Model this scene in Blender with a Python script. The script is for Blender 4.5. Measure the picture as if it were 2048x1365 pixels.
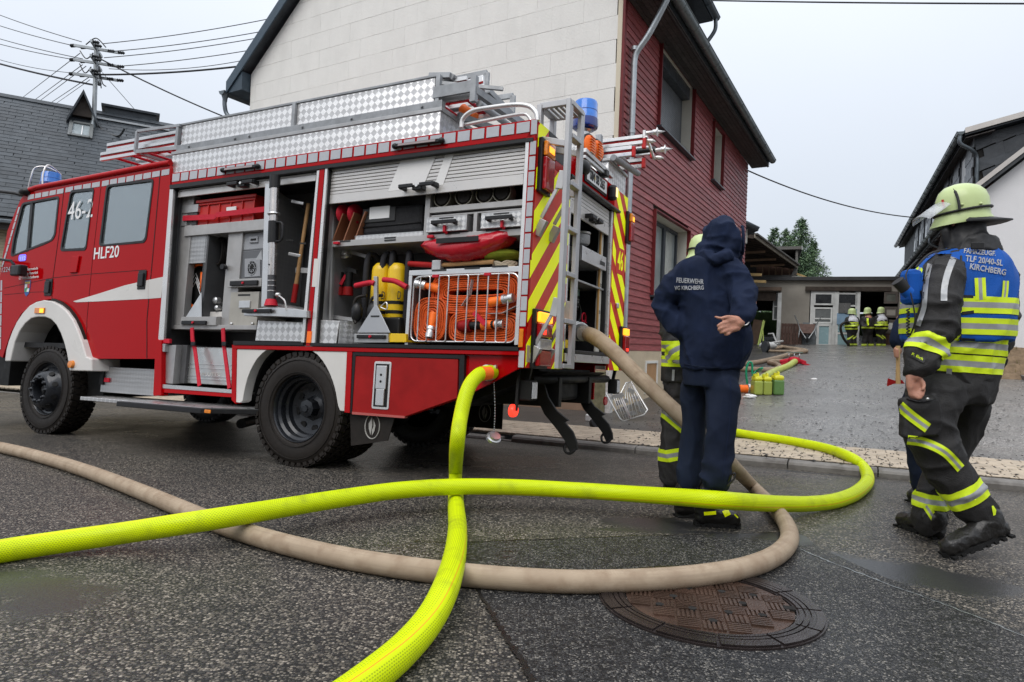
import bpy, bmesh, math, random
import numpy as np
from mathutils import Vector as V, Matrix
from mathutils.bvhtree import BVHTree
from mathutils import noise as mnoise
random.seed(7)
for o in list(bpy.data.objects): bpy.data.objects.remove(o)
SC = bpy.context.scene; COL = SC.collection
R = math.radians
# ---------------------------------------------------------------- camera
FL = 1278.0
def _n(v): v = np.array(v, float); return v/np.linalg.norm(v)
_up = _n([.037, -1, 0]); _fw = np.array([0, 0, 1.]); _rt = np.cross(_fw, _up)
if _rt[0] < 0: _rt = -_rt
CM = np.array([_rt, _fw, _up])                      # camera axes (x right, y down, z forward) to world
def ray(px, py): return CM@np.array([px-1024, py-682.5, FL])/FL
cam = bpy.data.cameras.new('camera'); camo = bpy.data.objects.new('camera', cam); COL.objects.link(camo)
ax, au, ab = CM@[1, 0, 0], CM@[0, -1, 0], -(CM@[0, 0, 1])
camo.matrix_world = Matrix(((ax[0], au[0], ab[0], 0), (ax[1], au[1], ab[1], 0), (ax[2], au[2], ab[2], 0), (0, 0, 0, 1)))
cam.sensor_width = 36; cam.lens = FL/2048*36; cam.clip_end = 600; cam.clip_start = .05
SC.camera = camo
# ---------------------------------------------------------------- sky, sun, exposure
W = bpy.data.worlds.new('World'); SC.world = W; W.use_nodes = True
nt = W.node_tree; nt.nodes.clear()
wo = nt.nodes.new('ShaderNodeOutputWorld'); bg = nt.nodes.new('ShaderNodeBackground')
sky = nt.nodes.new('ShaderNodeTexSky'); sky.sky_type = 'NISHITA'; sky.sun_disc = False
SUN_EL, SUN_AZ = 52, 205                             # azimuth clockwise from +Y
sky.sun_elevation = R(SUN_EL); sky.sun_rotation = R(SUN_AZ); sky.air_density = 1.5; sky.dust_density = 6
scl = nt.nodes.new('ShaderNodeVectorMath'); scl.operation = 'SCALE'; scl.inputs[3].default_value = .09
nt.links.new(sky.outputs[0], scl.inputs[0])
tc = nt.nodes.new('ShaderNodeTexCoord'); sep = nt.nodes.new('ShaderNodeSeparateXYZ'); nt.links.new(tc.outputs['Generated'], sep.inputs[0])
cr = nt.nodes.new('ShaderNodeValToRGB'); nt.links.new(sep.outputs['Z'], cr.inputs[0])   # overcast cloud deck, brighter towards the zenith
e = cr.color_ramp.elements; e[0].position = 0; e[0].color = (.52, .57, .64, 1); e[1].position = 1; e[1].color = (1.5, 1.55, 1.65, 1)
q = e.new(.25); q.color = (.64, .69, .77, 1)
q = e.new(.5); q.color = (.84, .89, .97, 1)
ns = nt.nodes.new('ShaderNodeTexNoise'); ns.inputs['Scale'].default_value = 2.2; ns.inputs['Detail'].default_value = 5
nt.links.new(tc.outputs['Generated'], ns.inputs['Vector'])
mr = nt.nodes.new('ShaderNodeMapRange'); mr.inputs['To Min'].default_value = .93; mr.inputs['To Max'].default_value = 1.07
nt.links.new(ns.outputs[0], mr.inputs[0])
sc2 = nt.nodes.new('ShaderNodeVectorMath'); sc2.operation = 'SCALE'; nt.links.new(cr.outputs[0], sc2.inputs[0]); nt.links.new(mr.outputs[0], sc2.inputs[3])
mx = nt.nodes.new('ShaderNodeMix'); mx.data_type = 'RGBA'; mx.inputs[0].default_value = .88
nt.links.new(scl.outputs[0], mx.inputs[6]); nt.links.new(sc2.outputs[0], mx.inputs[7])
nt.links.new(mx.outputs[2], bg.inputs[0]); bg.inputs[1].default_value = 1.0
nt.links.new(bg.outputs[0], wo.inputs[0])
sl = bpy.data.lights.new('sun', 'SUN'); sl.energy = 1.1; sl.angle = R(40); sl.color = (1, .975, .94)
so = bpy.data.objects.new('sun', sl); COL.objects.link(so)
_d = V((math.sin(R(SUN_AZ))*math.cos(R(SUN_EL)), math.cos(R(SUN_AZ))*math.cos(R(SUN_EL)), math.sin(R(SUN_EL))))
so.rotation_euler = _d.to_track_quat('Z', 'Y').to_euler()
SC.view_settings.view_transform = 'Standard'; SC.view_settings.look = 'None'; SC.view_settings.gamma = 1
SC.view_settings.exposure = 0.36; SC.view_settings.use_curve_mapping = False
SC.render.engine = 'CYCLES'
# ---------------------------------------------------------------- frames of reference
def pip(px, py, p0, nn):
    r = ray(px, py); return r*(np.dot(p0, nn)/np.dot(r, nn))
def proj(P):
    v = CM.T@np.array(P, float); return 1024+FL*v[0]/v[2], 682.5+FL*v[1]/v[2]
# fire engine frame: x to its rear, y into depth, z up (TYP: its true cross axis, TMAT: the nearest square frame)
T = _n(ray(-1670, 643)); U = _n(CM@np.array([848., -16700, FL])); U = _n(U-T*(U@T)); N = np.cross(U, T)
R0 = ray(595, 936)*5.68
TX, TYO, TZ = -T, -N, U; TYP = _n(ray(1669, 753))
TMAT = Matrix(((TX[0], TYO[0], TZ[0], R0[0]), (TX[1], TYO[1], TZ[1], R0[1]), (TX[2], TYO[2], TZ[2], R0[2]), (0, 0, 0, 1)))
SMAT = Matrix(((1, TYP@TX, 0, 0), (0, TYP@TYO, 0, 0), (0, TYP@TZ, 1, 0), (0, 0, 0, 1)))
_AX = [TX, TYP, TZ]
def tsol(px, py, fix, val):
    r = ray(px, py); i, j = [k for k in range(3) if k != fix]; A = np.array([r, -_AX[i], -_AX[j]]).T
    s = np.linalg.solve(A, R0+_AX[fix]*val); return float(s[1]), float(s[2])
def tp(px, py, y=0.): return tsol(px, py, 1, y)      # side plane at depth y -> (x, z)
def rp(px, py, x=2.15): return tsol(px, py, 0, x)    # rear plane -> (y, z)
def tpz(px, py, z): return tsol(px, py, 2, z)        # level plane -> (x, y)
def t3(px, py, y=0.): a, b = tp(px, py, y); return V((a, y, b))
def r3(px, py, x=2.15): a, b = rp(px, py, x); return V((x, a, b))
def tw(p): return TMAT@(SMAT@V(p))
# street plane and the rising yard behind the kerb
def g1(x, y): return -1.196+.006*(x+1.864)-.035*(y-5.68)
def gpix(px, py, f=g1):
    r = ray(px, py); lo, hi = .4, 200
    for _ in range(50):
        m = (lo+hi)/2; P = r*m
        if P[2] > f(P[0], P[1]): lo = m
        else: hi = m
    return r*lo
KA, KB = gpix(944, 876), gpix(2048, 983)
KD = (KB-KA)[:2]; KD = KD/np.linalg.norm(KD); KN = np.array([-KD[1], KD[0]])
def kdist(x, y): return (np.array([x, y])-KA[:2])@KN
def h2(x, y):
    q = np.array([x, y])-KA[:2]; dd = q@KN; f = KA[:2]+KD*(q@KD)
    return g1(*f)+.08+.01*min(dd, 2.4)+.069*max(0, dd-2.4)
def ypix(px, py): return gpix(px, py, h2)
HX = -_n(ray(-1150, 601)); HX[2] = 0; HX = _n(HX); HY = np.array([-HX[1], HX[0], 0]); HC = ray(1218, 835)*10.587
HMAT = Matrix(((HX[0], HY[0], 0, HC[0]), (HX[1], HY[1], 0, HC[1]), (0, 0, 1, 0), (0, 0, 0, 1)))   # house frame, z absolute
def gab(px, py, y=0.): P = pip(px, py, HC+HY*y, HY)-HC; return float(P@HX), float(P[2]+HC[2])
def red(px, py, x=0.): P = pip(px, py, HC+HX*x, HX)-HC; return float(P@HY), float(P[2]+HC[2])
# ---------------------------------------------------------------- materials
MATS = {}
def ngroup(m): return m.node_tree.nodes, m.node_tree.links
def mat(name, col, rough=.5, metal=0., coat=0., var=.12, vs=3., bump=0., bs=60., spec=.3, emit=0., trans=0., alpha=1., ecol=None, sheen=0., stretch=None, dirt=0., rvar=.1):
    if name in MATS: return MATS[name]
    m = bpy.data.materials.new(name); m.use_nodes = True; MATS[name] = m
    n, l = ngroup(m); b = n['Principled BSDF']
    b.inputs['Base Color'].default_value = (*col, 1); b.inputs['Roughness'].default_value = rough; b.inputs['Metallic'].default_value = metal
    b.inputs['Coat Weight'].default_value = coat; b.inputs['Coat Roughness'].default_value = .04; b.inputs['Specular IOR Level'].default_value = spec
    if sheen: b.inputs['Sheen Weight'].default_value = sheen
    if trans: b.inputs['Transmission Weight'].default_value = trans
    if alpha < 1: b.inputs['Alpha'].default_value = alpha
    if emit: b.inputs['Emission Color'].default_value = (*(ecol or col), 1); b.inputs['Emission Strength'].default_value = emit
    g = n.new('ShaderNodeNewGeometry'); src = g.outputs['Position']
    if stretch:
        mp = n.new('ShaderNodeMapping'); mp.inputs['Scale'].default_value = stretch; l.new(src, mp.inputs[0]); src = mp.outputs[0]
    if var:
        t = n.new('ShaderNodeTexNoise'); t.inputs['Scale'].default_value = vs; t.inputs['Detail'].default_value = 5; t.inputs['Roughness'].default_value = .62; l.new(src, t.inputs['Vector'])
        r_ = n.new('ShaderNodeMapRange'); r_.inputs['From Min'].default_value = .25; r_.inputs['From Max'].default_value = .75; r_.inputs['To Min'].default_value = 1-var; r_.inputs['To Max'].default_value = 1+var; l.new(t.outputs[0], r_.inputs[0])
        v = n.new('ShaderNodeVectorMath'); v.operation = 'SCALE'; v.inputs[0].default_value = col; l.new(r_.outputs[0], v.inputs[3]); out = v.outputs[0]
        oi = n.new('ShaderNodeObjectInfo'); r3_ = n.new('ShaderNodeMapRange'); r3_.inputs['To Min'].default_value = 1-var*.5; r3_.inputs['To Max'].default_value = 1+var*.5; l.new(oi.outputs['Random'], r3_.inputs[0])
        v2 = n.new('ShaderNodeVectorMath'); v2.operation = 'SCALE'; l.new(out, v2.inputs[0]); l.new(r3_.outputs[0], v2.inputs[3]); out = v2.outputs[0]
        if dirt:
            t3_ = n.new('ShaderNodeTexNoise'); t3_.inputs['Scale'].default_value = vs*.6; t3_.inputs['Detail'].default_value = 8; l.new(src, t3_.inputs['Vector'])
            r4 = n.new('ShaderNodeMapRange'); r4.inputs['From Min'].default_value = .5; r4.inputs['From Max'].default_value = .7; r4.inputs['To Max'].default_value = dirt; l.new(t3_.outputs[0], r4.inputs[0])
            mm = n.new('ShaderNodeMix'); mm.data_type = 'RGBA'; l.new(r4.outputs[0], mm.inputs[0]); l.new(out, mm.inputs[6]); mm.inputs[7].default_value = (.05, .042, .034, 1); out = mm.outputs[2]
        l.new(out, b.inputs['Base Color'])
        if rvar and rough > .08:
            r5 = n.new('ShaderNodeMapRange'); r5.inputs['From Min'].default_value = .3; r5.inputs['From Max'].default_value = .7; r5.inputs['To Min'].default_value = max(.03, rough-rvar); r5.inputs['To Max'].default_value = min(1, rough+rvar)
            t6 = n.new('ShaderNodeTexNoise'); t6.inputs['Scale'].default_value = vs*2.3; t6.inputs['Detail'].default_value = 6; l.new(src, t6.inputs['Vector']); l.new(t6.outputs[0], r5.inputs[0]); l.new(r5.outputs[0], b.inputs['Roughness'])
    if bump:
        t2 = n.new('ShaderNodeTexNoise'); t2.inputs['Scale'].default_value = bs; t2.inputs['Detail'].default_value = 4; l.new(src, t2.inputs['Vector'])
        bp = n.new('ShaderNodeBump'); bp.inputs['Strength'].default_value = bump; bp.inputs['Distance'].default_value = .01; l.new(t2.outputs[0], bp.inputs['Height']); l.new(bp.outputs[0], b.inputs['Normal'])
    return m
def nd(n, t, **k):
    x = n.new(t)
    for a, b in k.items(): setattr(x, a, b)
    return x
def math_(n, l, op, a, b=None, c=None):
    x = n.new('ShaderNodeMath'); x.operation = op
    for i, s in enumerate((a, b, c)):
        if s is None: continue
        if isinstance(s, (int, float)): x.inputs[i].default_value = s
        else: l.new(s, x.inputs[i])
    return x.outputs[0]
def mixc(n, l, f, a, b):
    x = n.new('ShaderNodeMix'); x.data_type = 'RGBA'
    for i, s in ((0, f), (6, a), (7, b)):
        if isinstance(s, (int, float)): x.inputs[i].default_value = s
        elif isinstance(s, tuple): x.inputs[i].default_value = (*s, 1)
        else: l.new(s, x.inputs[i])
    return x.outputs[2]
def treadplate(name, con=.26, col=(.62, .61, .60), rough=.32, cell=.052):
    """five-bar chequer plate: cells of ribs that change direction, as bumps, their differing sheen also put into the colour"""
    if name in MATS: return MATS[name]
    m = bpy.data.materials.new(name); m.use_nodes = True; MATS[name] = m
    n, l = ngroup(m); b = n['Principled BSDF']
    tcx = nd(n, 'ShaderNodeTexCoord'); sp = nd(n, 'ShaderNodeSeparateXYZ'); l.new(tcx.outputs['Object'], sp.inputs[0])
    gn = nd(n, 'ShaderNodeSeparateXYZ'); l.new(tcx.outputs['Normal'], gn.inputs[0])
    isx = math_(n, l, 'GREATER_THAN', math_(n, l, 'ABSOLUTE', gn.outputs[0]), .7)
    isz = math_(n, l, 'GREATER_THAN', math_(n, l, 'ABSOLUTE', gn.outputs[2]), .7)
    def sel(f, a, c): return math_(n, l, 'ADD', math_(n, l, 'MULTIPLY', f, c), math_(n, l, 'MULTIPLY', math_(n, l, 'SUBTRACT', 1., f), a))
    u = sel(isx, sp.outputs[0], sp.outputs[1]); w = sel(isz, sp.outputs[2], sp.outputs[1])
    k = 1/(cell*math.sqrt(2)/1.0)
    p = math_(n, l, 'MULTIPLY', math_(n, l, 'ADD', u, w), k); q_ = math_(n, l, 'MULTIPLY', math_(n, l, 'SUBTRACT', u, w), k)
    par = math_(n, l, 'MODULO', math_(n, l, 'ABSOLUTE', math_(n, l, 'ADD', math_(n, l, 'FLOOR', p), math_(n, l, 'FLOOR', q_))), 2.)
    s1 = math_(n, l, 'SINE', math_(n, l, 'MULTIPLY', p, 2*math.pi*4)); s2 = math_(n, l, 'SINE', math_(n, l, 'MULTIPLY', q_, 2*math.pi*4))
    hgt = sel(par, s1, s2); hgt = math_(n, l, 'MAXIMUM', hgt, 0.)
    bp = nd(n, 'ShaderNodeBump'); bp.inputs['Strength'].default_value = .35; bp.inputs['Distance'].default_value = .003; l.new(hgt, bp.inputs['Height']); l.new(bp.outputs[0], b.inputs['Normal'])
    tn = nd(n, 'ShaderNodeTexNoise'); tn.inputs['Scale'].default_value = 4; tn.inputs['Detail'].default_value = 6
    f = math_(n, l, 'MULTIPLY_ADD', tn.outputs[0], .3, math_(n, l, 'MULTIPLY_ADD', par, -con, 1.0))  # alternate cells coloured darker, as if their ribs caught less light
    v = nd(n, 'ShaderNodeVectorMath', operation='SCALE'); v.inputs[0].default_value = col; l.new(f, v.inputs[3]); l.new(v.outputs[0], b.inputs['Base Color'])
    b.inputs['Metallic'].default_value = .85; b.inputs['Roughness'].default_value = rough; b.inputs['Anisotropic'].default_value = 0
    l.new(math_(n, l, 'MULTIPLY_ADD', par, con*.5, rough-.04), b.inputs['Roughness'])
    return m
# ---------------------------------------------------------------- mesh building
class MB:
    def __init__(s): s.v = []; s.f = []; s.m = []; s.sm = []
    def add(s, vs, fs, m=0, sm=False):
        b = len(s.v); s.v += [tuple(x) for x in vs]
        for f in fs: s.f.append(tuple(b+i for i in f)); s.m.append(m); s.sm.append(sm)
        return s
    def box(s, x0, x1, y0, y1, z0, z1, m=0):
        if x0 > x1: x0, x1 = x1, x0
        if y0 > y1: y0, y1 = y1, y0
        if z0 > z1: z0, z1 = z1, z0
        return s.add([(x, y, z) for x in (x0, x1) for y in (y0, y1) for z in (z0, z1)], [(0, 1, 3, 2), (4, 6, 7, 5), (0, 4, 5, 1), (2, 3, 7, 6), (0, 2, 6, 4), (1, 5, 7, 3)], m)
    def obox(s, c, a, b, d, m=0):                     # centre, three half-axis vectors
        c, a, b, d = V(c), V(a), V(b), V(d)
        if a.cross(b).dot(d) < 0: d = -d
        return s.add([c+a*i+b*j+d*k for i in (-1, 1) for j in (-1, 1) for k in (-1, 1)], [(0, 1, 3, 2), (4, 6, 7, 5), (0, 4, 5, 1), (2, 3, 7, 6), (0, 2, 6, 4), (1, 5, 7, 3)], m)
    def bar(s, a, b, w, h=None, up=(0, 0, 1), m=0):
        a, b = V(a), V(b); d = b-a; h = h or w; u = V(up)
        sd = d.cross(u)
        if sd.length < 1e-6: sd = d.cross(V((1, 0, 0)))
        sd.normalize(); u2 = sd.cross(d).normalized()
        return s.obox((a+b)/2, d/2, sd*w/2, u2*h/2, m)
    def prism(s, poly, d, m=0, sm=False):             # closed 3D polygon swept by vector d
        n = len(poly); d = V(d); P = [V(p) for p in poly]; nn = V((0, 0, 0))
        for i in range(n): nn += P[i].cross(P[(i+1) % n])
        if nn.dot(d) > 0: P = P[::-1]
        vs = P+[p+d for p in P]; fs = [tuple(range(n)), tuple(range(2*n-1, n-1, -1))]+[((i+1) % n, i, n+i, n+(i+1) % n) for i in range(n)]
        b = len(s.v); s.v += [tuple(x) for x in vs]
        for k, f in enumerate(fs): s.f.append(tuple(b+i for i in f)); s.m.append(m); s.sm.append(sm and k > 1)
        return s
    def tube(s, pts, r, n=8, caps=True, m=0, closed=False):
        P = [V(p) for p in pts]; K = len(P); rr = r if hasattr(r, '__len__') else [r]*K
        t0 = (P[1]-P[0]).normalized(); u = t0.cross(V((0, 0, 1)))
        if u.length < .05: u = t0.cross(V((0, 1, 0)))
        u.normalize(); vs = []
        for i in range(K):
            if closed: t = (P[(i+1) % K]-P[i-1])
            else: t = P[min(i+1, K-1)]-P[max(i-1, 0)]
            t.normalize(); u = (u-t*u.dot(t)).normalized(); w = t.cross(u)
            for j in range(n): a = 2*math.pi*j/n; vs.append(P[i]+(u*math.cos(a)+w*math.sin(a))*rr[i])
        fs = []
        for i in range(K if closed else K-1):
            i2 = (i+1) % K
            for j in range(n): fs.append((i*n+j, i*n+(j+1) % n, i2*n+(j+1) % n, i2*n+j))
        s.add(vs, fs, m, True)
        if caps and not closed:
            s.add([vs[j] for j in range(n)], [tuple(range(n-1, -1, -1))], m); s.add([vs[(K-1)*n+j] for j in range(n)], [tuple(range(n))], m)
        return s
    def lathe(s, prof, o, axis, n=24, m=0, c0=True):  # prof: (radius, height along axis)
        o = V(o); a = V(axis).normalized(); u = a.orthogonal().normalized(); w = a.cross(u); K = len(prof); vs = []
        for r_, h in prof:
            for j in range(n): t = 2*math.pi*j/n; vs.append(o+a*h+(u*math.cos(t)+w*math.sin(t))*r_)
        fs = [(i*n+j, i*n+(j+1) % n, (i+1)*n+(j+1) % n, (i+1)*n+j) for i in range(K-1) for j in range(n)]
        s.add(vs, fs, m, True)
        if c0 and prof[0][0] > 1e-4: s.add([vs[j] for j in range(n)], [tuple(range(n-1, -1, -1))], m)
        if c0 is not None and prof[-1][0] > 1e-4: s.add([vs[(K-1)*n+j] for j in range(n)], [tuple(range(n))], m)
        return s
    def ell(s, c, rad, rot=None, nu=16, nv=10, m=0):
        c = V(c); vs = []
        for i in range(nv+1):
            ph = math.pi*i/nv
            for j in range(nu):
                t = 2*math.pi*j/nu; p = V((rad[0]*math.sin(ph)*math.cos(t), rad[1]*math.sin(ph)*math.sin(t), rad[2]*math.cos(ph)))
                vs.append(c+(rot@p if rot else p))
        return s.add(vs, [(i*nu+j, (i+1)*nu+j, (i+1)*nu+(j+1) % nu, i*nu+(j+1) % nu) for i in range(nv) for j in range(nu)], m, True)
    def quad(s, a, b, c, d, m=0): return s.add([a, b, c, d], [(0, 1, 2, 3)], m)
    def mesh(s, name, mats):
        me = bpy.data.meshes.new(name); me.from_pydata(s.v, [], s.f)
        if not isinstance(mats, (list, tuple)): mats = [mats]
        for k in mats: me.materials.append(k)
        me.polygons.foreach_set('material_index', s.m); me.polygons.foreach_set('use_smooth', s.sm)
        if any(s.sm):
            me.update(); bm = bmesh.new(); bm.from_mesh(me); bmesh.ops.remove_doubles(bm, verts=bm.verts, dist=1e-5)
            for ed in bm.edges:
                if len(ed.link_faces) == 2 and ed.calc_face_angle(0) > R(38): ed.smooth = False
            bm.to_mesh(me); bm.free()
        me.update(); return me
    def build(s, name, mats, parent=None, bevel=0., mw=None, **k):
        return link(name, s.mesh(name, mats), parent, bevel, mw, **k)
def link(name, me, parent=None, bevel=0., mw=None, label=None, cat=None, group=None, kind=None):
    o = bpy.data.objects.new(name, me); COL.objects.link(o)
    if parent: o.parent = parent
    if mw is not None: o.matrix_world = mw if not parent else o.matrix_world; 
    if mw is not None and parent: o.matrix_local = mw
    if bevel:
        b = o.modifiers.new('bevel', 'BEVEL'); b.width = bevel; b.segments = 2; b.limit_method = 'ANGLE'; b.angle_limit = R(40)
    return tag(o, label, cat, group, kind)
def tag(o, label=None, cat=None, group=None, kind=None):
    for a, b in (('label', label), ('category', cat), ('group', group), ('kind', kind)):
        if b: o[a] = b
    return o
def thing(name, label, cat, mw=None, group=None):
    o = bpy.data.objects.new(name, None); COL.objects.link(o); o.empty_display_size = .1
    if mw is not None: o.matrix_world = mw
    return tag(o, label, cat, group)
def B(name, mats, parent, *a, bevel=.004, **k):       # one box part
    return MB().box(*a).build(name, mats, parent, bevel, **k)
def copy_tree(o, mw=None, label=None):
    c = o.copy(); COL.objects.link(c)
    if mw is not None: c.matrix_world = mw
    if label: c['label'] = label
    for ch in [x for x in bpy.data.objects if x.parent == o]:
        d = ch.copy(); COL.objects.link(d); d.parent = c
        for g in [x for x in bpy.data.objects if x.parent == ch]:
            h = g.copy(); COL.objects.link(h); h.parent = d
    return c
def spline(pts, n=8, closed=False):
    P = [V(p) for p in pts]; out = []; K = len(P)
    for i in range(K if closed else K-1):
        p0, p1, p2, p3 = (P[(i-1) % K], P[i], P[(i+1) % K], P[(i+2) % K]) if closed else (P[max(i-1, 0)], P[i], P[i+1], P[min(i+2, K-1)])
        for j in range(n):
            t = j/n; out.append(.5*((2*p1)+(p2-p0)*t+(2*p0-5*p1+4*p2-p3)*t*t+(3*p1-p0-3*p2+p3)*t**3))
    if not closed: out.append(P[-1])
    return out
def text_mesh(s, size, depth=.001, bold=0., narrow=1., align='CENTER', res=3):
    c = bpy.data.curves.new('lettering', 'FONT'); c.body = s; c.size = size; c.extrude = depth; c.offset = bold; c.align_x = align; c.align_y = 'CENTER'; c.resolution_u = res
    o = bpy.data.objects.new('tmp', c); COL.objects.link(o); o.scale = (narrow, 1, 1)
    me = bpy.data.meshes.new_from_object(o.evaluated_get(bpy.context.evaluated_depsgraph_get()))
    bpy.data.objects.remove(o); me.transform(Matrix.Diagonal((narrow, 1, 1, 1))); return me
def frame(o, x, y, z=None):
    x, y = V(x).normalized(), V(y); z = x.cross(y).normalized(); y = z.cross(x)
    return Matrix(((x[0], y[0], z[0], o[0]), (x[1], y[1], z[1], o[1]), (x[2], y[2], z[2], o[2]), (0, 0, 0, 1)))
def lettering(s, size, m, parent, o, x, y, name='lettering', **k):
    me = text_mesh(s, size, **k); me.transform(frame(o, x, y)); me.materials.clear(); me.materials.append(m)
    return link(name, me, parent)
def mesh_arrays(me):
    a = np.empty(len(me.vertices)*3); me.vertices.foreach_get('co', a); return a.reshape(-1, 3)
# ================================================================ SETTING
def asphalt(name, stones, dark, scale, wet, patches=(), bump=.5, film=.5, tint=(1, 1, 1), sky_rough=.42):
    m = bpy.data.materials.new(name); m.use_nodes = True; MATS[name] = m
    n, l = ngroup(m); b = n['Principled BSDF']; g = nd(n, 'ShaderNodeNewGeometry')
    vo = nd(n, 'ShaderNodeTexVoronoi'); vo.inputs['Scale'].default_value = scale; vo.inputs['Randomness'].default_value = 1; l.new(g.outputs['Position'], vo.inputs['Vector'])
    wn = nd(n, 'ShaderNodeSeparateColor'); l.new(vo.outputs['Color'], wn.inputs[0])
    cr_ = nd(n, 'ShaderNodeValToRGB'); l.new(wn.outputs[0], cr_.inputs[0]); E_ = cr_.color_ramp.elements; E_[0].color = (*stones[0], 1); E_[1].color = (*stones[-1], 1)
    for i in range(1, len(stones)-1): x = E_.new(i/(len(stones)-1)); x.color = (*stones[i], 1)
    edge = nd(n, 'ShaderNodeMapRange'); edge.inputs['From Min'].default_value = .42; edge.inputs['From Max'].default_value = .72; l.new(vo.outputs['Distance'], edge.inputs[0])
    big = nd(n, 'ShaderNodeTexNoise'); big.inputs['Scale'].default_value = 28; big.inputs['Detail'].default_value = 4; l.new(g.outputs['Position'], big.inputs['Vector'])
    hole = nd(n, 'ShaderNodeMapRange'); hole.inputs['From Min'].default_value = .48; hole.inputs['From Max'].default_value = .62; hole.inputs['To Max'].default_value = film; l.new(big.outputs[0], hole.inputs[0])
    f = math_(n, l, 'MAXIMUM', edge.outputs[0], hole.outputs[0])
    c = mixc(n, l, f, cr_.outputs[0], dark)
    ls = nd(n, 'ShaderNodeTexNoise'); ls.inputs['Scale'].default_value = .55; ls.inputs['Detail'].default_value = 7; ls.inputs['Roughness'].default_value = .6; l.new(g.outputs['Position'], ls.inputs['Vector'])
    lr = nd(n, 'ShaderNodeMapRange'); lr.inputs['From Min'].default_value = .3; lr.inputs['From Max'].default_value = .7; lr.inputs['To Min'].default_value = .72; lr.inputs['To Max'].default_value = 1.25; l.new(ls.outputs[0], lr.inputs[0])
    v = nd(n, 'ShaderNodeVectorMath', operation='SCALE'); l.new(c, v.inputs[0]); l.new(lr.outputs[0], v.inputs[3]); c = v.outputs[0]
    wetm = nd(n, 'ShaderNodeMapRange'); wetm.inputs['From Min'].default_value = .42; wetm.inputs['From Max'].default_value = .66; wetm.inputs['To Min'].default_value = sky_rough; wetm.inputs['To Max'].default_value = wet; l.new(ls.outputs[0], wetm.inputs[0]); ro = wetm.outputs[0]
    bst = None; mask = None
    for (px, py, rx, ry, ang) in patches:            # worn smooth spots that hold a film of water, at fixed places on the road
        P = gpix(px, py); mp = nd(n, 'ShaderNodeMapping', vector_type='TEXTURE'); mp.inputs['Location'].default_value = tuple(P); mp.inputs['Rotation'].default_value = (0, 0, R(ang)); mp.inputs['Scale'].default_value = (rx, ry, 5)
        dn = nd(n, 'ShaderNodeTexNoise'); dn.inputs['Scale'].default_value = 3.3; dn.inputs['Detail'].default_value = 7; l.new(g.outputs['Position'], dn.inputs['Vector'])
        l.new(g.outputs['Position'], mp.inputs[0]); ln = nd(n, 'ShaderNodeVectorMath', operation='LENGTH'); l.new(mp.outputs[0], ln.inputs[0])
        s = math_(n, l, 'ADD', ln.outputs['Value'], math_(n, l, 'MULTIPLY_ADD', dn.outputs[0], 2.4, -1.2))
        k = nd(n, 'ShaderNodeMapRange'); k.inputs['From Min'].default_value = 1.08; k.inputs['From Max'].default_value = .72; l.new(s, k.inputs[0]); mask = k.outputs[0] if mask is None else math_(n, l, 'MAXIMUM', mask, k.outputs[0])
    hgt = math_(n, l, 'MULTIPLY', math_(n, l, 'SUBTRACT', 1., f), 1.)
    hgt = math_(n, l, 'MULTIPLY', hgt, math_(n, l, 'MULTIPLY_ADD', wn.outputs[1], .8, .3))
    bp = nd(n, 'ShaderNodeBump'); bp.inputs['Distance'].default_value = .0035; bp.inputs['Strength'].default_value = bump; l.new(hgt, bp.inputs['Height'])
    if mask is not None:
        fn = nd(n, 'ShaderNodeTexNoise'); fn.inputs['Scale'].default_value = 170; l.new(g.outputs['Position'], fn.inputs['Vector'])
        dk = nd(n, 'ShaderNodeVectorMath', operation='SCALE'); dk.inputs[0].default_value = (.030, .030, .031); l.new(math_(n, l, 'MULTIPLY_ADD', fn.outputs[0], 1.4, .3), dk.inputs[3])
        c = mixc(n, l, mask, c, dk.outputs[0]); ro = math_(n, l, 'ADD', math_(n, l, 'MULTIPLY', math_(n, l, 'SUBTRACT', 1., mask), ro), math_(n, l, 'MULTIPLY', mask, .30)); l.new(math_(n, l, 'MULTIPLY_ADD', mask, .25, .18), b.inputs['Specular IOR Level'])
        l.new(math_(n, l, 'MULTIPLY_ADD', mask, -bump*.8, bump), bp.inputs['Strength'])
    if mask is None: b.inputs['Specular IOR Level'].default_value = .3
    l.new(c, b.inputs['Base Color']); l.new(ro, b.inputs['Roughness']); l.new(bp.outputs[0], b.inputs['Normal'])
    return m
M_road = asphalt('aggregate_asphalt', [(.020, .020, .021), (.034, .033, .034), (.064, .061, .058), (.10, .092, .082), (.14, .122, .10), (.22, .195, .16), (.40, .35, .29)], (.022, .022, .022), 100, .16,
    [(70, 1180, .42, .22, -20), (1310, 1046, .30, .20, 0), (1830, 1150, .62, .22, -25), (1300, 1062, .5, .05, 0), (1640, 948, .55, .06, -24), (1230, 1110, .5, .1, 10)], bump=.8, film=.45)
M_patch = asphalt('dark_patch_asphalt', [(.02, .02, .021), (.038, .038, .04), (.06, .06, .062), (.09, .088, .085), (.28, .26, .23)], (.012, .012, .013), 135, .15, [(1490, 1072, .55, .14, -8)], bump=.7, film=.8)
M_yard = asphalt('yard_asphalt', [(.07, .067, .064), (.17, .162, .152), (.30, .288, .268), (.55, .53, .50)], (.05, .048, .046), 85, .22, bump=.3, film=.3, sky_rough=.34)
M_side = asphalt('apron_asphalt', [(.05, .048, .046), (.085, .08, .074), (.12, .11, .10), (.17, .16, .14)], (.035, .034, .033), 120, .25, bump=.5, film=.6)
def P3(k, d, f, dz=0.):                               # kerb frame: metres along, metres behind the kerb line
    q = KA[:2]+KD*k+KN*d; return V((q[0], q[1], f(q[0], q[1])+dz))
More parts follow.
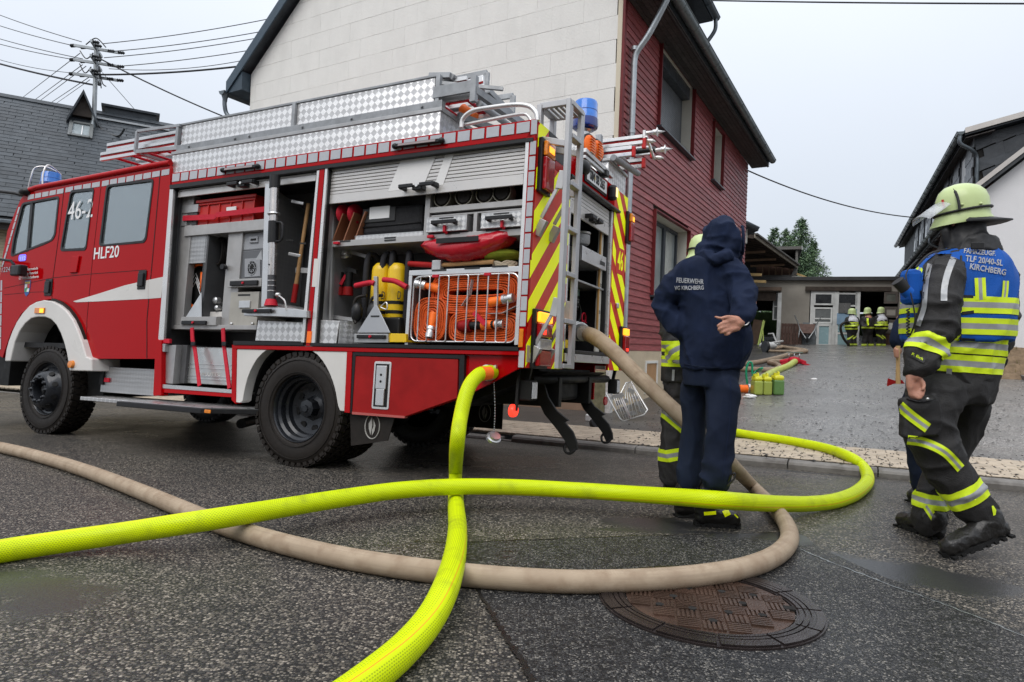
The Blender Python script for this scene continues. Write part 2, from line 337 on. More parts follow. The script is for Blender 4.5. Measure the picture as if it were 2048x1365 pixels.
# street
mb = MB(); mb.quad(P3(-45, 0, g1), P3(-45, -30, g1), P3(45, -30, g1), P3(45, 0, g1)); mb.build('street', M_road, kind='structure')
# wide ground reaching the horizon, below everything
B('ground', mat('earth', (.09, .085, .07), .9, var=.3), None, -400, 400, -400, 400, -6, -5.5, bevel=0, kind='structure')
# yard and strip beside the houses
mb = MB()
for d0, d1 in ((1.22, 2.4), (2.4, 8), (8, 16), (16, 34), (34, 80)):
    mb.quad(P3(-45, d0, h2), P3(2.1, d0, h2), P3(2.1, d1, h2), P3(-45, d1, h2), 1); mb.quad(P3(2.1, d0, h2), P3(60, d0, h2), P3(60, d1, h2), P3(2.1, d1, h2), 0)
mb.build('yard', [M_yard, M_side], kind='structure')
# patch of newer asphalt round the manhole, with its tar seams
pp = [(925, 1086), (1160, 1078), (1420, 1070), (1600, 1066), (1640, 1098), (1760, 1152), (1900, 1210), (2120, 1300), (2120, 1600), (1180, 1600), (1062, 1365), (1005, 1260), (948, 1165)]
pts = [V(gpix(*p)) for p in pp]; MB().add([p+V((0, 0, .004)) for p in pts], [tuple(range(len(pts)-1, -1, -1))]).build('asphalt_patch', M_patch, kind='structure')
M_tar = mat('tar', (.008, .008, .008), .35, var=.3, vs=20); M_seam = mat('pale_seam', (.16, .17, .17), .25, var=.4, vs=9)
def seam(name, pix, w, m, jit=.006, dz=.006):
    P = spline([V(gpix(*p)) for p in pix], 14); mb = MB(); L = []; Rr = []
    for i, p in enumerate(P):
        t = (P[min(i+1, len(P)-1)]-P[max(i-1, 0)]).normalized(); s = V((-t[1], t[0], 0)); ww = w*(.45+.9*random.random()); q = p+s*random.uniform(-jit, jit)+V((0, 0, dz)); L.append(q+s*ww/2); Rr.append(q-s*ww/2)
    for i in range(len(P)-1): mb.quad(L[i], Rr[i], Rr[i+1], L[i+1])
    return mb.build(name, m, kind='structure')
seam('tar_seam', [(830, 1084), (925, 1086), (1160, 1078), (1420, 1070), (1600, 1066)], .010, M_tar)
seam('tar_seam', [(952, 1175), (985, 1230), (1010, 1275), (1040, 1320), (1066, 1372), (1110, 1460)], .022, M_tar)
seam('pale_seam', [(1600, 1100), (1640, 1118), (1760, 1165), (1900, 1216), (2048, 1275), (2110, 1300)], .012, M_seam)
# kerb
M_kerb = mat('kerb_concrete', (.17, .16, .148), .6, var=.3, vs=9, bump=.25, bs=90, dirt=.5)
kb = MB(); kb.prism([P3(-20, 0, g1, -.2), P3(-20, .1, g1, -.2), P3(-20, .1, g1, .01), P3(-20, 0, g1, .01)], P3(20, 0, g1)-P3(-20, 0, g1))
kerb = kb.build('kerb', M_kerb, kind='structure')
for i in range(17):
    k0 = -5+i*.8; k1 = k0+.79
    if i in (6,): k1 -= .16
    sag = -.035 if i in (5, 6) else 0
    prof = [(-.035, -.15), (-.035, .045), (-.02, .068), (.01, .08), (.115, .08), (.115, -.15)]
    a = [P3(k0, d, g1)+V((0, 0, z+sag-(g1(*P3(k0, d, g1)[:2])-g1(*P3(k0, 0, g1)[:2])))) for d, z in prof]
    MB().prism(a, P3(k1, 0, g1)-P3(k0, 0, g1)).build('kerb_stone', M_kerb, kerb, .006)
# pavement of interlocking blocks
M_pav = mat('buff_paver', (.42, .35, .265), .6, var=.2, vs=6, bump=.3, bs=120, dirt=.2); M_joint = mat('joint_sand', (.06, .05, .04), .9)
mb = MB(); mb.quad(P3(-22, .115, h2, .004), P3(22, .115, h2, .004), P3(22, 1.25, h2, .004), P3(-22, 1.25, h2, .004))
pave = mb.build('pavement', M_joint, kind='structure')
pw, pl_ = .163, .2
shape = [(0, 0), (.06, 0), (.075, .018), (.125, .018), (.14, 0), (.2, 0), (.2, pw-.006), (.14, pw-.006), (.125, pw+.012), (.075, pw+.012), (.06, pw-.006), (0, pw-.006)]
def pmesh():
    b = MB(); b.prism([(x-.0975 if x < .2 else x-.1035, y, 0) for x, y in shape], (0, 0, .03)); me = b.mesh('paver', M_pav)
    bm = bmesh.new(); bm.from_mesh(me); tops = [e_ for e_ in bm.edges if all(v_.co.z > .02 for v_ in e_.verts)]; bmesh.ops.bevel(bm, geom=tops, offset=.004, segments=1, affect='EDGES'); bm.to_mesh(me); bm.free(); return me
pm = pmesh(); rest = MB(); pv = [tuple(v_.co) for v_ in pm.vertices]; pf = [tuple(p.vertices) for p in pm.polygons]
def pav_mat(k, d):
    o = P3(k, d, h2, .006+random.uniform(-.002, .002)); x = (P3(k+1, d, h2)-P3(k, d, h2)); y = P3(k, min(d+.02, 1.2), h2)-P3(k, d, h2); return frame(o, x+V((0, 0, random.uniform(-.004, .004))), y)
for r_ in range(7):
    for c_ in range(-90, 95):
        k = c_*pl_+(pl_/2 if r_ % 2 else 0); d = .125+r_*pw
        q_ = pav_mat(k, d); q_.translation.z -= .024
        if .2 < k < 8.6: o = link('paver', pm, pave); o.matrix_local = q_
        else: rest.add([q_@V(v_) for v_ in pv], pf)
rest.build('paver_field', M_pav, pave, kind='stuff')
# soot flakes and rubble scattered on the yard and kerb
M_soot = mat('soot_flake', (.018, .017, .016), .55, var=.5)
mb = MB()
for i in range(6900):
    d = .1+abs(random.gauss(0, 1))*6.5 if i < 6000 else random.uniform(0, 1.6)
    k = random.uniform(1.5, 22) if i < 6000 else random.uniform(2, 8)
    if random.random() < .35: k = random.gauss(12, 3)
    p = P3(k, d, h2, .012); s = random.uniform(.005, .013)*(1+random.random()); a = random.random()*6.3
    x, y = V((math.cos(a), math.sin(a), 0))*s, V((-math.sin(a), math.cos(a), 0))*s*random.uniform(.4, .9)
    z = V((0, 0, random.uniform(.003, .012))); mb.add([p-x-y, p+x-y, p+x+y, p-x+y, p+z], [(0, 1, 4), (1, 2, 4), (2, 3, 4), (3, 0, 4)])
mb.build('soot_flakes', M_soot, label='black soot flakes and charcoal crumbs strewn over the yard', cat='debris', kind='stuff')
for (px, py, s, l_) in ((1500, 797, .13, 'crumpled white scrap on the yard in front of the yellow canisters'), (1628, 760, .07, 'small white scrap lying alone on the grey yard')):
    P = V(ypix(px, py)); mb = MB(); mb.ell((0, 0, 0), (s, s*.6, s*.33), nu=10, nv=7)
    mb.v = [tuple(V(v_)*(1+.5*(random.random()-.5))) for v_ in mb.v]; mb.build('paper_scrap', mat('white_scrap', (.75, .75, .74), .6), mw=Matrix.Translation(P+V((0, 0, s*.25))), label=l_, cat='scrap')

# ---------------------------------------------------------------- the red clad house
M_gpan = mat('cream_panel', (.74, .73, .695), .75, var=.035, vs=2.5, bump=.55, bs=34, stretch=(1.6, 1.6, .9), dirt=.06)
M_gdark = mat('panel_joint', (.36, .35, .32), .8); M_plinth = mat('buff_render', (.52, .43, .31), .85, var=.12, vs=2, bump=.3, bs=80, dirt=.12)
M_brown = mat('brown_render', (.24, .165, .115), .85, var=.2, vs=2, bump=.3, bs=60, dirt=.2)
M_sid = mat('red_siding', (.27, .072, .074), .5, var=.38, vs=3, bump=.35, bs=30, stretch=(1, 1, 9)); M_sidt = mat('red_trim', (.15, .018, .02), .5, var=.2)
M_slate = mat('slate', (.045, .052, .060), .38, var=.35, vs=5, bump=.35, bs=40); M_zinc = mat('zinc', (.42, .45, .47), .38, .75, var=.18, vs=7); M_zincd = mat('dark_zinc', (.13, .15, .165), .4, .6, var=.2, vs=7)
M_dwood = mat('dark_soffit', (.05, .045, .043), .7, var=.4, vs=10, bump=.3, bs=30); M_anth = mat('anthracite', (.05, .06, .07), .4, var=.1)
def glass_mat(name, tint=(.03, .035, .04), rough=.05):
    return mat(name, tint, rough, spec=1.0, var=.3, vs=1.2, rvar=.0, coat=1.)
M_pane = glass_mat('window_glass'); M_curt = mat('curtain', (.45, .46, .45), .9)
H = thing('red_clad_house', 'tall house with dark red wooden siding on its side and a cream panelled gable', 'house', HMAT)
ZG = lambda x, y: 0
zb = -1.6
GW, GZ, SL = 9.5, 6.18, .86                           # gable width, eave height, roof slope
B('wall', M_gdark, H, -GW, -.34, .02, 10.83, zb, 6.1, bevel=0)
MB().prism([(-GW, .02, 6.1), (-.02, .02, 6.1), (-GW/2, .02, GZ+GW/2*SL-.08)], (0, 10.8, 0)).build('attic_wall', M_gdark, H)
def clip(poly, a, b, c):                              # keep a*x+b*z<=c
    out = []
    for i in range(len(poly)):
        p, q = poly[i], poly[(i+1) % len(poly)]; fp, fq = a*p[0]+b*p[1]-c, a*q[0]+b*q[1]-c
        if fp <= 0: out.append(p)
        if fp*fq < 0: t = fp/(fp-fq); out.append((p[0]+(q[0]-p[0])*t, p[1]+(q[1]-p[1])*t))
    return out
z0c = 4.29-.402*9; r_ = 0; gsm = {}; rest = MB()
for r_ in range(26):
    z0 = z0c+r_*.402; off = .305 if r_ % 2 else 0.
    for c_ in range(-1, 17):
        x1 = -.12-c_*.612+off; x0 = x1-.612; x1 = min(x1, -.10); x0 = max(x0, -GW+.03)
        if x1-x0 < .05: continue
        poly = [(x0+.001, z0+.0025), (x1-.001, z0+.0025), (x1-.001, z0+.3995), (x0+.001, z0+.3995)]
        poly = clip(poly, -SL, 1, GZ+GW*SL-.02); poly = clip(poly, SL, 1, GZ-.02)
        if len(poly) < 3: continue
        P = [(x, random.uniform(-.001, .0015)-.0, z) for x, z in poly]
        yy = random.uniform(0, .003)
        if 2.2 < z0 < 7.9 and len(gsm) < 290: gsm[len(gsm)] = 1; MB().prism([(x, yy, z) for x, z in poly], (0, .025, 0)).build('panel', M_gpan, H)
        else: rest.prism([(x, yy, z) for x, z in poly], (0, .025, 0))
rest.build('panel_field', M_gpan, H, kind='stuff')
B('corner_strip', mat('cream_trim', (.60, .54, .42), .6, var=.05), H, -.098, -.015, -.012, .03, -.6, 6.2)
B('corner_board', M_sidt, H, -.012, .035, -.02, .075, -.1, 6.2)
MB().box(-3.6, .03, -.035, .0, zb, -.42).build('plinth', M_brown, H, .01)
MB().box(-.30, -.05, -.10, -.036, zb, -.45).build('stone_pier', mat('mossy_stone', (.16, .15, .09), .9, var=.4, vs=9, bump=.6, bs=40, dirt=.4), H, .01)
MB().box(-.048, .05, -.09, .02, zb, -.30).build('corner_guard', mat('flaking_white', (.55, .54, .52), .7, var=.3, vs=14, dirt=.6), H, .004)
mb = MB(); mb.box(-.0, .02, 0, 10.83, zb, -.095); mb.build('side_plinth', M_plinth, H)
# siding with its windows
WIN = [(1.88, 4.28, 4.21, 5.80), (6.20, 7.27, 4.21, 5.62), (1.85, 4.27, .97, 2.58)]
zz = -.09; i = 0
while zz < 6.25:
    spans = [(.06, 10.83)]
    for (a, b, c, d) in WIN:
        if zz+.115 > c-.03 and zz < d+.02:
            ns_ = []
            for s, t in spans:
                if b < s or a > t: ns_.append((s, t))
                else:
                    if a-.03 > s: ns_.append((s, a-.03))
                    if b+.03 < t: ns_.append((b+.03, t))
            spans = ns_
    for s, t in spans:
        cut = s+(t-s)*random.uniform(.3, .7) if t-s > 5 else None
        for s2, t2 in ([(s, cut-.002), (cut+.002, t)] if cut else [(s, t)]):
            MB().prism([(.002, s2, zz), (.026, s2, zz), (.026, s2, zz+.010), (.010, s2, zz+.121), (.002, s2, zz+.119)], (0, t2-s2, 0)).build('siding_board', M_sid, H)
    zz += .1215
M_reveal = mat('cream_reveal', (.56, .53, .46), .8, var=.08, vs=3, bump=.3, bs=40)
for wi, (a, b, c, d) in enumerate(WIN):
    w = MB(); t = .03
    w.box(.0, .085, a-t, a, c, d+t); w.box(.0, .085, b, b+t, c, d+t); w.box(.0, .085, a, b, d, d+t)
    w = w.build('window', M_sidt, H, .003)
    r2 = MB(); dp = -.30
    r2.box(dp, .0, a-.02, a+.012, c, d); r2.box(dp, .0, b-.012, b+.02, c, d); r2.box(dp, 0, a+.012, b-.012, d-.012, d+.02); r2.box(dp-.02, dp, a, b, c, d); r2.build('reveal', M_reveal, w)
    B('sill', M_anth, w, -.3, .12, a-.05, b+.05, c-.035, c+.0)
    if wi != 2:
        s_ = MB(); k = c
        while k < d-.02: s_.box(dp+.06, dp+.075, a+.04, b-.04, k+.004, k+.04); k += .044
        s_.box(dp+.05, dp+.085, a+.014, a+.045, c, d-.014, 0); s_.box(dp+.05, dp+.085, b-.045, b-.014, c, d-.014, 0)
        s_.build('roller_shutter', mat('shutter_grey', (.17, .18, .19), .4, .3, var=.1), w)
    else:
        f_ = MB(); m_ = (a+b)/2+.25
        for y0, y1 in ((a+.015, m_), (m_+.001, b-.015)):
            f_.box(dp+.02, dp+.10, y0, y0+.07, c, d-.014); f_.box(dp+.02, dp+.10, y1-.07, y1, c, d-.014); f_.box(dp+.02, dp+.10, y0+.07, y1-.07, c, c+.07); f_.box(dp+.02, dp+.10, y0+.07, y1-.07, d-.084, d-.014)
        f_.build('frame', M_anth, w, .004)
        B('pane', mat('pale_glass', (.40, .44, .43), .08, spec=1, var=.25, vs=1.5, coat=1), w, dp+.04, dp+.05, a+.07, b-.07, c+.06, d-.08, bevel=0)
# basement hatch in the side plinth
(y0, z1), (y1, z2) = red(1288, 722), red(1311, 757)
fb = MB(); y0, y1 = min(y0, y1), max(y0, y1); zt = z1; zl = z1-.62
fb.box(.018, .045, y0, y0+.05, zl, zt); fb.box(.018, .045, y1-.05, y1, zl, zt); fb.box(.018, .045, y0+.05, y1-.05, zt-.05, zt)
hb = fb.build('basement_opening', mat('white_plaster', (.7, .69, .65), .7, var=.08), H); B('board', mat('plywood', (.38, .22, .11), .7, var=.2), hb, .019, .026, y0+.05, y1-.05, zl, zt-.05)
# roof: both slopes, verge boards, eaves with gutter
OV = .55; RT = .16
def slope_pts(x):  return GZ+.12+SL*(x+GW) if x < -GW/2 else GZ+.12-SL*x
for sgn in (0, 1):
    xe, xr = (-GW-OV, -GW/2) if sgn == 0 else (OV, -GW/2)
    ze = GZ+.12-SL*OV; zr = GZ+.12+SL*GW/2
    MB().prism([(xe, -.22, ze), (xr, -.22, zr), (xr, -.22, zr+RT), (xe, -.22, ze+RT)], (0, 11.6, 0)).build('roof', M_slate, H)
    vb = MB().prism([(xe, -.26, ze-.10), (xr, -.26, zr-.10), (xr, -.26, zr+RT+.03), (xe, -.26, ze+RT+.03)], (0, .035, 0)); vb.build('verge_board', mat('blue_slate_verge', (.045, .07, .095), .35, var=.15, vs=4), H, .004)
    if sgn == 0:
        MB().prism([(xe, -.222, ze-.08), (-GW-.0, -.222, ze-.08), (-GW, -.222, GZ), (xe, -.222, ze+.02)], (0, 11.6, 0)).build('eaves_box', mat('blue_slate_eaves', (.04, .06, .08), .4, var=.15), H)
    else:
        for k in range(6):
            B('soffit_board', M_dwood, H, .04+k*.088, .122+k*.088, -.2, 11.3, GZ-.42, GZ-.40, bevel=0)
        B('fascia_board', M_dwood, H, OV-.04, OV-.015, -.2, 11.3, GZ-.44, GZ-.22)
def gutter(name, a, b, r, m, parent, nrm=(1, 0, 0)):
    a, b = V(a), V(b); d = (b-a); g_ = MB(); t = d.normalized(); s = V(nrm).normalized(); z = V((0, 0, 1)); K = 10
    def ring(p, rr): return [p+s*rr*math.cos(math.pi+math.pi*j/K)+z*rr*math.sin(math.pi+math.pi*j/K) for j in range(K+1)]
    for (p, q_) in ((a, b),):
        A1, B1, A2, B2 = ring(p, r), ring(q_, r), ring(p, r-.006), ring(q_, r-.006)
        n_ = K+1; g_.add(A1+B1+A2+B2, [(j, j+1, n_+j+1, n_+j) for j in range(K)]+[(2*n_+j+1, 2*n_+j, 3*n_+j, 3*n_+j+1) for j in range(K)]+[(j+1, j, 2*n_+j, 2*n_+j+1) for j in range(K)], 0, True)
    g_.add(ring(a, r)+[a], [tuple(range(K+1))]); g_.add(ring(b, r), [tuple(range(K, -1, -1))])
    g_.tube([a+s*r, b+s*r], .012, 6); L = d.length; k = .4
    while k < L:
        g_.tube([a+t*k+s*(r+.004)*math.cos(math.pi+math.pi*j/8)+z*(r+.004)*math.sin(math.pi+math.pi*j/8) for j in range(9)], .007, 4); k += .85
    return g_.build(name, m, parent)
gutter('gutter', (OV+.10, -.25, GZ-.22), (OV+.10, 11.35, GZ-.22), .10, mat('grey_gutter', (.19, .215, .22), .35, .6, var=.25, vs=5), H)
gutter('gutter', (-GW-OV-.10, 11.3, GZ-.38), (-GW-OV-.10, -.3, GZ-.38), .10, M_zincd, H, (-1, 0, 0))
# front downpipe
dp_ = [(OV+.10, .32, GZ-.30), (OV+.08, .32, GZ-.42), (.35, .3, GZ-.95), (.14, .28, GZ-1.25), (.105, .28, GZ-1.45), (.105, .28, 3.0), (.105, .28, -.3)]
pz = MB().tube(spline(dp_[:5], 6)+[V(p) for p in dp_[5:]], .052, 14)
for z in (5.0, 3.6, 2.0): pz.lathe([(.052, -.03), (.062, -.03), (.062, .03), (.052, .03)], (.105, .28, z), (0, 0, 1), 14)
pz.build('downpipe', M_zinc, H)
pz = MB().tube(spline([(-GW-OV-.1, -.2, GZ-.42), (-GW-OV-.1, -.2, GZ-.72), (-GW-OV-.02, -.15, GZ-.95), (-GW-.12, -.1, GZ-1.12), (-GW-.08, -.1, GZ-1.3)], 6)+[V((-GW-.08, -.1, 1.))], .05, 12)
pz.lathe([(.05, -.2), (.06, -.12), (.10, 0)], (-GW-OV-.1, -.2, GZ-.42), (0, 0, 1), 12); pz.build('downpipe', M_zincd, H)
# snow guards
def snow_guard(y0, y1, x, parent):
    z = GZ+.12-SL*x+RT; g_ = MB()
    for dz in (.03, .22): g_.tube([(x, y0, z+dz), (x, y1, z+dz)], .008, 5)
    n_ = int((y1-y0)/.09)
    for k in range(n_+1): y = y0+(y1-y0)*k/n_; g_.tube([(x, y, z+.03), (x, y, z+.22)], .004, 4)
    for k in range(4): y = y0+(y1-y0)*k/3; g_.bar((x, y, z+.2), (x-.22, y, z+.16), .02)
    g_.build('snow_guard', M_zincd, parent)
snow_guard(8.9, 11.1, .38, H); snow_guard(.2, 4.8, .38, H)
g_ = MB(); z = ze = GZ+.12-SL*OV+RT
for dx in (0, .2): g_.tube([(-GW-.25+dx, -.1+0, z+.05+dx*SL+.25), (-GW-.25+dx, 2.2, z+.05+dx*SL+.25)], .01, 5)
for k in range(5): y = -.1+k*.55; g_.tube([(-GW-.25, y, z+.3), (-GW-.05, y, z+.5), (-GW-.25, y, z+.15)], .008, 4)
g_.build('snow_guard', M_zincd, H)
# dormer above the side wall
y_, z_ = red(1437, 42, .35); yd = y_-.1; zd = z_
D = MB().box(-2.5, -.05, yd-4.2, yd-.45, zd-2., zd-.02).build('dormer', M_slate, H)
MB().box(-2.6, .25, yd-4.6, yd, zd-.03, zd+.12).build('dormer_roof', mat('dormer_soffit', (.05, .055, .06), .5, var=.3, vs=12), D)
gutter('dormer_gutter', (.33, yd-4.6, zd+.02), (.33, yd+.0, zd+.02), .08, M_zincd, D)
MB().tube(spline([(.33, yd-.1, zd-.04), (.33, yd-.1, zd-.28), (.2, yd-.12, zd-.5), (-.05, yd-.2, zd-.85)], 6), .045, 10).build('dormer_downpipe', M_zincd, D)
# ================================================================ OTHER BUILDINGS
# ---- slate roofed house on the left
LD = _n([.86, .51, 0]); LN = np.array([.51, -.86, 0.]); LN = _n(LN)           # along the ridge, towards the street
LO = ray(0, 415)*16.7
LM = Matrix(((LD[0], -LN[0], 0, LO[0]), (LD[1], -LN[1], 0, LO[1]), (0, 0, 1, LO[2]), (0, 0, 0, 1)))     # x along, y back, z from the eaves
def lroof(px, py, off=0.):                            # on the roof slope (45 deg) -> x, s(up the slope)
    n_ = _n(np.array([LN[0], LN[1], 1.0])); P = pip(px, py, LO+n_*off, n_)-LO; return float(P@LD), float(P[2]*math.sqrt(2))
LH = thing('slate_roofed_house', 'long house on the left with a grey slate roof and a pale brick front', 'house', LM)
xr, sr = lroof(330, 250); x0_, s0_ = lroof(0, 190); SR = (sr+s0_)/2
c45 = math.sqrt(.5); XL, XR = -6., xr+3.5
M_sl2 = mat('roof_slate', (.048, .056, .064), .42, var=.28, vs=2.2, bump=.3, bs=30); M_sl3 = mat('roof_slate_base', (.03, .033, .037), .6)
MB().prism([(XL, -.35, -.35-.06), (XL, SR*c45, SR*c45-.06), (XL, 2*SR*c45+.4, -.45)], (XR-XL, 0, 0)).build('roof', M_sl3, LH)
def smesh(w, h):
    b = MB(); b.prism([(-w/2, 0, 0), (w/2, 0, 0), (w/2, h*1.45, -.012), (-w/2, h*1.45, -.012)], (0, 0, .008)); return b
sw, sh = .36, .185; cnt = 0; rest = MB(); SM = smesh(sw-.008, sh).mesh('slate_tile', M_sl2); SV = [tuple(v_.co) for v_ in SM.vertices]; SF = [tuple(p.vertices) for p in SM.polygons]
nrow = int(SR/sh)+1
wl0 = lroof(118, 415)[0]
for r_ in range(-2, nrow):
    s = r_*sh; off = sw/2 if r_ % 2 else 0
    for c_ in range(int((XL)/sw), int(XR/sw)):
        x = c_*sw+off+random.uniform(-.008, .008)
        m_ = frame((x, s*c45, s*c45+.012), (1, 0, random.uniform(-.015, .015)), (0, 1, 1+random.uniform(-.012, .012)))
        pxx, pyy = proj(np.array(LM@m_.translation))
        if cnt < 290 and -30 < pxx < 175 and 215 < pyy < 430 and s < SR-.3: o = link('slate_tile', SM, LH); o.matrix_local = m_; cnt += 1
        else: rest.add([m_@V(v_) for v_ in SV], SF)
rest.build('slate_field', M_sl2, LH, kind='stuff')
MB().prism([(XL, SR*c45-.12, SR*c45-.06), (XL, SR*c45, SR*c45+.07), (XL, SR*c45+.12, SR*c45-.06)], (XR-XL, 0, 0)).build('ridge', M_sl2, LH)
B('fascia', M_dwood, LH, XL, XR, -.40, -.36, -.62, -.36); B('gutter_board', M_zincd, LH, XL, XR, -.52, -.40, -.46, -.36, bevel=.02)
M_brk = mat('pale_brick', (.50, .43, .31), .8, var=.12, vs=5, bump=.2, bs=60)
B('wall', mat('mortar', (.33, .30, .25), .9), LH, XL, XR, .02, 2*SR*c45-.2, -5.4, -.45, bevel=0)
bm_ = MB().box(-.13, .13, 0, .03, 0, .066).mesh('brick', M_brk); rest = MB(); k_ = 0
for r_ in range(45):
    for c_ in range(-10, 24):
        x = c_*.27+(.135 if r_ % 2 else 0); z = -.55-r_*.075
        pxx, pyy = proj(np.array(LM@V((x, 0, z))))
        if k_ < 280 and -6 < pxx < 36 and 400 < pyy < 520: o = link('brick', bm_, LH); o.location = (x, random.uniform(-.003, .002), z-.033); k_ += 1
        elif x < 6: rest.box(x-.13, x+.13, 0, .03, z-.033, z+.033)
rest.build('brick_field', M_brk, LH, kind='stuff')
# dormer gable at the ridge, chimney, skylight, finials
nx = lambda px, py, off=0.: (lambda q: V((q[0], q[1]*c45, q[1]*c45)))(lroof(px, py, off))
a = nx(168, 232); dz = .55
dm = MB(); dx = .36
dm.prism([(a.x-dx, a.y-.3, a.z-.1), (a.x+dx, a.y-.3, a.z-.1), (a.x, a.y-.3, a.z+dz)], (0, 3.2, 0)); dorm = dm.build('roof_gable', mat('gable_brown', (.10, .085, .075), .8, var=.3, vs=6), LH)
for s in (-1, 1): MB().prism([(a.x, a.y-.55, a.z+dz), (a.x+s*(dx+.06), a.y-.55, a.z-.42), (a.x+s*(dx+.06), a.y-.55, a.z-.30), (a.x, a.y-.55, a.z+dz+.14)], (0, 3.6, 0)).build('gable_roof', M_sl2, dorm)
c = nx(262, 232); cm = MB().box(c.x-.75, c.x+.75, c.y-.1, c.y+.5, c.z-.6, c.z+.12).build('chimney', M_sl2, LH); B('chimney_cap', M_slate, cm, c.x-.85, c.x+.85, c.y-.2, c.y+.6, c.z+.12, c.z+.20)
B('flashing', mat('lead_flashing', (.45, .47, .48), .4, .3), cm, c.x-1.0, c.x+1.15, c.y-.5, c.y-.27, c.z-.42, c.z-.36)
k4 = [nx(141, 241, .12), nx(170, 248, .12), nx(182, 278, .12), nx(152, 270, .12)]
n45 = V((0, -c45, c45)); ctr = sum(k4, V())/4; ux = V((1, 0, 0)); uy = V((0, c45, c45))
sk = MB(); wx, wy = .27, .38
for sx, sy, lx, ly in ((-1, 0, .05, wy+.05), (1, 0, .05, wy+.05), (0, -1, wx, .05), (0, 1, wx, .05)): sk.obox(ctr+ux*sx*wx+uy*sy*wy, ux*lx, uy*ly, n45*.07)
sko = sk.build('skylight', mat('skylight_frame', (.16, .17, .17), .5, .4, var=.2), LH); MB().obox(ctr, ux*(wx-.05), uy*(wy-.05), n45*.02).build('pane', mat('sky_pane', (.35, .40, .42), .04, spec=1, var=.3, coat=1), sko)
MB().obox(ctr-uy*.05+ux*.03, ux*.015, uy*.30, n45*.04).build('glazing_bar', mat('white_bar', (.7, .7, .7), .5), sko)
# ---- electricity mast standing on that roof
mb_ = nx(187, 247, .1); mt = LM@mb_; MT = thing('roof_electricity_mast', 'grey steel electricity mast on the slate roof carrying insulators and many wires', 'utility pole', Matrix.Translation(mt))
D_ = mt.y; zpx = lambda py: (mt.z+(247-py)/FL*D_)-mt.z
M_galv = mat('galvanised', (.33, .35, .36), .45, .6, var=.2); M_ins = mat('insulator_black', (.02, .022, .024), .35); M_wire = mat('wire', (.03, .03, .033), .6)
MB().tube([(0, 0, -.3), (0, 0, zpx(84))], .065, 10).build('pole', M_galv, MT)
MB().lathe([(.16, -.15), (.13, 0), (.08, .12)], (0, 0, 0), (0, 0, 1), 12).build('boot', M_zincd, MT)
arms = []
for py in (96, 124, 152):
    z = zpx(py)
    for ang in (20, 110): 
        d = V((math.cos(R(ang)), math.sin(R(ang)), 0)); MB().bar(d*-.62+V((0, 0, z)), d*.62+V((0, 0, z)), .06, .08).build('crossarm', M_galv, MT)
        for s in (-.58, -.3, .3, .58):
            p = d*s+V((0, 0, z)); w = 1 if s > 0 else -1; q_ = V((w*.9 if ang == 20 else -w*.25, .25, .05)).normalized()
            MB().lathe([(.0, 0), (.035, .02), (.06, .05), (.035, .08), (.06, .11), (.035, .14), (.06, .17), (.02, .22)], p, q_, 8).build('insulator', M_ins, MT); arms.append(p+q_*.2)
for i, (a0, a1, hh) in enumerate(((V((-.35, 0, zpx(88))), V((.3, 0, zpx(92))), .25), (V((-.6, .1, zpx(98))), V((-.1, 0, zpx(104))), -.22), (V((-.6, .1, zpx(124))), V((-.15, 0, zpx(132))), -.25), (V((.1, 0, zpx(130))), V((.35, 0, zpx(170))), -.2), (V((.06, 0, zpx(140))), V((.2, 0, zpx(174))), .1))):
    m_ = (a0+a1)/2+V((0, 0, hh)); MB().tube(spline([a0, m_, a1], 8), .018, 5).build('jumper_cable', M_ins, MT)
MB().tube(spline([V((.02, 0, .1)), V((.35, 0, -.2)), V((.8, 0, -.35)), V((1.0, 0, -.1))], 6), .03, 6).build('jumper_cable', M_ins, MT)
# ---- wires
def wire(a, b, depth_b, sag, r, lab, depth_a=None):
    A_ = V(ray(*a)*(depth_a or mt.y)); B_ = V(ray(*b)*depth_b); K = 18
    P = [A_.lerp(B_, i/K)-V((0, 0, sag*4*(i/K)*(1-i/K))) for i in range(K+1)]
    o = MB().tube(P, r, 5).build('overhead_wire', M_wire, label=lab, cat='wire'); return o
L_ = 'thin overhead wire '
for i, (a, b, db, sg, r, tx) in enumerate((
    ((163, 84), (-120, -20), 26, .12, .013, 'topmost of those running left from the mast over the slate roof'), ((152, 93), (-120, 8), 26, .12, .013, 'second from the top of those running left from the mast'),
    ((165, 118), (-120, 38), 26, .12, .013, 'third from the top of those running left from the mast'), ((150, 120), (-120, 52), 26, .12, .013, 'fourth from the top of those running left from the mast'),
    ((168, 148), (-120, 72), 26, .3, .010, 'faint one just above the thick cable left of the mast'),
    ((205, 88), (640, 16), 20, .12, .013, 'topmost of those running right from the mast to the cream gable'), ((215, 104), (640, 40), 20, .12, .013, 'second from the top between mast and cream gable'),
    ((208, 116), (640, 52), 20, .12, .013, 'third from the top between mast and cream gable'), ((225, 134), (640, 74), 20, .12, .013, 'fourth from the top between mast and cream gable'), ((218, 138), (640, 80), 20, .35, .011, 'fifth from the top between mast and cream gable'),
    ((160, 107), (20, 215), 40, 0, .013, 'slanting down left behind the slate ridge, leftmost of its bundle'), ((165, 130), (40, 222), 40, 0, .013, 'slanting down left behind the slate ridge, second of its bundle'), ((172, 133), (48, 226), 40, 0, .013, 'slanting down left behind the slate ridge, third of its bundle'),
    ((178, 155), (72, 226), 40, 0, .013, 'slanting down left behind the slate ridge, fourth of its bundle'), ((180, 160), (80, 230), 40, 0, .010, 'slanting down left behind the slate ridge, rightmost of its bundle'),
    ((205, 146), (270, 220), 24, 0, .010, 'dropping from the mast to the chimney'))):
    wire(a, b, db, sg, r, L_+tx)
wire((186, 170), (-120, 92), 24, .1, .032, 'thick black overhead cable running left from the mast')
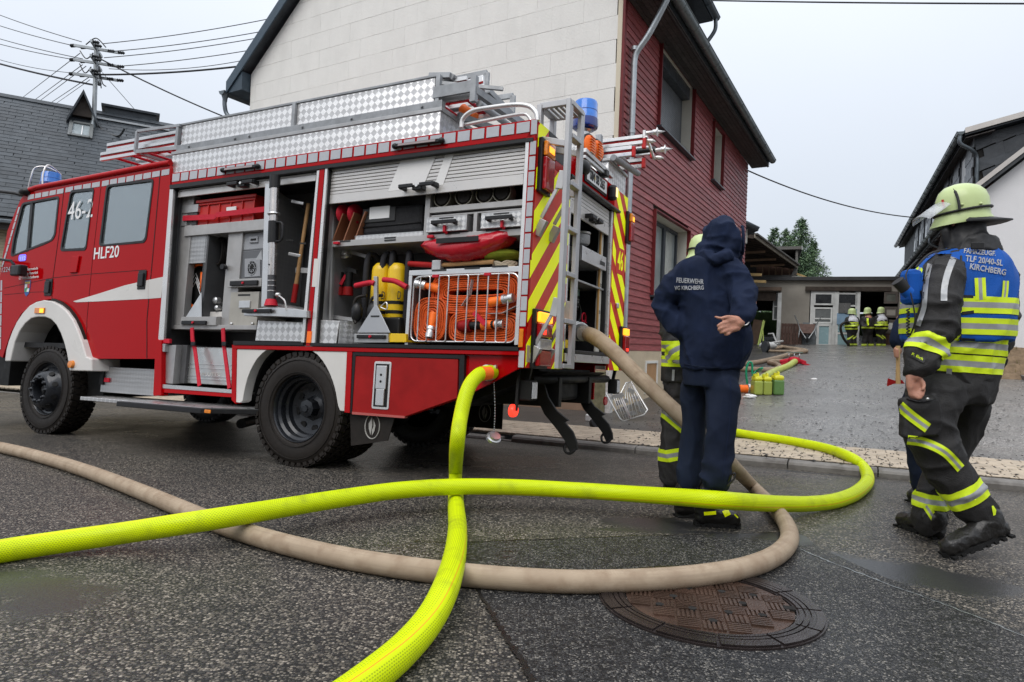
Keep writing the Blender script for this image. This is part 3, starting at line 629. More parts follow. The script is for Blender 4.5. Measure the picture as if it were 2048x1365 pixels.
wire((194, 150), (640, 110), 19, .15, .030, 'thick black overhead cable running from the mast to the cream gable')
wire((196, 116), (520, 262), 22, .1, .024, 'black cable falling from the mast down behind the ladder rack of the fire engine')
wire((1400, 1), (2120, 8), 12, .02, .018, 'black cable crossing the sky at the top right edge', 16)
wire((1492, 340), (1835, 436), 25, .28, .022, 'sagging cable between the red house and the building on the right', 20)
# ---- workshop across the yard
WA, WB = np.array(ray(1505, 692)*28.6), np.array(ray(1782, 697)*26.6)
wz = .27; WX = WB-WA; WX[2] = 0; WX = _n(WX); WY = np.array([-WX[1], WX[0], 0]); WA[2] = wz
WM = Matrix(((WX[0], WY[0], 0, WA[0]), (WX[1], WY[1], 0, WA[1]), (0, 0, 1, WA[2]), (0, 0, 0, 1)))
def wk(px, py, y=0.): P = pip(px, py, WA+WY*y, WY)-WA; return float(P@WX), float(P[2])
WS = thing('workshop', 'low grey rendered workshop with smoke blackened openings across the yard', 'workshop', WM)
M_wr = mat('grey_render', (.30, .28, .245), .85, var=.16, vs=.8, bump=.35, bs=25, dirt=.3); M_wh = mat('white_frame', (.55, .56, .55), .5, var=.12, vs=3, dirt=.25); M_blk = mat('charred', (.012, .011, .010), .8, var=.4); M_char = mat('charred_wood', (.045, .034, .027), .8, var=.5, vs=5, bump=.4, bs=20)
ztop = wk(1640, 562)[1]; xe = wk(1815, 600)[0]; xs = -4.
def wbox(name, m, a, b, y0, y1, par=None, bevel=0., **k): x0, z1 = wk(*a); x1, z0 = wk(*b); return B(name, m, par or WS, x0, x1, y0, y1, z0, z1, bevel=bevel, **k)
def wspan(px): return wk(px, 640)[0]
o1a, o1b = wspan(1500), wspan(1559); o2a, o2b = wspan(1618), wspan(1796); zo1 = wk(1540, 583)[1]; zo2 = wk(1700, 583)[1]
wb_ = MB(); wb_.box(xs, o1a, 0, .25, -.3, ztop); wb_.box(o1b, o2a, 0, .25, -.3, ztop); wb_.box(o2b, xe+4, 0, .25, -.3, ztop); wb_.box(o1a, o1b, 0, .25, zo1, ztop); wb_.box(o2a, o2b, 0, .25, zo2, ztop); wb_.build('wall', M_wr, WS)
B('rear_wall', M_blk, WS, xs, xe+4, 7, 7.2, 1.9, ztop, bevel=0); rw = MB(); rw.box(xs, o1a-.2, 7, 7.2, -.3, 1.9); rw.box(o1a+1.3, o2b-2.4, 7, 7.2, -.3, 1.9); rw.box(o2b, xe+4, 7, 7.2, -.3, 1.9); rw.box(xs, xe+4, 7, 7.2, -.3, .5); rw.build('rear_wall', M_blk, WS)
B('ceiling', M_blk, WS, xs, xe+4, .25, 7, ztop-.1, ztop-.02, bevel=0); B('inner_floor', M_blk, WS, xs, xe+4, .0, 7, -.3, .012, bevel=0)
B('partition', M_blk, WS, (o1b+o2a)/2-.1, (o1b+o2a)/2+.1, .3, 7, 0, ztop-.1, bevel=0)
B('roof_edge', mat('roof_felt', (.045, .045, .047), .6, var=.25), WS, xs, xe+4, -.18, 8, ztop, ztop+.16, bevel=.01)
B('hedge_behind', mat('dim_hedge', (.05, .09, .03), .9, var=.6, vs=2), WS, o1a-1, o2b+1, 8.5, 9.5, .3, 1.9, bevel=0)
wbox('lintel_box', M_char, (1611, 574), (1782, 583), -.12, -.0); wbox('door_rail', mat('rusty_track', (.14, .10, .075), .6, .3, var=.4, vs=4), (1478, 575), (1563, 582), -.14, -.02)
wbox('corner_post', M_wh, (1556, 586), (1560, 690), -.03, .05)
for x in (1622, 1624.5): wbox('door_jamb', M_wh, (x, 583), (x+1.8, 660), -.02, .05)
def wframe(name, px0, py0, px1, py1, t, m, pane=None, y=-.03, d=.06, bars=(), lab=None):
    x0, z1 = wk(px0, py0); x1, z0 = wk(px1, py1); f_ = MB(); f_.box(x0, x0+t, y, y+d, z0, z1); f_.box(x1-t, x1, y, y+d, z0, z1); f_.box(x0+t, x1-t, y, y+d, z0, z0+t); f_.box(x0+t, x1-t, y, y+d, z1-t, z1)
    for bz in bars: z = z0+(z1-z0)*bz; f_.box(x0+t, x1-t, y, y+d, z-t*.4, z+t*.4)
    o = f_.build(name, m, WS)
    if pane: B('pane', pane, o, x0+t, x1-t, y+d*.4, y+d*.55, z0+t, z1-t, bevel=0)
    return o
M_dg = mat('sooty_glass', (.02, .022, .024), .12, spec=.8); M_mg = mat('milky_glass', (.24, .36, .39), .25, spec=.6, var=.12, vs=2); M_gg = mat('grey_glass', (.14, .15, .15), .2, var=.2)
wframe('door_leaf', 1624, 583, 1669, 660, .09, M_wh, None); wframe('window', 1628, 586, 1666, 611, .07, M_wh, M_dg, -.045)
wframe('window', 1627, 615, 1664, 648, .07, M_wh, M_gg, -.06, bars=(.3,)); wframe('white_panel_door', 1633, 648, 1661, 694, .10, M_wh, M_mg, -.16, .07)
wbox('door_post', M_wh, (1663, 650), (1667.5, 695), -.1, -.0); wbox('door_post', M_wh, (1669.5, 584), (1674, 695), -.06, .04)
wframe('window', 1673, 586, 1714, 614, .07, M_wh, M_dg, -.04); wframe('window', 1671, 665, 1698, 695, .08, M_wh, M_mg, -.1)
wbox('door_post', M_wh, (1712, 584), (1717, 695), -.04, .05); wbox('blue_panel', mat('pale_blue_board', (.22, .34, .47), .6, var=.15, dirt=.2), (1674, 627), (1698, 650), -.09, -.05); wbox('infill_board', M_mg, (1672, 618), (1712, 665), -.045, -.02)
for x in (1677, 1689): wbox('grey_panel', mat('sooty_board', (.10, .10, .10), .7, var=.4, dirt=.4), (x, 607), (x+11, 627), -.12, -.10)
for (py0, py1, m_) in ((584, 608, mat('sooty_glass_block', (.10, .105, .09), .5, var=.3)), (614, 636, M_wr), (640, 668, M_wr)): wframe('folded_door', 1768, py0, 1795, py1, .09, mat('door_brown', (.10, .085, .075), .6, var=.2), m_, -.08)
wbox('folded_door_base', mat('rust_brown', (.065, .035, .025), .7, var=.4), (1768, 669), (1794, 693), -.07, -.01)
wk_white = wk(1779.5, 653); MB().lathe([(.14, 0), (.14, .02)], (wk_white[0], -.09, wk_white[1]), (0, -1, 0), 16).build('round_plate', M_wh, WS)
wframe('open_window', 1547, 585, 1556, 640, .05, M_wh, M_gg, .3, bars=(.5,))
wbox('overhead_door', M_char, (1478, 583), (1552, 602), .05, .12)
# upper storey, burnt lean-to roof, glazed lookout
def wq(px, py, y): P = pip(px, py, WA+WY*y, WY)-WA; return V((float(P@WX), y, float(P[2])))
M_cor = mat('old_cement_sheet', (.15, .145, .135), .75, var=.3, vs=3, dirt=.3); M_stud = mat('scorched_stud', (.20, .13, .085), .7, var=.35, vs=4)
LT = thing('burnt_lean_to', 'charred lean-to roof with bare rafters between the red house and the workshop', 'lean-to', WM)
e1, e2 = wq(1508, 470, -4.0), wq(1594, 532, 1.0); b1, b2 = wq(1440, 480, -2.0), wq(1440, 545, 1.5)
b1 = e1+V((-5.5, 0, 1.2)); b2 = e2+V((-6.5, 0, 1.0))
MB().prism([e1, e2, b2, b1], (0, 0, .10)).build('roof', M_blk, LT)
for i in range(13):
    t = i/12; p = e1.lerp(e2, t); q_ = b1.lerp(b2, t); MB().bar(p-V((0, 0, .09)), q_-V((0, 0, .09)), .07, .14).build('rafter', M_char, LT)
MB().bar(e1+V((.05, 0, .04)), e2+V((.05, 0, .04)), .16, .06).build('edge_sheet', M_cor, LT); MB().bar(e1+V((.02, 0, -.05)), e2+V((.02, 0, -.05)), .05, .12).build('edge_board', mat('weathered_board', (.30, .27, .22), .7, var=.3), LT)
for i, t in enumerate((.35, .6, .8)): p = e1.lerp(e2, t); MB().bar(p+V((-.2, 0, -.2)), p+V((-1.6, .2, -.22)), .05, .09).build('purlin', M_stud, LT)
for (a, b, w) in (((1524, 532), (1590, 532), .3), ): pass
xA, zA = wk(1513, 533, 1.2); xB, zB = wk(1590, 558, 1.2); B('scorched_wall', mat('scorched_boards', (.075, .04, .028), .8, var=.5, vs=4, bump=.3, bs=20), LT, xA, xB, 1.2, 1.3, ztop+.05, zA)
for px in (1525, 1538, 1551, 1564, 1579): x = wk(px, 545, 1.2)[0]; B('stud', M_stud, LT, x-.035, x+.035, 1.1, 1.2, ztop+.15, zA)
B('sill_beam', M_cor, LT, xA-.6, xB, 1.0, 1.15, ztop+.16, ztop+.36)
x = wk(1587, 545, 1.1)[0]; MB().bar((x-.1, 1.0, ztop+.1), (x+.15, 1.0, zA+.1), .12).build('leaning_post', M_cor, LT)
for (a, b) in (((1500, 549), (1523, 550)), ((1508, 561), (1532, 564))): p, q_ = wq(*a, -1.6), wq(*b, -1.9); MB().bar(p-V((1, 0, 0)), q_, .12, .11).build('fresh_beam', mat('new_wood', (.52, .36, .16), .6, var=.15), LT, .004)
GT = thing('glazed_lookout', 'small glazed lookout box on the workshop roof in front of the conifers', 'roof structure', WM)
a, b = wq(1594, 500, 1.3), wq(1611, 510, 3.0); zl = ztop+.2
for (x, y) in ((a.x, 1.3), (a.x-2.6, 1.3), (a.x, 2.4), (a.x, 3.6)): B('post', M_cor, GT, x-.05, x+.05, y-.05, y+.05, zl, a.z)
B('flat_roof', M_cor, GT, a.x-2.8, a.x+.18, 1.15, 3.8, a.z, a.z+.14); B('fascia', M_wh, GT, a.x+.19, a.x+.22, 1.15, 3.8, a.z-.02, a.z+.16)
B('pane', M_dg, GT, a.x-.02, a.x, 1.35, 3.55, zl, a.z-.02, bevel=0); B('dark_board', M_blk, GT, a.x-2.55, a.x-.06, 2.6, 2.65, zl, a.z, bevel=0)
p, q_ = wq(1594, 548, 1.15), wq(1626, 561, 1.0); MB().bar(p, q_, .09).build('fresh_beam', MATS['new_wood'], GT)
MB().ell(wq(1594, 559, .2), (.42, .2, .14), nu=10, nv=6).build('rubble_sack', M_cor, GT)
EV = thing('rear_roof', 'dark eaves of a further roof peeping out behind the red house', 'roof', Matrix.Translation(V(ray(1517, 462)*23)))
MB().prism([(0, 0, 0), (0, 0, .14), (-2.2, .6, 1.35), (-2.2, .6, 1.2)], (0, 4, 0)).build('roof', M_slate, EV); MB().tube([(0, -.02, .05), (-2.2, .58, 1.25)], .09, 8).build('verge', M_zincd, EV)
B('wall', mat('pale_render', (.5, .49, .46), .8), EV, -2.6, -.28, .3, 3.5, -.42, .1)
# things in front of the workshop
def wloc(px, py, y=0.): x, z = wk(px, py, y); return x, z
(x0, z1), (x1, z0) = wk(1563, 647, -.3), wk(1603, 691, -.3); PL = thing('wooden_pallet', 'dark reddish wooden pallet stood on edge against the grey workshop wall', 'pallet', WM@Matrix.Translation((x0, -.3, z0)))
M_plt = mat('pallet_wood', (.085, .05, .04), .8, var=.35, vs=6, bump=.4, bs=30); w_ = x1-x0; h_ = z1-z0
for k in range(7): MB().box(w_*k/7, w_*(k+.86)/7, 0, .025, 0, h_).build('board', M_plt, PL)
for z in (.03, h_/2-.05, h_-.13): MB().box(0, w_, .026, .12, z, z+.1).build('bearer', M_plt, PL)
P0 = Matrix.Translation((wk(1614, 688, -.7)[0], -.7, wk(1614, 688, -.7)[1]))
WBm = thing('wheelbarrow', 'old wheelbarrow tipped up on its nose against the workshop wall', 'wheelbarrow', WM@P0)
MB().prism([(-.22, .1, .45), (.22, .1, .45), (.32, .3, .85), (-.32, .3, .85)], (0, .2, -.05)).build('tray', mat('rusty_tray', (.09, .055, .045), .7, .2, var=.4, vs=5), WBm)
MB().lathe([(.0, -.04), (.17, -.04), (.19, 0), (.17, .04), (0, .04)], (0, -.02, .22), (1, 0, 0), 16).build('wheel', M_ins, WBm)
for s in (-1, 1): MB().tube([(s*.05, 0, .22), (s*.28, .1, .6), (s*.40, .12, .95), (s*.52, -.02, 1.2)], .022, 6).build('handle', M_galv, WBm); MB().tube([(s*.3, .1, .62), (s*.34, -.1, .25)], .018, 6).build('leg', M_galv, WBm)
def lean(name, a, b, y0, y1, w, h, m, lab, cat): p, q_ = wq(*a, y0), wq(*b, y1); return MB().bar(p, q_, w, h, up=(0, 1, 0)).build(name, m, mw=WM, label=lab, cat=cat)
M_lime = mat('lime_profile', (.42, .52, .12), .5, var=.1)
lean('steel_profile', (1516, 691), (1527, 641), -.6, .1, .05, .05, M_lime, 'lime green steel profile leaning in the dark doorway, leftmost', 'profile'); lean('steel_profile', (1519, 692), (1529, 643), -.5, .1, .04, .04, M_lime, 'lime green steel profile leaning in the dark doorway, steeper one in the middle', 'profile'); lean('steel_profile', (1527, 688), (1525, 645), -.5, .1, .04, .04, M_lime, 'lime green steel profile standing nearly upright in the dark doorway, rightmost', 'profile')
lean('leaning_board', (1508, 692), (1518, 641), -.2, .2, .45, .05, mat('brown_board', (.10, .062, .04), .7, var=.3), 'brown board leaning inside the dark workshop doorway', 'board')
lean('white_batten', (1555, 689), (1546, 667), -.5, -.3, .06, .06, M_wh, 'white batten lying aslant at the dark doorway', 'batten'); lean('white_batten', (1546, 667), (1536, 668), -.3, -.3, .05, .05, M_wh, 'short white batten sticking out level from the leaning one', 'batten')
(x0, z1), (x1, z0) = wk(1591, 648, -.25), wk(1632, 694, -.25)
B('leaning_sheet', mat('grey_sheet', (.15, .17, .18), .5, var=.2), None, 0, .75, 0, .03, 0, 1.05, label='grey sheet leaning on the wall behind the wheelbarrow', cat='sheet').matrix_world = WM@Matrix.Translation((x0+.3, -.12, z0))@Matrix.Rotation(R(-6), 4, 'X')
# ---- right hand building
RV = _n(ray(1670, 706)); RV[2] = 0; RV = _n(RV); RX = np.array([RV[1], -RV[0], 0])        # along the eaves (away), and to the right
RO = ray(1940, 383)*15.6; RO2 = RO.copy()
RM = Matrix(((RX[0], RV[0], 0, RO[0]), (RX[1], RV[1], 0, RO[1]), (0, 0, 1, RO[2]), (0, 0, 0, 1)))      # origin: lower eaves near corner
def rt(px, py, y=0.): P = pip(px, py, RO+RV*y, RV)-RO; return float(P@RX), float(P[2])
RH = thing('white_side_building', 'white rendered building on the right with low dark eaves and a slate hung upper storey', 'building', RM)
M_white = mat('white_render', (.70, .70, .71), .85, var=.04, vs=2, bump=.35, bs=60); M_metal = mat('verge_metal', (.50, .47, .44), .4, .4, var=.1)
sx, sz = rt(2048, 300); sl_ = (sz-0)/(sx); zb2 = rt(1990, 697)[1]; xw = rt(1958, 500)[0]
LEN = 22.
MB().prism([(xw, .05, zb2), (9, .05, zb2), (9, .05, 9*sl_-.25), (xw, .05, xw*sl_-.25)], (0, .3, 0)).build('wall', M_white, RH)
B('side_wall', mat('side_render', (.10, .055, .045), .8, var=.2), RH, xw, xw+.3, .36, LEN, zb2-.6, .3, bevel=0)
MB().prism([(-.02, -.28, -.10), (9, -.28, 9*sl_-.10), (9, -.28, 9*sl_+.04), (-.02, -.28, .04)], (0, .04, 0)).build('verge_board', M_metal, RH)
MB().prism([(0, -.24, -.18), (9, -.24, 9*sl_-.18), (9, -.24, 9*sl_+.02), (0, -.24, .02)], (0, LEN, 0)).build('roof', mat('lower_roof_slate', (.05, .055, .06), .45, var=.3, vs=7, bump=.5, bs=18), RH)
MB().prism([(.02, -.22, -.26), (xw, -.22, xw*sl_-.26), (xw, -.22, xw*sl_-.19), (.02, -.22, -.19)], (0, LEN, 0)).build('soffit', M_dwood, RH)
for k in range(22): y = .1+k*.78; MB().bar((.0, y, -.3), (xw, y, xw*sl_-.3), .06, .1).build('rafter_end', M_dwood, RH)
gutter('gutter', (-.09, -.3, -.02), (-.09, LEN, -.02), .09, mat('wet_gutter', (.10, .115, .12), .3, .5, var=.3, vs=6), RH, (-1, 0, 0))
# upper storey
ux0, uz0 = rt(1931, 262, 1.6); ulx, ulz = rt(1815, 475, 13.0); yu = 1.6
px_, pz_ = rt(1930, 262, yu); dn, dzn = rt(2048, 229, yu); us = (dzn-pz_)/(dn-px_); wx_, _ = rt(1947, 300, yu+.35)
SH = MB(); 
ubk = MB().prism([(wx_, yu+.36, -.2), (10, yu+.36, -.2), (10, yu+.36, pz_+(10-px_)*us-.12), (wx_, yu+.36, pz_+(wx_-px_)*us-.12)], (0, .3, 0)).build('upper_gable', M_blk, RH)
M_bs = mat('big_slate', (.060, .066, .074), .35, var=.3, vs=3, bump=.3, bs=20)
for r_ in range(9):
    for c_ in range(16):
        a0 = V((wx_+.05+c_*.43+(r_ % 2)*.21, 0, -.3+r_*.30+c_*.15)); u_ = V((1, 0, .42)).normalized()*.46; v_ = V((-.16, 0, 1)).normalized()*.33
        poly = [(a0.x, a0.z), (a0.x+u_.x, a0.z+u_.z), (a0.x+u_.x+v_.x, a0.z+u_.z+v_.z), (a0.x+v_.x, a0.z+v_.z)]
        poly = clip(poly, -us, 1, pz_-px_*us-.14); poly = clip(poly, -1, 0, -(wx_+.02)); poly = clip(poly, sl_, -1, .05)
        if len(poly) > 2: MB().prism([(x, yu+.335+random.uniform(-.006, .006), z) for x, z in poly], (0, -.018, 0)).build('slate', M_bs, ubk, 0)
MB().prism([(px_, yu-.05, pz_-.07), (10, yu-.05, pz_+(10-px_)*us-.07), (10, yu-.05, pz_+(10-px_)*us+.07), (px_, yu-.05, pz_+.07)], (0, .05, 0)).build('upper_verge', M_metal, RH)
MB().prism([(px_, yu, pz_-.12), (10, yu, pz_+(10-px_)*us-.12), (10, yu, pz_+(10-px_)*us+.05), (px_, yu, pz_+.05)], (0, LEN-2, 0)).build('upper_roof', M_slate, RH)
for k in range(4): MB().prism([(px_+.02+k*.16, yu, pz_-.20+k*.16*us), (px_+.17+k*.16, yu, pz_-.20+(k+1)*.16*us), (px_+.17+k*.16, yu, pz_-.18+(k+1)*.16*us), (px_+.02+k*.16, yu, pz_-.18+k*.16*us)], (0, LEN-2, 0)).build('soffit_board', M_dwood, RH)
gutter('gutter', (px_-.09, yu-.05, pz_-.02), (px_-.09, LEN, pz_-.02), .09, MATS['wet_gutter'], RH, (-1, 0, 0))
B('upper_wall', M_sl3, RH, wx_, wx_+.2, yu+.4, LEN-1, -.3, pz_-.1, bevel=0)
for k in range(7):
    y0 = yu+.6+k*2.1
    B('upper_window', M_wh if k == 0 else M_dg, RH, wx_-.02, wx_, y0+.65, y0+1.3, .15, pz_-.35)
    for j in range(7):
        for i2 in range(3):
            B('wall_slate', M_bs, RH, wx_-.03-.01*(j % 2), wx_-.005, y0-.4+i2*.34+(j % 2)*.12, y0-.07+i2*.34+(j % 2)*.12, .0+j*.26, .27+j*.26, bevel=0)
p = V((px_-.09, yu+.02, pz_-.1)); q_ = wx_+.05
MB().tube(spline([p, p+V((0, 0, -.22)), p+V((.25, .1, -.38)), V((q_-.0, yu+.25, p.z-.52)), V((q_+.03, yu+.25, p.z-.75))], 6)+[V((q_+.03, yu+.25, p.z-1.4))], .05, 12).build('downpipe', M_zincd, RH)
MB().tube(spline([(-.09, 6.4, -.1), (-.09, 6.4, -.3), (.25, 6.4, -.5), (xw-.06, 6.4, -.7)], 6)+[V((xw-.06, 6.4, zb2))], .045, 10).build('downpipe', M_zincd, RH)
# bank under the white wall and its edging
bk = MB(); xs_ = np.linspace(xw-.1, 9, 26); ys_ = np.linspace(-1.2, .1, 10)
gv = []
for y in ys_:
    for x in xs_:
        t = min(1, max(0, (y+1.1)/1.1)); wpt = RM@V((x, y, 0)); zg = h2(wpt.x, wpt.y)-RO[2]; z = zg*(1-t)+(zb2+.02)*t+random.uniform(-.035, .035)+(.05 if 0 < t < 1 else -.02)
        gv.append((x, y, z))
nx_ = len(xs_); bk.add(gv, [(i*nx_+j, i*nx_+j+1, (i+1)*nx_+j+1, (i+1)*nx_+j) for i in range(9) for j in range(nx_-1)], 0, False)
bk.build('earth_bank', mat('bank_soil', (.17, .12, .075), .9, var=.45, vs=7, bump=.6, bs=25), mw=RM, kind='structure')
mb = MB()
for i in range(900):
    x, t = random.uniform(xw, 9), random.random(); y = -1.1+1.1*t; wpt = RM@V((x, y, 0)); z = (h2(wpt.x, wpt.y)-RO[2])*(1-t)+(zb2+.02)*t+.03; p = V((x, y, z)); a_ = random.random()*6.28; s = V((math.cos(a_), math.sin(a_), 0))*.008; q2 = p+V((random.uniform(-.05, .05), random.uniform(-.05, .05), random.uniform(.05, .14)))
    mb.add([p-s, p+s, q2], [(0, 1, 2)])
mb.build('dry_grass', mat('dry_grass', (.20, .17, .07), .8, var=.5), mw=RM, label='dry grass and weeds on the bank below the white wall', cat='grass', kind='stuff')
ka = gpix(1996, 741, h2); kb_ = gpix(2075, 769, h2); MB().bar(V(ka)+V((0, 0, .03)), V(kb_)+V((0, 0, .03)), .1, .12).build('edging_kerb', M_kerb, kind='structure')
# ---- conifers behind the workshop
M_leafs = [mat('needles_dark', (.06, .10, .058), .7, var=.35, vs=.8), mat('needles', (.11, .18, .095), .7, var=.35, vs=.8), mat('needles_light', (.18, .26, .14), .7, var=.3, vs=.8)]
def conifer(px, ptop, depth, w, lab, seed, zbase=.5, dens=1.):
    rnd = random.Random(seed); P = V(ray(px, ptop)*depth); h = P.z-zbase; base = V((P.x, P.y, zbase))
    t_ = thing('conifer', lab, 'tree', Matrix.Translation(base)); MB().tube([(0, 0, 0), (0, 0, h*.5), (0, 0, h*.98)], [.22, .12, .02], 8).build('trunk', M_dwood, t_)
    mb = MB(); nb = int(230*dens)
    for i in range(nb):
        f = (i+rnd.random())/nb; z = h*(.04+.96*f); L = w*(1-f)**.72*rnd.uniform(.65, 1.22)+.10; a = rnd.random()*6.28; d = V((math.cos(a), math.sin(a), 0)); sg = rnd.uniform(.1, .35)
        K = max(4, int(L/.10))
        for j in range(K):
            tt = (j+.6)/K; p = d*L*tt+V((0, 0, z-sg*L*tt*tt+.35*L*tt**3)); fan = L*.28*(1.1-tt)+.07
            for k in range(8):
                q2 = p+V((rnd.gauss(0, fan*.5), rnd.gauss(0, fan*.5), rnd.gauss(0, .09))); s = rnd.uniform(.045, .10); u_ = V((rnd.gauss(0, 1), rnd.gauss(0, 1), rnd.gauss(0, .5))).normalized()*s; v_ = (d*.6+V((rnd.gauss(0, .5), rnd.gauss(0, .5), rnd.uniform(-.6, .5)))).normalized()*s*2
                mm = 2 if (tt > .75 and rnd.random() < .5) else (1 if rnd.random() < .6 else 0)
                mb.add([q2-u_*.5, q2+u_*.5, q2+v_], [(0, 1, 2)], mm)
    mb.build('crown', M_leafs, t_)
conifer(1603, 441, 40, 2.3, 'tall broad conifer behind the workshop roof', 3, dens=1.4); conifer(1572, 462, 41, 1.9, 'slightly lower conifer fused to the left flank of the tallest one', 5, dens=1.1)
conifer(1549, 458, 43, 1.5, 'thin topped conifer at the left of the group behind the lean-to', 8); conifer(1626, 485, 41, 1.8, 'lowest conifer on the right flank of the tallest one', 9, dens=1.1)
# ================================================================ FIRE ENGINE
_before = set(bpy.data.objects)
def flush_shear():                                    # bring everything built in engine coordinates into the square frame
    seen = set()
    for o in set(bpy.data.objects)-_before:
        if o.type == 'MESH' and o.data.name not in seen: seen.add(o.data.name); o.data.transform(SMAT)
    _before.update(bpy.data.objects)
M_red = mat('engine_red', (.37, .001, .003), .4, coat=.55, spec=.0, var=.05, vs=1.2, rvar=.05); M_redm = mat('worn_red', (.27, .010, .010), .5, spec=.15, var=.2, vs=5); M_wht = mat('engine_white', (.62, .60, .57), .35, coat=.6, var=.06, vs=2, dirt=.12)
M_rub = mat('rubber', (.016, .0125, .010), .55, var=.3, vs=20); M_blkp = mat('black_plastic', (.013, .013, .014), .4, var=.2, vs=8); M_chas = mat('chassis_black', (.007, .007, .007), .6, var=.5, vs=5)
M_alu = mat('aluminium', (.60, .60, .60), .34, .85, var=.10, vs=6); M_alud = mat('dull_aluminium', (.40, .40, .40), .45, .7, var=.2, vs=5); M_chr = mat('anodised_rail', (.66, .65, .64), .3, .6, var=.06); M_slat = mat('shutter_slat', (.58, .56, .54), .36, .45, var=.05, vs=3)
M_tread = treadplate('tread_plate', cell=.05); M_treads = treadplate('fine_tread_plate', .05, cell=.032, col=(.40, .40, .40), rough=.42); M_retro = mat('reflective_tape', (.42, .43, .46), .35, var=.06, vs=30, bump=.1, bs=300)
M_yel = mat('signal_yellow', (.95, 1.0, .0), .45, coat=.15, spec=.2, var=.04, emit=.12, ecol=(.8, .95, 0)); M_org = mat('chevron_red', (.62, .03, .012), .4, coat=.2, spec=.2, var=.06, vs=4)  # the yellow gets a faint glow of its own, though no lamp
M_amb = mat('amber_lens', (.75, .22, .01), .2, coat=1, var=.2, vs=40); M_ambl = mat('amber_lit', (1., .36, .02), .2, emit=1.5, ecol=(1, .33, .02), var=0); M_rlen = mat('red_lens', (.34, .008, .012), .15, coat=1, var=.25, vs=40); M_rlit = mat('red_lit', (1., .03, .02), .2, emit=1.4, ecol=(1, .04, .02), var=0)
M_clr = mat('clear_lens', (.6, .62, .65), .12, .3, coat=1, var=.3, vs=50); M_blue = mat('blue_lens', (.01, .13, .50), .15, coat=.6, var=.2, vs=20, emit=.05, ecol=(.02, .30, .9)); M_bluel = mat('blue_dark', (.01, .03, .20), .15, coat=1)
M_orp = mat('orange_paint', (.85, .14, .01), .4, var=.08); M_sig = mat('signal_orange', (.9, .17, .02), .45, var=.05, emit=.05); M_white = mat('lettering_white', (.75, .75, .75), .4, var=.04); M_galvs = mat('galvanised_beam', (.30, .31, .32), .5, .55, var=.25, vs=8)
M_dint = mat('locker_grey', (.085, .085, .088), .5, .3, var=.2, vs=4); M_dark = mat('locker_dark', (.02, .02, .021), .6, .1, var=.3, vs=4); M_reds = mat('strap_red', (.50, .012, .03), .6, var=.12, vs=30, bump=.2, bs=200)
def winglass(name, tint=(.55, .66, .64), d=.62):
    m = bpy.data.materials.new(name); m.use_nodes = True; n, l = ngroup(m); n.clear()
    out = nd(n, 'ShaderNodeOutputMaterial'); tr = nd(n, 'ShaderNodeBsdfTransparent'); tr.inputs[0].default_value = (*tint, 1); gl = nd(n, 'ShaderNodeBsdfGlossy'); gl.inputs[0].default_value = (.85, .92, .95, 1); gl.inputs['Roughness'].default_value = .02
    g = nd(n, 'ShaderNodeNewGeometry'); t = nd(n, 'ShaderNodeTexNoise'); t.inputs['Scale'].default_value = 170; t.inputs['Detail'].default_value = 1; l.new(g.outputs['Position'], t.inputs['Vector']); r_ = nd(n, 'ShaderNodeMapRange'); r_.inputs['From Min'].default_value = .66; r_.inputs['From Max'].default_value = .72; l.new(t.outputs[0], r_.inputs[0])
    bp = nd(n, 'ShaderNodeBump'); bp.inputs['Strength'].default_value = .5; bp.inputs['Distance'].default_value = .002; l.new(r_.outputs[0], bp.inputs['Height']); l.new(bp.outputs[0], gl.inputs['Normal'])
    df = nd(n, 'ShaderNodeBsdfDiffuse'); df.inputs[0].default_value = (.30, .36, .37, 1); mx2 = nd(n, 'ShaderNodeMixShader'); mx2.inputs[0].default_value = .22; l.new(tr.outputs[0], mx2.inputs[1]); l.new(df.outputs[0], mx2.inputs[2])
    lw = nd(n, 'ShaderNodeFresnel'); lw.inputs[0].default_value = 1.7; f = math_(n, l, 'MINIMUM', math_(n, l, 'MULTIPLY_ADD', lw.outputs[0], 1.5, .16), 1.); mx_ = nd(n, 'ShaderNodeMixShader'); l.new(f, mx_.inputs[0]); l.new(mx2.outputs[0], mx_.inputs[1]); l.new(gl.outputs[0], mx_.inputs[2]); l.new(mx_.outputs[0], out.inputs[0]); return m
M_wg = winglass('rainy_window_glass')
M_red.node_tree.nodes['Principled BSDF'].inputs['Coat IOR'].default_value = 1.38
FE = thing('fire_engine', 'red and white fire engine with open equipment lockers parked on the street', 'fire engine', TMAT)
def rnd_poly(P, r, n=4):
    out = []; K = len(P)
    for i in range(K):
        a, b, c = V(P[i-1]), V(P[i]), V(P[(i+1) % K]); rr = min(r, (a-b).length*.45, (c-b).length*.45); p, q_ = b+(a-b).normalized()*rr, b+(c-b).normalized()*rr
        for j in range(n+1): t = j/n; out.append(p*(1-t)**2+b*2*t*(1-t)+q_*t*t)
    return [(v_[0], v_[1]) for v_ in out]
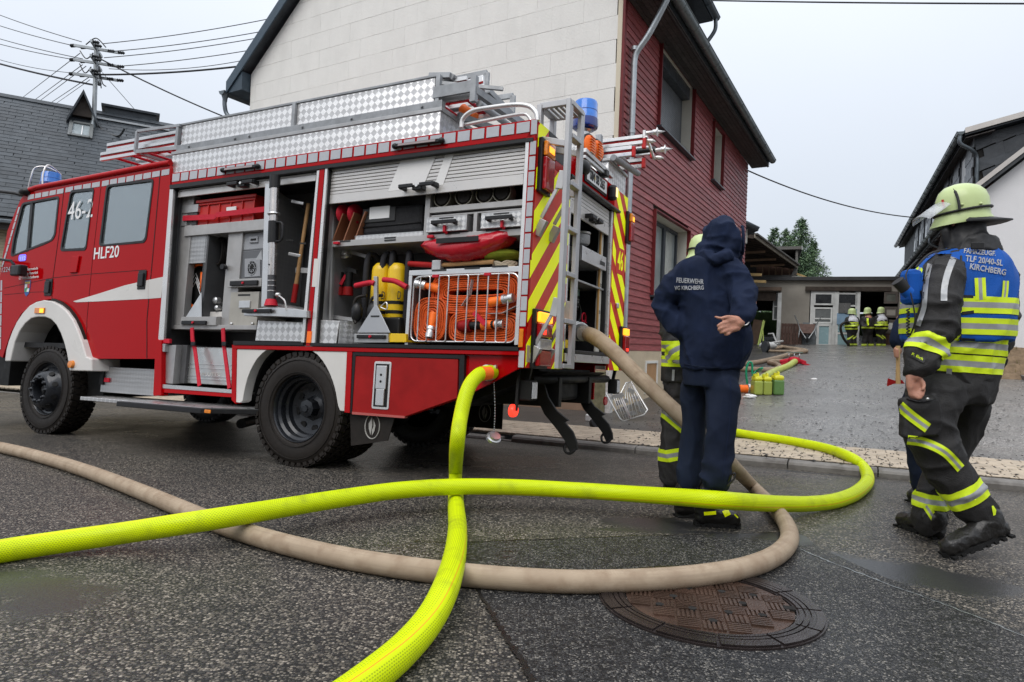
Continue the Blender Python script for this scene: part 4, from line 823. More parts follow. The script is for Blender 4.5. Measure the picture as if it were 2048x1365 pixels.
def plate(name, m, outer, holes, y, th, parent, bevel=0.):   # flat sheet in the side plane with holes; outlines in local (x, z)
    c = bpy.data.curves.new('c', 'CURVE'); c.dimensions = '2D'; c.fill_mode = 'BOTH'; c.extrude = th/2
    for P in [outer]+holes:
        s = c.splines.new('POLY'); s.points.add(len(P)-1); s.use_cyclic_u = True
        for i, p in enumerate(P): s.points[i].co = (p[0], p[1], 0, 1)
    o = bpy.data.objects.new('tmp', c); COL.objects.link(o); me = bpy.data.meshes.new_from_object(o.evaluated_get(bpy.context.evaluated_depsgraph_get())); bpy.data.objects.remove(o)
    me.transform(Matrix(((1, 0, 0, 0), (0, 0, -1, y+th/2), (0, 1, 0, 0), (0, 0, 0, 1)))); me.materials.clear(); me.materials.append(m); return link(name, me, parent, bevel)
def S(pix, y=0.): return [tp(px, py, y) for px, py in pix]
def side(name, m, pix, y0, y1, parent=FE, bevel=0., r=0.):
    P = S(pix, y0)
    if r: P = rnd_poly(P, r)
    return MB().prism([(x, y0, z) for x, z in P], (0, y1-y0, 0)).build(name, m, parent, bevel)
def sbox(name, m, a, b, y0, y1, parent=FE, bevel=.003, **k):   # axis aligned box from two opposite corner pixels on its front face
    x0, z1 = tp(*a, y0); x1, z0 = tp(*b, y0); return B(name, m, parent, x0, x1, y0, y1, z0, z1, bevel=bevel, **k)
def strap(name, m, P, w, t, parent=FE, up=(0, 0, 1), **k):
    mb = MB(); P = [V(p) for p in P]; L = []
    for i, p in enumerate(P):
        tt = (P[min(i+1, len(P)-1)]-P[max(i-1, 0)]).normalized(); s = tt.cross(V(up)); s = s.normalized() if s.length > .01 else V((1, 0, 0)); n_ = s.cross(tt).normalized(); L.append([p-n_*w/2-s*t/2, p+n_*w/2-s*t/2, p+n_*w/2+s*t/2, p-n_*w/2+s*t/2])
    for i in range(len(P)-1):
        for j in range(4): mb.add([L[i][j], L[i][(j+1) % 4], L[i+1][(j+1) % 4], L[i+1][j]], [(0, 1, 2, 3)])
    mb.add(L[0], [(3, 2, 1, 0)]); mb.add(L[-1], [(0, 1, 2, 3)]); return mb.build(name, m, parent, **k)
WID = 2.5
# ---------------- wheels
def tyre(o, sgn, name='wheel', R_=.52, w=.30, parent=FE, dish=False, front=False):
    cx, cy, cz = o; a = V((0, sgn, 0)); n = 56
    prof = [(.300, .03), (.315, .008), (.36, .0), (.42, -.004), (.465, .006), (.492, .022), (.505, .04), (.505, w-.04), (.492, w-.022), (.46, w-.006), (.36, w), (.300, w-.03), (.300, .03)]
    t_ = MB().lathe([(r_*R_/.52, h) for r_, h in prof], (cx, cy, cz), a, n, c0=None)
    for r0 in (.335, .445): t_.tube([V((cx+math.cos(2*math.pi*j/48)*r0, cy-sgn*.004, cz+math.sin(2*math.pi*j/48)*r0)) for j in range(48)], .004, 5, closed=True)
    for j in range(44):
        for k, (h0, h1, off) in enumerate(((.012, .085, 0), (.095, .150, .5), (.155, .21, 0), (.22, .288, .5))):
            an = 2*math.pi*(j+off)/44; rd = V((math.cos(an), 0, math.sin(an))); tg = V((-math.sin(an), 0, math.cos(an)))
            cc = V((cx, cy, cz))+rd*(.508*R_/.52)+a*(h0+h1)/2; tilt = .012 if k % 2 else -.012
            t_.obox(cc, rd*.013, tg*.026, a*(h1-h0)/2+tg*tilt)
            if k in (0, 3): t_.obox(V((cx, cy, cz))+rd*(.492*R_/.52)+a*(.012 if k == 0 else w-.012), rd*.016, tg*.022, a*.008)
    t_ = t_.build(name, M_rub, parent); c = V((cx, cy, cz))
    M_rim = mat('rim_black', (.016, .018, .022), .32, .3, var=.25, vs=9, coat=.3)
    if dish:
        MB().lathe([(.305, .028), (.298, .02), (.29, .03), (.285, .06), (.262, .075), (.258, .11), (.262, .13), (.24, .145), (.235, .19), (.17, .215), (.10, .215)], c, a, 48, c0=False).build('rim', M_rim, t_)
        for j in range(8): an = j*math.pi/4+.2; MB().lathe([(.036, -.004), (.036, .002)], c+V((math.cos(an)*.19, 0, math.sin(an)*.19))+a*.205, -a, 10).build('vent_hole', M_chas, t_)
        MB().lathe([(.0, .10), (.03, .10), (.035, .11), (.082, .12), (.086, .20), (.12, .215)], c, a, 8).build('hub', M_rim, t_)
    else:
        MB().lathe([(.305, .028), (.298, .018), (.288, .03), (.28, .055), (.265, .06), (.235, .02), (.205, -.045), (.17, -.07), (.16, -.072), (.15, -.06), (.125, -.058), (.118, -.072), (.112, -.055), (.108, .03), (0, .03)], c, a, 48, c0=False).build('rim', M_rim, t_)
        for j in range(10):
            an = j*math.pi/5; d = V((math.cos(an), 0, math.sin(an))); MB().lathe([(.0, -.035), (.012, -.033), (.016, -.02), (.024, -.012), (.026, .0)], c+d*.138+a*(-.062), a, 8).build('nut', M_rim, t_)
            an += .3; d = V((math.cos(an), 0, math.sin(an))); MB().lathe([(.030, .0), (.030, .012)], c+d*.222+a*(-.012), (d*.8-a*.6), 10).build('vent_hole', M_chas, t_)
        MB().lathe([(0, -.02), (.04, -.018), (.05, .02), (.05, .04)], c, a, 12).build('hub', M_chas, t_)
    return t_
fx, fz = tp(84, 779); RW = (-.065, 0.0, .515); FW = (fx, .03, .517)
tyre(RW, 1, dish=True); tyre((RW[0], .32, .515), 1, 'inner_wheel'); tyre((RW[0], WID, .515), -1, dish=True); tyre((RW[0], WID-.32, .515), -1, 'inner_wheel'); tyre(FW, 1); tyre((fx, WID-.02, .517), -1)
# ---------------- chassis
for y in (.85, 1.62): B('chassis_rail', M_chas, FE, -5.0, 2.1, y, y+.07, .62, .88)
B('axle', M_chas, FE, RW[0]-.09, RW[0]+.09, .3, 2.2, .42, .60, bevel=.03); B('axle', M_chas, FE, fx-.07, fx+.07, .3, 2.2, .40, .54, bevel=.03)
MB().ell((.06, 1.25, .5), (.22, .2, .24)).build('differential', M_chas, FE); MB().lathe([(.22, 0), (.24, .03), (.24, .75), (.22, .78)], (-1.9, 1.0, .62), (1, 0, 0), 20).build('fuel_tank', M_chas, FE)
for i in range(3): B('leaf_spring', M_chas, FE, -.6+i*.1, .7-i*.1, .72, .82, .60-i*.03, .625-i*.03, bevel=0)
B('underbody', M_chas, FE, -5.1, 2.0, .62, 1.9, .86, .95, bevel=0); B('pump_casing', M_chas, FE, 1.1, 2.0, .9, 1.6, .66, .88, bevel=.03)
sbox('front_bumper', M_chas, (-60, 655), (16, 772), .06, 2.4); MB().tube([t3(482, 848, .35), t3(520, 838, .9)], .05, 10).build('exhaust', M_chas, FE)
B('engine_block', M_chas, FE, -5.0, -3.2, .8, 1.7, .55, 1.1); sbox('wheel_housing', M_chas, (60, 590), (210, 716), .42, .46, bevel=0)
# ---------------- cab
cab_out = [(314, 718), (341, 360), (341, 331), (300, 337), (180, 359), (75, 378), (52, 385), (41, 400), (30, 425), (15, 462), (5, 514), (-2, 564), (-7, 640), (-9, 705), (5, 716), (10, 700), (22, 665), (42, 628), (73, 603), (104, 598), (130, 612), (150, 640), (164, 678), (178, 718)]
WN = [[(45, 407), (119, 393), (111, 470), (105, 481), (90, 488), (22, 514), (27, 478)], [(142, 382), (189, 377), (173, 495), (170, 500), (121, 502)], [(214, 371), (308, 358.5), (293, 478), (288, 485), (199, 493)]]
for i in range(3):
    a = V((sum(p[0] for p in WN[i])/len(WN[i]), sum(p[1] for p in WN[i])/len(WN[i]))); WN[i] = [tuple(a+(V(p)-a)*.99) for p in WN[i]]
outer = S(cab_out); wins = [rnd_poly(S(w), .05) for w in WN]
cab = plate('cab', M_red, outer, wins, .0, .035, FE, .004)
far = [(x, z) for x, z in outer]; plate('far_cab_wall', M_red, far, [w for w in wins], WID-.035, .035, FE)
fr = S([(41, 400), (30, 425), (15, 459), (5, 514), (-2, 564), (-7, 640), (-9, 705)])
def strip(name, m, P, y0, y1, th, parent): 
    mb = MB(); 
    for i in range(len(P)-1):
        (x0, z0), (x1, z1) = P[i], P[i+1]; d = V((x1-x0, 0, z1-z0)); n_ = V((d.z, 0, -d.x)).normalized()*th; mb.prism([(x0, y0, z0), (x1, y0, z1), (x1+n_.x, y0, z1+n_.z), (x0+n_.x, y0, z0+n_.z)], (0, y1-y0, 0))
    return mb.build(name, m, parent)
strip('front_panel', M_red, fr[3:], .036, WID-.036, -.03, FE); strip('windscreen', M_wg, fr[:4], .14, WID-.14, -.008, FE)
for y in (.036, WID-.13): strip('windscreen_pillar', M_red, fr[:4], y, y+.09, -.03, FE)
top = S([(341, 331), (300, 337), (180, 359), (75, 378), (52, 385), (41, 400)]); strip('cab_roof', M_red, top, .036, WID-.036, -.03, FE)
B('cab_back_wall', M_dark, FE, outer[0][0]-.03, outer[0][0], .04, WID-.04, 1.0, 2.85, bevel=0); B('cab_floor', M_dark, FE, -5.0, -2.1, .04, WID-.04, 1.0, 1.06, bevel=0)
M_seat = mat('seat_grey', (.10, .105, .11), .8, var=.15, vs=8); M_seatl = mat('seat_light', (.42, .43, .42), .7)
for (x, y) in ((-4.35, .35), (-4.35, 1.6), (-3.0, .3), (-3.0, .95), (-3.0, 1.6)):
    sb_ = MB().box(x, x+.5, y, y+.5, 1.3, 1.45).build('cab_seat', M_seat, FE, .03); MB().obox((x+.52, y+.25, 1.75), (.04, 0, .015), (0, .23, 0), (.06, 0, .33)).build('seat_back', M_seatl, sb_, .03); B('headrest', M_seat, sb_, x+.54, x+.64, y+.12, y+.38, 2.1, 2.3, bevel=.03)
MB().tube([V((-4.72+.06*math.sin(a_), .55+.22*math.cos(a_), 1.75+.2*math.sin(a_))) for a_ in np.linspace(0, 6.28, 24)[:-1]], .016, 6, closed=True).build('steering_wheel', M_blkp, FE)
B('dashboard', M_blkp, FE, -5.0, -4.75, .06, 2.4, 1.5, 1.75, bevel=.03)
M_seal = mat('window_seal', (.012, .012, .013), .4)
for i, w in enumerate(wins):
    c0 = V((sum(p[0] for p in w)/len(w), sum(p[1] for p in w)/len(w))); inner = [tuple(V(p)+(c0-V(p)).normalized()*.022) for p in w]; o2 = [tuple(V(p)-(c0-V(p)).normalized()*.012) for p in w]
    plate('window_seal', M_seal, o2, [inner], -.006, .02, cab)
    MB().prism([(x, .012, z) for x, z in inner], (0, .006, 0)).build('pane', M_wg, cab); MB().prism([(x, WID-.02, z) for x, z in w], (0, .006, 0)).build('far_pane', M_wg, cab)
side('window_divider', M_seal, [(61, 403), (66, 402), (57, 503), (52, 505)], -.002, .03, cab)
def line(name, m, pix, w, y=-.003, parent=FE, th=.006):
    mb = MB(); P = S(pix, y)
    for i in range(len(P)-1):
        a, b = V((P[i][0], y, P[i][1])), V((P[i+1][0], y, P[i+1][1])); mb.bar(a, b, th, w, up=(0, 0, 1) if abs((b-a).z) < abs((b-a).x) else (1, 0, 0))
    return mb.build(name, m, parent)
M_gap = mat('panel_gap', (.03, .004, .004), .7)
def gap(pix, w=.009): 
    mb = MB(); P = S(pix)
    for i in range(len(P)-1):
        a, b = V((P[i][0], 0, P[i][1])), V((P[i+1][0], 0, P[i+1][1])); d = (b-a).normalized(); n_ = V((-d.z, 0, d.x)); mb.obox((a+b)/2+V((0, -.001, 0)), (b-a)/2, n_*w/2, (0, .0015, 0))
    return mb.build('door_gap', M_gap, cab)
gap([(128, 381), (118, 470), (106, 556), (104, 597)]); gap([(202, 374), (185, 520), (174, 640), (173, 716)], .005); gap([(321, 342), (304, 530), (294, 640), (294, 717)], .012)
gap([(8, 577), (106, 556)], .004); gap([(106, 556), (174, 549), (293, 540)], .005); gap([(8, 590), (60, 585), (106, 583)], .004)
MB().tube([t3(50, 384, .0), t3(75, 375.5, .0), t3(180, 356, .0), t3(300, 333, .0), t3(341, 326, .0)], .032, 12).build('roof_gutter_rail', M_red, FE)
strip('roof_edge_rail', M_red, S([(75, 371), (300, 330), (341, 322)]), .03, 2.45, .03, FE)
# reflective contour squares
def squares(a, b, n, hgt, gapf=.14, y=-.004, parent=FE, vert=False):
    A_, B_ = V(tp(*a)), V(tp(*b)); mb = MB(); d = (B_-A_)/n
    for i in range(n):
        p, q_ = A_+d*(i+gapf/2), A_+d*(i+1-gapf/2)
        if vert: mb.add([(p.x, y, p.y), (p.x+hgt, y, p.y), (q_.x+hgt, y, q_.y), (q_.x, y, q_.y)], [(0, 3, 2, 1)])
        else: mb.add([(p.x, y, p.y), (q_.x, y, q_.y), (q_.x, y, q_.y-hgt), (p.x, y, p.y-hgt)], [(0, 3, 2, 1)])
    mb.m = [0]*len(mb.f); o = mb.build('reflective_marking', M_retro, parent); md = o.modifiers.new('s', 'SOLIDIFY'); md.thickness = .001; return o
squares((56, 391), (129, 377), 5, .058); squares((131, 376), (202, 363.5), 4, .058); squares((204, 363), (322, 341.5), 7, .062); squares((323, 341), (341, 338), 1, .062)
squares((345, 349), (1063, 243), 31, .085, .16, -.006)
squares((1061.5, 282), (1039.5, 655), 12, .050, .12, -.006, vert=True); squares((1063.5, 241), (1062, 270), 1, .050, .0, -.006, vert=True); squares((1038.5, 702), (1037, 735), 1, .045, .0, -.006, vert=True)
squares((38, 414), (3, 535), 8, .035, .1, -.004, vert=True); squares((2, 560), (-1, 700), 6, .035, .1, -.004, vert=True)
side('white_wedge', M_wht, [(146, 603), (190, 590), (250, 571), (296, 560.5), (296, 598), (200, 603), (152, 605)], -.003, -.0005); side('white_wedge', M_wht, [(296.5, 560.3), (327, 554), (322, 596), (296.5, 598)], -.003, -.0005)
def tl(s, a, b, m=None, hgt=None, y=-.004, parent=FE, **k):   # lettering running between two pixels on the side plane
    A_, B_ = t3(*a, y), t3(*b, y); me = text_mesh(s, 1., depth=.0008, align='LEFT', **k); co = mesh_arrays(me); w = co[:, 0].max()-co[:, 0].min(); sc_ = (B_-A_).length/w; hh = co[:, 1].max()-co[:, 1].min(); sy = (hgt/hh) if hgt else sc_
    me.transform(Matrix.Translation((-co[:, 0].min(), 0, 0))); me.transform(Matrix.Diagonal((sc_, sy, 1, 1))); me.transform(frame(A_, B_-A_, (0, 0, 1))); me.materials.clear(); me.materials.append(m or M_white); return link('lettering', me, parent)
tl('HLF20', (188, 509), (238, 504), hgt=.135, bold=.012); tl('46-2', (136, 425), (186, 418), hgt=.22, y=-.003)
tl('Verbandsgemeinde', (40, 540.5), (76, 537), hgt=.045); tl('Kirchberg-Hunsrück', (39, 549), (76, 545.5), hgt=.045); tl('LZ Sohren-Büchenbeuren', (38, 557), (77, 553.5), hgt=.036); tl('1224', (4, 541), (20, 539), mat('badge_chrome', (.5, .5, .52), .3, .5), hgt=.06)
cx_, cz_ = tp(55, 577); CR = MB(); sh_ = [(-.055, .085), (.055, .085), (.055, -.01), (.035, -.065), (0, -.09), (-.035, -.065), (-.055, -.01)]
CR.prism([(cx_+x*1.1, -.002, cz_+z*1.1) for x, z in sh_], (0, -.002, 0), 0); 
for (x0, x1, z0, z1, m_) in ((-.05, -.002, .0, .05, 1), (.002, .05, .0, .05, 2), (-.045, 0, -.045, -.003, 3), (0, .045, -.045, -.003, 1), (-.05, -.02, .055, .08, 4), (-.015, .015, .055, .08, 4), (.02, .05, .055, .08, 4)): CR.box(cx_+x0, cx_+x1, -.006, -.004, cz_+z0, cz_+z1, m_)
CR.lathe([(.016, 0), (.016, .001)], (cx_, -.0065, cz_), (0, -1, 0), 12, 3)
CR.build('crest', [mat('crest_blue', (.03, .09, .3), .4), M_white, mat('crest_red', (.5, .03, .03), .4), mat('crest_green', (.05, .3, .12), .4), mat('crest_gold', (.55, .38, .04), .4)], FE)
MB().prism([(x, -.005, z) for x, z in rnd_poly(S([(39, 510.5), (53, 509), (52, 522), (38, 523)]), .03)], (0, .003, 0)).build('glowing_badge', mat('blue_glow', (.1, .1, .7), .3, emit=1.2, ecol=(.12, .12, 1.)), FE); tl('112', (41, 518), (51, 517), M_white, hgt=.045, y=-.007)
def handle(a, b, m=M_blkp):
    (x0, z1), (x1, z0) = tp(*a), tp(*b); h = MB().box(x0, x1, -.012, 0, z0, z1).build('door_handle', m, cab, .006); B('grip', mat('grip_black', (.01, .01, .011), .3), h, x0+.02, x1-.02, -.03, -.012, z0+.03, z1-.03, bevel=.006)
handle((93, 559), (103, 592)); handle((279, 542), (291, 579)); side('red_flap', M_red, [(143, 513), (158, 512), (152, 545), (138, 546)], -.02, 0, FE, .005)
# mirror arms
MB().tube([t3(-40, 378, -.05), t3(30, 387, -.02), t3(55, 393, .05)], .022, 8).build('mirror_arm', M_blkp, FE); MB().ell(t3(50, 384, -.02), (.09, .06, .05)).build('mirror_bracket', M_blkp, FE); MB().tube([t3(-40, 514, -.1), t3(22, 522, -.1), t3(28, 530, -.08)], .016, 8).build('mirror_arm', M_blkp, FE)
sbox('door_mirror', M_blkp, (20, 530), (36, 551), -.14, -.04, bevel=.02)
# fender
fo = [(9, 723), (13, 700), (22, 668), (42, 629), (60, 608), (82, 600), (104, 603), (128, 618), (148, 645), (161, 680), (172, 714), (183, 718), (183, 743), (138, 742), (133, 707), (123, 668), (112, 648), (97, 636), (59, 638), (44, 655), (30, 685), (20, 723)]
fo = [(9, 723), (12, 700), (17, 682), (24, 663), (33, 644), (45, 626), (58, 612), (72, 604), (87, 600.5), (103, 602.5), (118, 610), (132, 622), (145, 640), (154, 660), (163, 684), (172, 714), (183, 718), (183, 743), (138, 742), (136, 724), (133, 707), (128, 687), (121, 667), (112, 650), (102, 639.5), (90, 634.5), (76, 634), (62, 637), (49, 648), (38, 664), (29, 685), (20, 723)]; side('fender', M_wht, fo, -.07, .25, FE, .012); fo2 = [(104, 597), (120, 603), (134, 614), (146, 629), (156, 647), (164, 667), (171, 690), (178, 717), (172, 717), (163, 684), (154, 660), (145, 640), (132, 622), (118, 609), (102, 600)]; side('fender_seal', M_rub, fo2, -.035, .1, FE)
a_ = sbox('indicator', M_amb, (69, 616), (87, 627), -.085, -.07, bevel=.004); sbox('lamp', M_ambl, (79, 617.5), (86, 626), -.0875, -.085, a_)
MB().lathe([(.045, 0), (.04, .03), (0, .035)], t3(145, 729, -.07), (0, -1, 0), 16).build('side_marker', M_amb, FE)
side('fender_liner', M_chas, [(20, 690), (30, 670), (60, 636), (97, 634), (120, 660), (137, 742), (185, 742), (185, 700), (150, 600), (60, 590), (10, 660)], .25, .30); side('mudguard_flap', M_chas, [(150, 742), (200, 742), (207, 792), (162, 795)], .2, .24)
# steps
tb = sbox('step_box', M_treads, (205, 734), (318, 793), .12, .55); sbox('latch', M_reds, (208, 756), (217, 765), .10, .12, tb); sbox('hinge', M_chas, (200, 741), (205, 770), .10, .16, tb)
x0, z0 = tp(160, 797, -.08); x1, _ = tp(352, 797, -.08); B('running_board', M_tread, FE, x0, x1, -.08, .30, z0-.02, z0+.02, bevel=.006)
x0, z0 = tp(232, 813, -.30); x1, _ = tp(402, 813, -.30); sb2 = MB().prism([(x0, -.30, z0), (x1, -.30, z0), (x1+.42, .05, z0), (x1+.42, .2, z0), (x0+.05, .2, z0)], (0, 0, .05)).build('fold_out_step', M_blkp, FE, .006)
MB().prism([(x0+.03, -.27, z0+.051), (x1-.02, -.27, z0+.051), (x1+.36, .04, z0+.051), (x1+.36, .18, z0+.051), (x0+.08, .18, z0+.051)], (0, 0, .004)).build('step_surface', M_alu, sb2); p_ = t3(409, 826, -.3); B('reflector', M_amb, sb2, x1+.02, x1+.10, -.30+.02, -.27, z0+.008, z0+.04)
# beacon
def beacon(c, r, h, tilt=0):
    b = MB().lathe([(0, -.02), (r*.8, -.02), (r*1.05, 0), (r*1.08, .02), (r*1.06, h*.32)], c, (0, 0, 1), 28).build('beacon', M_bluel, FE)
    MB().lathe([(r*1.04, h*.32), (r, h*.36), (r*.98, h*.92), (r*.9, h), (0, h*1.01)], c, (0, 0, 1), 28).build('dome', M_blue, b); MB().lathe([(r*1.0, h*.6), (r*1.005, h*.62)], c, (0, 0, 1), 28).build('seam', M_bluel, b); return b
c_ = t3(100, 377, .55); beacon(c_, .115, .21)
for (dx, dy) in ((-.2, -.16), (.14, -.16)): MB().tube(spline([c_+V((dx, dy, -.06)), c_+V((dx*.8, dy, .12)), c_+V((dx*.75, dy*.8, .26)), c_+V((dx*.3, dy*.2, .29)), c_+V((0, .12, .22))], 6), .010, 8).build('beacon_guard', M_chr, FE)
MB().bar(c_+V((-.12, 0, .25)), c_+V((.06, .02, .22)), .02).build('guard_clamp', M_blkp, FE)
# ---------------- equipment body
XF, XR_ = tp(343, 347)[0], 2.15; xm0, xm1 = tp(629, 520)[0], tp(648, 520)[0]; zs = 1.10; zt = tp(1062, 276)[1]; zr = 2.9
def bx_(name, m, *a, **k): return B(name, m, FE, *a, **k)
bx_('roof_deck', M_alud, XF, XR_-.02, .02, WID, zr-.05, zr-.01); side('body_rail', M_red, [(343, 347), (1072, 238), (1066, 274.5), (343, 370)], 0, .05, FE, .003)
side('shutter_seal', M_blkp, [(339, 370.5), (1066, 275), (1066, 282), (339, 378)], -.012, .045); bx_('body_front_wall', M_alud, XF, XF+.03, .05, WID, 1.0, zr-.05); bx_('locker_divider', M_alud, (xm0+xm1)/2-.015, (xm0+xm1)/2+.015, .05, .62, 1.1, zr-.05); bx_('locker_back', M_dint, XF+.03, 1.55, .62, .65, 1.1, zr-.05, bevel=0)
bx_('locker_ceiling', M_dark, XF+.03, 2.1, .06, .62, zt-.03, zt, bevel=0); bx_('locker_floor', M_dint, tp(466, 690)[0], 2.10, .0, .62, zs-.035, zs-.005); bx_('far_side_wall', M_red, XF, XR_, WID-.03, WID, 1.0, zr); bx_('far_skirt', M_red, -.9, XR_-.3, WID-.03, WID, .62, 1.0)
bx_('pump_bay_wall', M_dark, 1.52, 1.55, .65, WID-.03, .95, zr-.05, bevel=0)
for k_ in ((1066, 274), ): 
    side('corner_post', M_red, [(1051.5, 276), (1072, 238), (1046, 737), (1034.5, 737), (1036, 690)], .0, .06, FE, .006)
# side rails and pillars
side('guide_rail', M_chr, [(339.5, 379), (346.5, 379), (327, 680), (316.5, 680)], -.004, .05); side('rail_seal', M_blkp, [(347, 379), (352.5, 379), (333, 684), (327.5, 684)], .02, .06)
side('front_post', M_red, [(328, 345), (343, 345), (339, 379), (316, 680), (307, 792), (322, 792), (326, 690), (312, 690), (299, 600)], .03, .06, FE)
side('front_post_lower', M_red, [(311, 678), (323, 682), (322, 792), (306, 790)], -.02, .06, FE, .004)
side('guide_rail', M_chr, [(634, 342), (638.5, 341), (608, 686), (602, 686)], -.004, .04); side('middle_post', M_red, [(639.5, 338), (649, 337), (619.5, 692), (612, 692)], -.003, .05); side('guide_rail', M_chr, [(650.5, 337), (655, 336), (629, 688), (621, 688)], -.004, .04); side('rail_seal', M_blkp, [(655.5, 339), (659, 339), (634.5, 688), (629.5, 688)], .015, .06)
side('white_marking', M_wht, [(628.3, 518), (638, 518), (634, 574), (623.5, 574)], -.006, -.003); side('reflector', M_sig, [(614.5, 663), (623.2, 663), (621.2, 686), (612.4, 686)], -.010, -.003); side('guide_rail', M_chr, [(1051.5, 284), (1058, 283), (1036, 690), (1028.5, 690)], -.004, .05)
side('reflector', M_amb, [(1038.5, 658), (1046.5, 658), (1044.5, 695), (1036, 695)], -.012, -.001, FE, .003)
# sill and skirt
side('sill_strip', M_blkp, [(466, 682), (606, 685), (606, 691), (466, 690)], -.02, .08); side('sill_strip', M_blkp, [(621, 686), (1036, 694), (1036, 702), (621, 692)], -.02, .08)
side('skirt_rail', M_red, [(466, 690.5), (1037, 702.8), (1037, 711), (704, 704), (466, 698)], -.012, .06, FE, .003); side('skirt_post', M_red, [(464, 690), (473, 698.5), (471, 808), (463, 800)], -.01, .06); side('skirt_post', M_red, [(694, 703), (704, 704), (699, 826), (688.5, 825)], -.01, .06)
side('wheel_arch_panel', M_wht, [(474, 698.5), (534, 700), (524, 707), (514, 718), (506, 731), (500, 743), (495, 756), (490, 775), (487, 790), (485, 802), (480, 806), (472, 805)], -.004, .10, FE, .004)
side('wheel_arch_panel', M_wht, [(624, 702.5), (694, 703.5), (688.5, 823), (680, 822), (676, 812), (674, 800), (672, 788), (669, 775), (665, 762), (660, 749), (653, 735), (645, 722), (635, 710)], -.004, .10, FE, .004)
arc = S([(490, 800), (496, 762), (510, 728), (534, 702), (580, 697), (624, 703), (650, 728), (665, 762), (673, 800), (677, 815)]); mb = MB()
for i in range(len(arc)-1): mb.prism([(arc[i][0], .1, arc[i][1]), (arc[i+1][0], .1, arc[i+1][1]), (arc[i+1][0], .1, arc[i+1][1]+.02), (arc[i][0], .1, arc[i][1]+.02)], (0, .6, 0))
mb.build('wheel_arch_liner', M_chas, FE)
side('skirt_front', M_red, [(704, 704), (1037, 711), (1038, 738), (1000, 758), (925, 796), (809, 836), (699, 827)], .045, .06, FE)
ld = side('locker_door', M_redm, [(711, 713), (916, 719), (914, 797), (809, 834), (704, 825.5)], .0, .045, FE, .004); side('door_seal', M_blkp, [(703.5, 704.5), (929, 711), (926, 794), (917, 797), (919, 718), (711, 711.5), (703, 826), (698, 826)], -.004, .03, ld)
side('bottom_edge', mat('edge_pink', (.42, .10, .09), .5), [(704, 824), (809, 832.5), (809, 837), (704, 829)], -.004, .04, ld)
(x0, z1), (x1, z0) = tp(750, 723), tp(777.5, 820); hl = MB().prism([(x, -.006, z) for x, z in rnd_poly([(x0, z0), (x1, z0), (x1, z1), (x0, z1)], .02)], (0, .006, 0)).build('paddle_latch', M_chr, ld, .002)
B('recess', M_chas, hl, x0+.018, x1-.018, -.0085, -.006, z0+.02, z1-.02, bevel=0); h_ = z1-z0
mb = MB(); mb.box(x0+.034, x1-.034, -.02, -.0085, z0+h_*.42, z1-.035); mb.box(x0+.042, x1-.046, -.018, -.0085, z0+.03, z0+h_*.42); mb.build('lever', M_alu, hl, .005)
for f in (.72, .58): MB().lathe([(.011, 0), (.011, .002)], ((x0+x1)/2, -.020, z0+h_*f), (0, -1, 0), 10).build('latch_hole', M_chas, hl)
# inset with the delivery outlet at the rear lower corner
side('outlet_recess', M_red, [(930, 712), (1036, 714), (1034, 739), (1000, 757), (928, 794)], .035, .045); 
oc = t3(979, 746, .02); MB().lathe([(.045, .03), (.062, .02), (.066, 0), (.060, -.02), (.066, -.03), (.062, -.055), (.048, -.06), (.048, -.02)], oc, (0, 1, 0), 24).build('outlet_coupling', M_alu, FE)
for k in range(2): MB().obox(oc+V((math.cos(k*math.pi+.7)*.07, -.02, math.sin(k*math.pi+.7)*.07)), (.018, 0, .004), (0, .014, 0), (0, 0, .014)).build('coupling_lug', M_alu, FE)
# mudflaps
side('mudflap', M_rub, [(700, 828), (790, 832), (775, 882), (702, 892)], .05, .06); x, z = tp(745, 853, .048)
def emblem(x, z, y, r, par=FE):
    e_ = MB().tube([V((x+math.cos(t)*r*.72, y, z+math.sin(t)*r)) for t in np.linspace(0, 6.283, 29)[:-1]], .005, 5, closed=True)
    for P in ([(-.5, .2), (-.1, .75), (.0, .1), (-.15, -.7), (-.45, -.2)], [(.1, .6), (.45, .1), (.35, -.35), (.05, -.75), (.0, -.3), (.2, .0)]): e_.prism([(x+a*r*.72, y, z+b*r) for a, b in P], (0, -.003, 0))
    e_.build('emblem', mat('faded_print', (.32, .31, .29), .7, var=.2), par)
emblem(x, z, .046, .105)
x, z = tp(970, 826, 2.0); MB().box(x-.28, x+.22, 2.0, 2.01, z-.17, z+.35).build('mudflap', M_rub, FE); emblem(x, z, 1.997, .10)
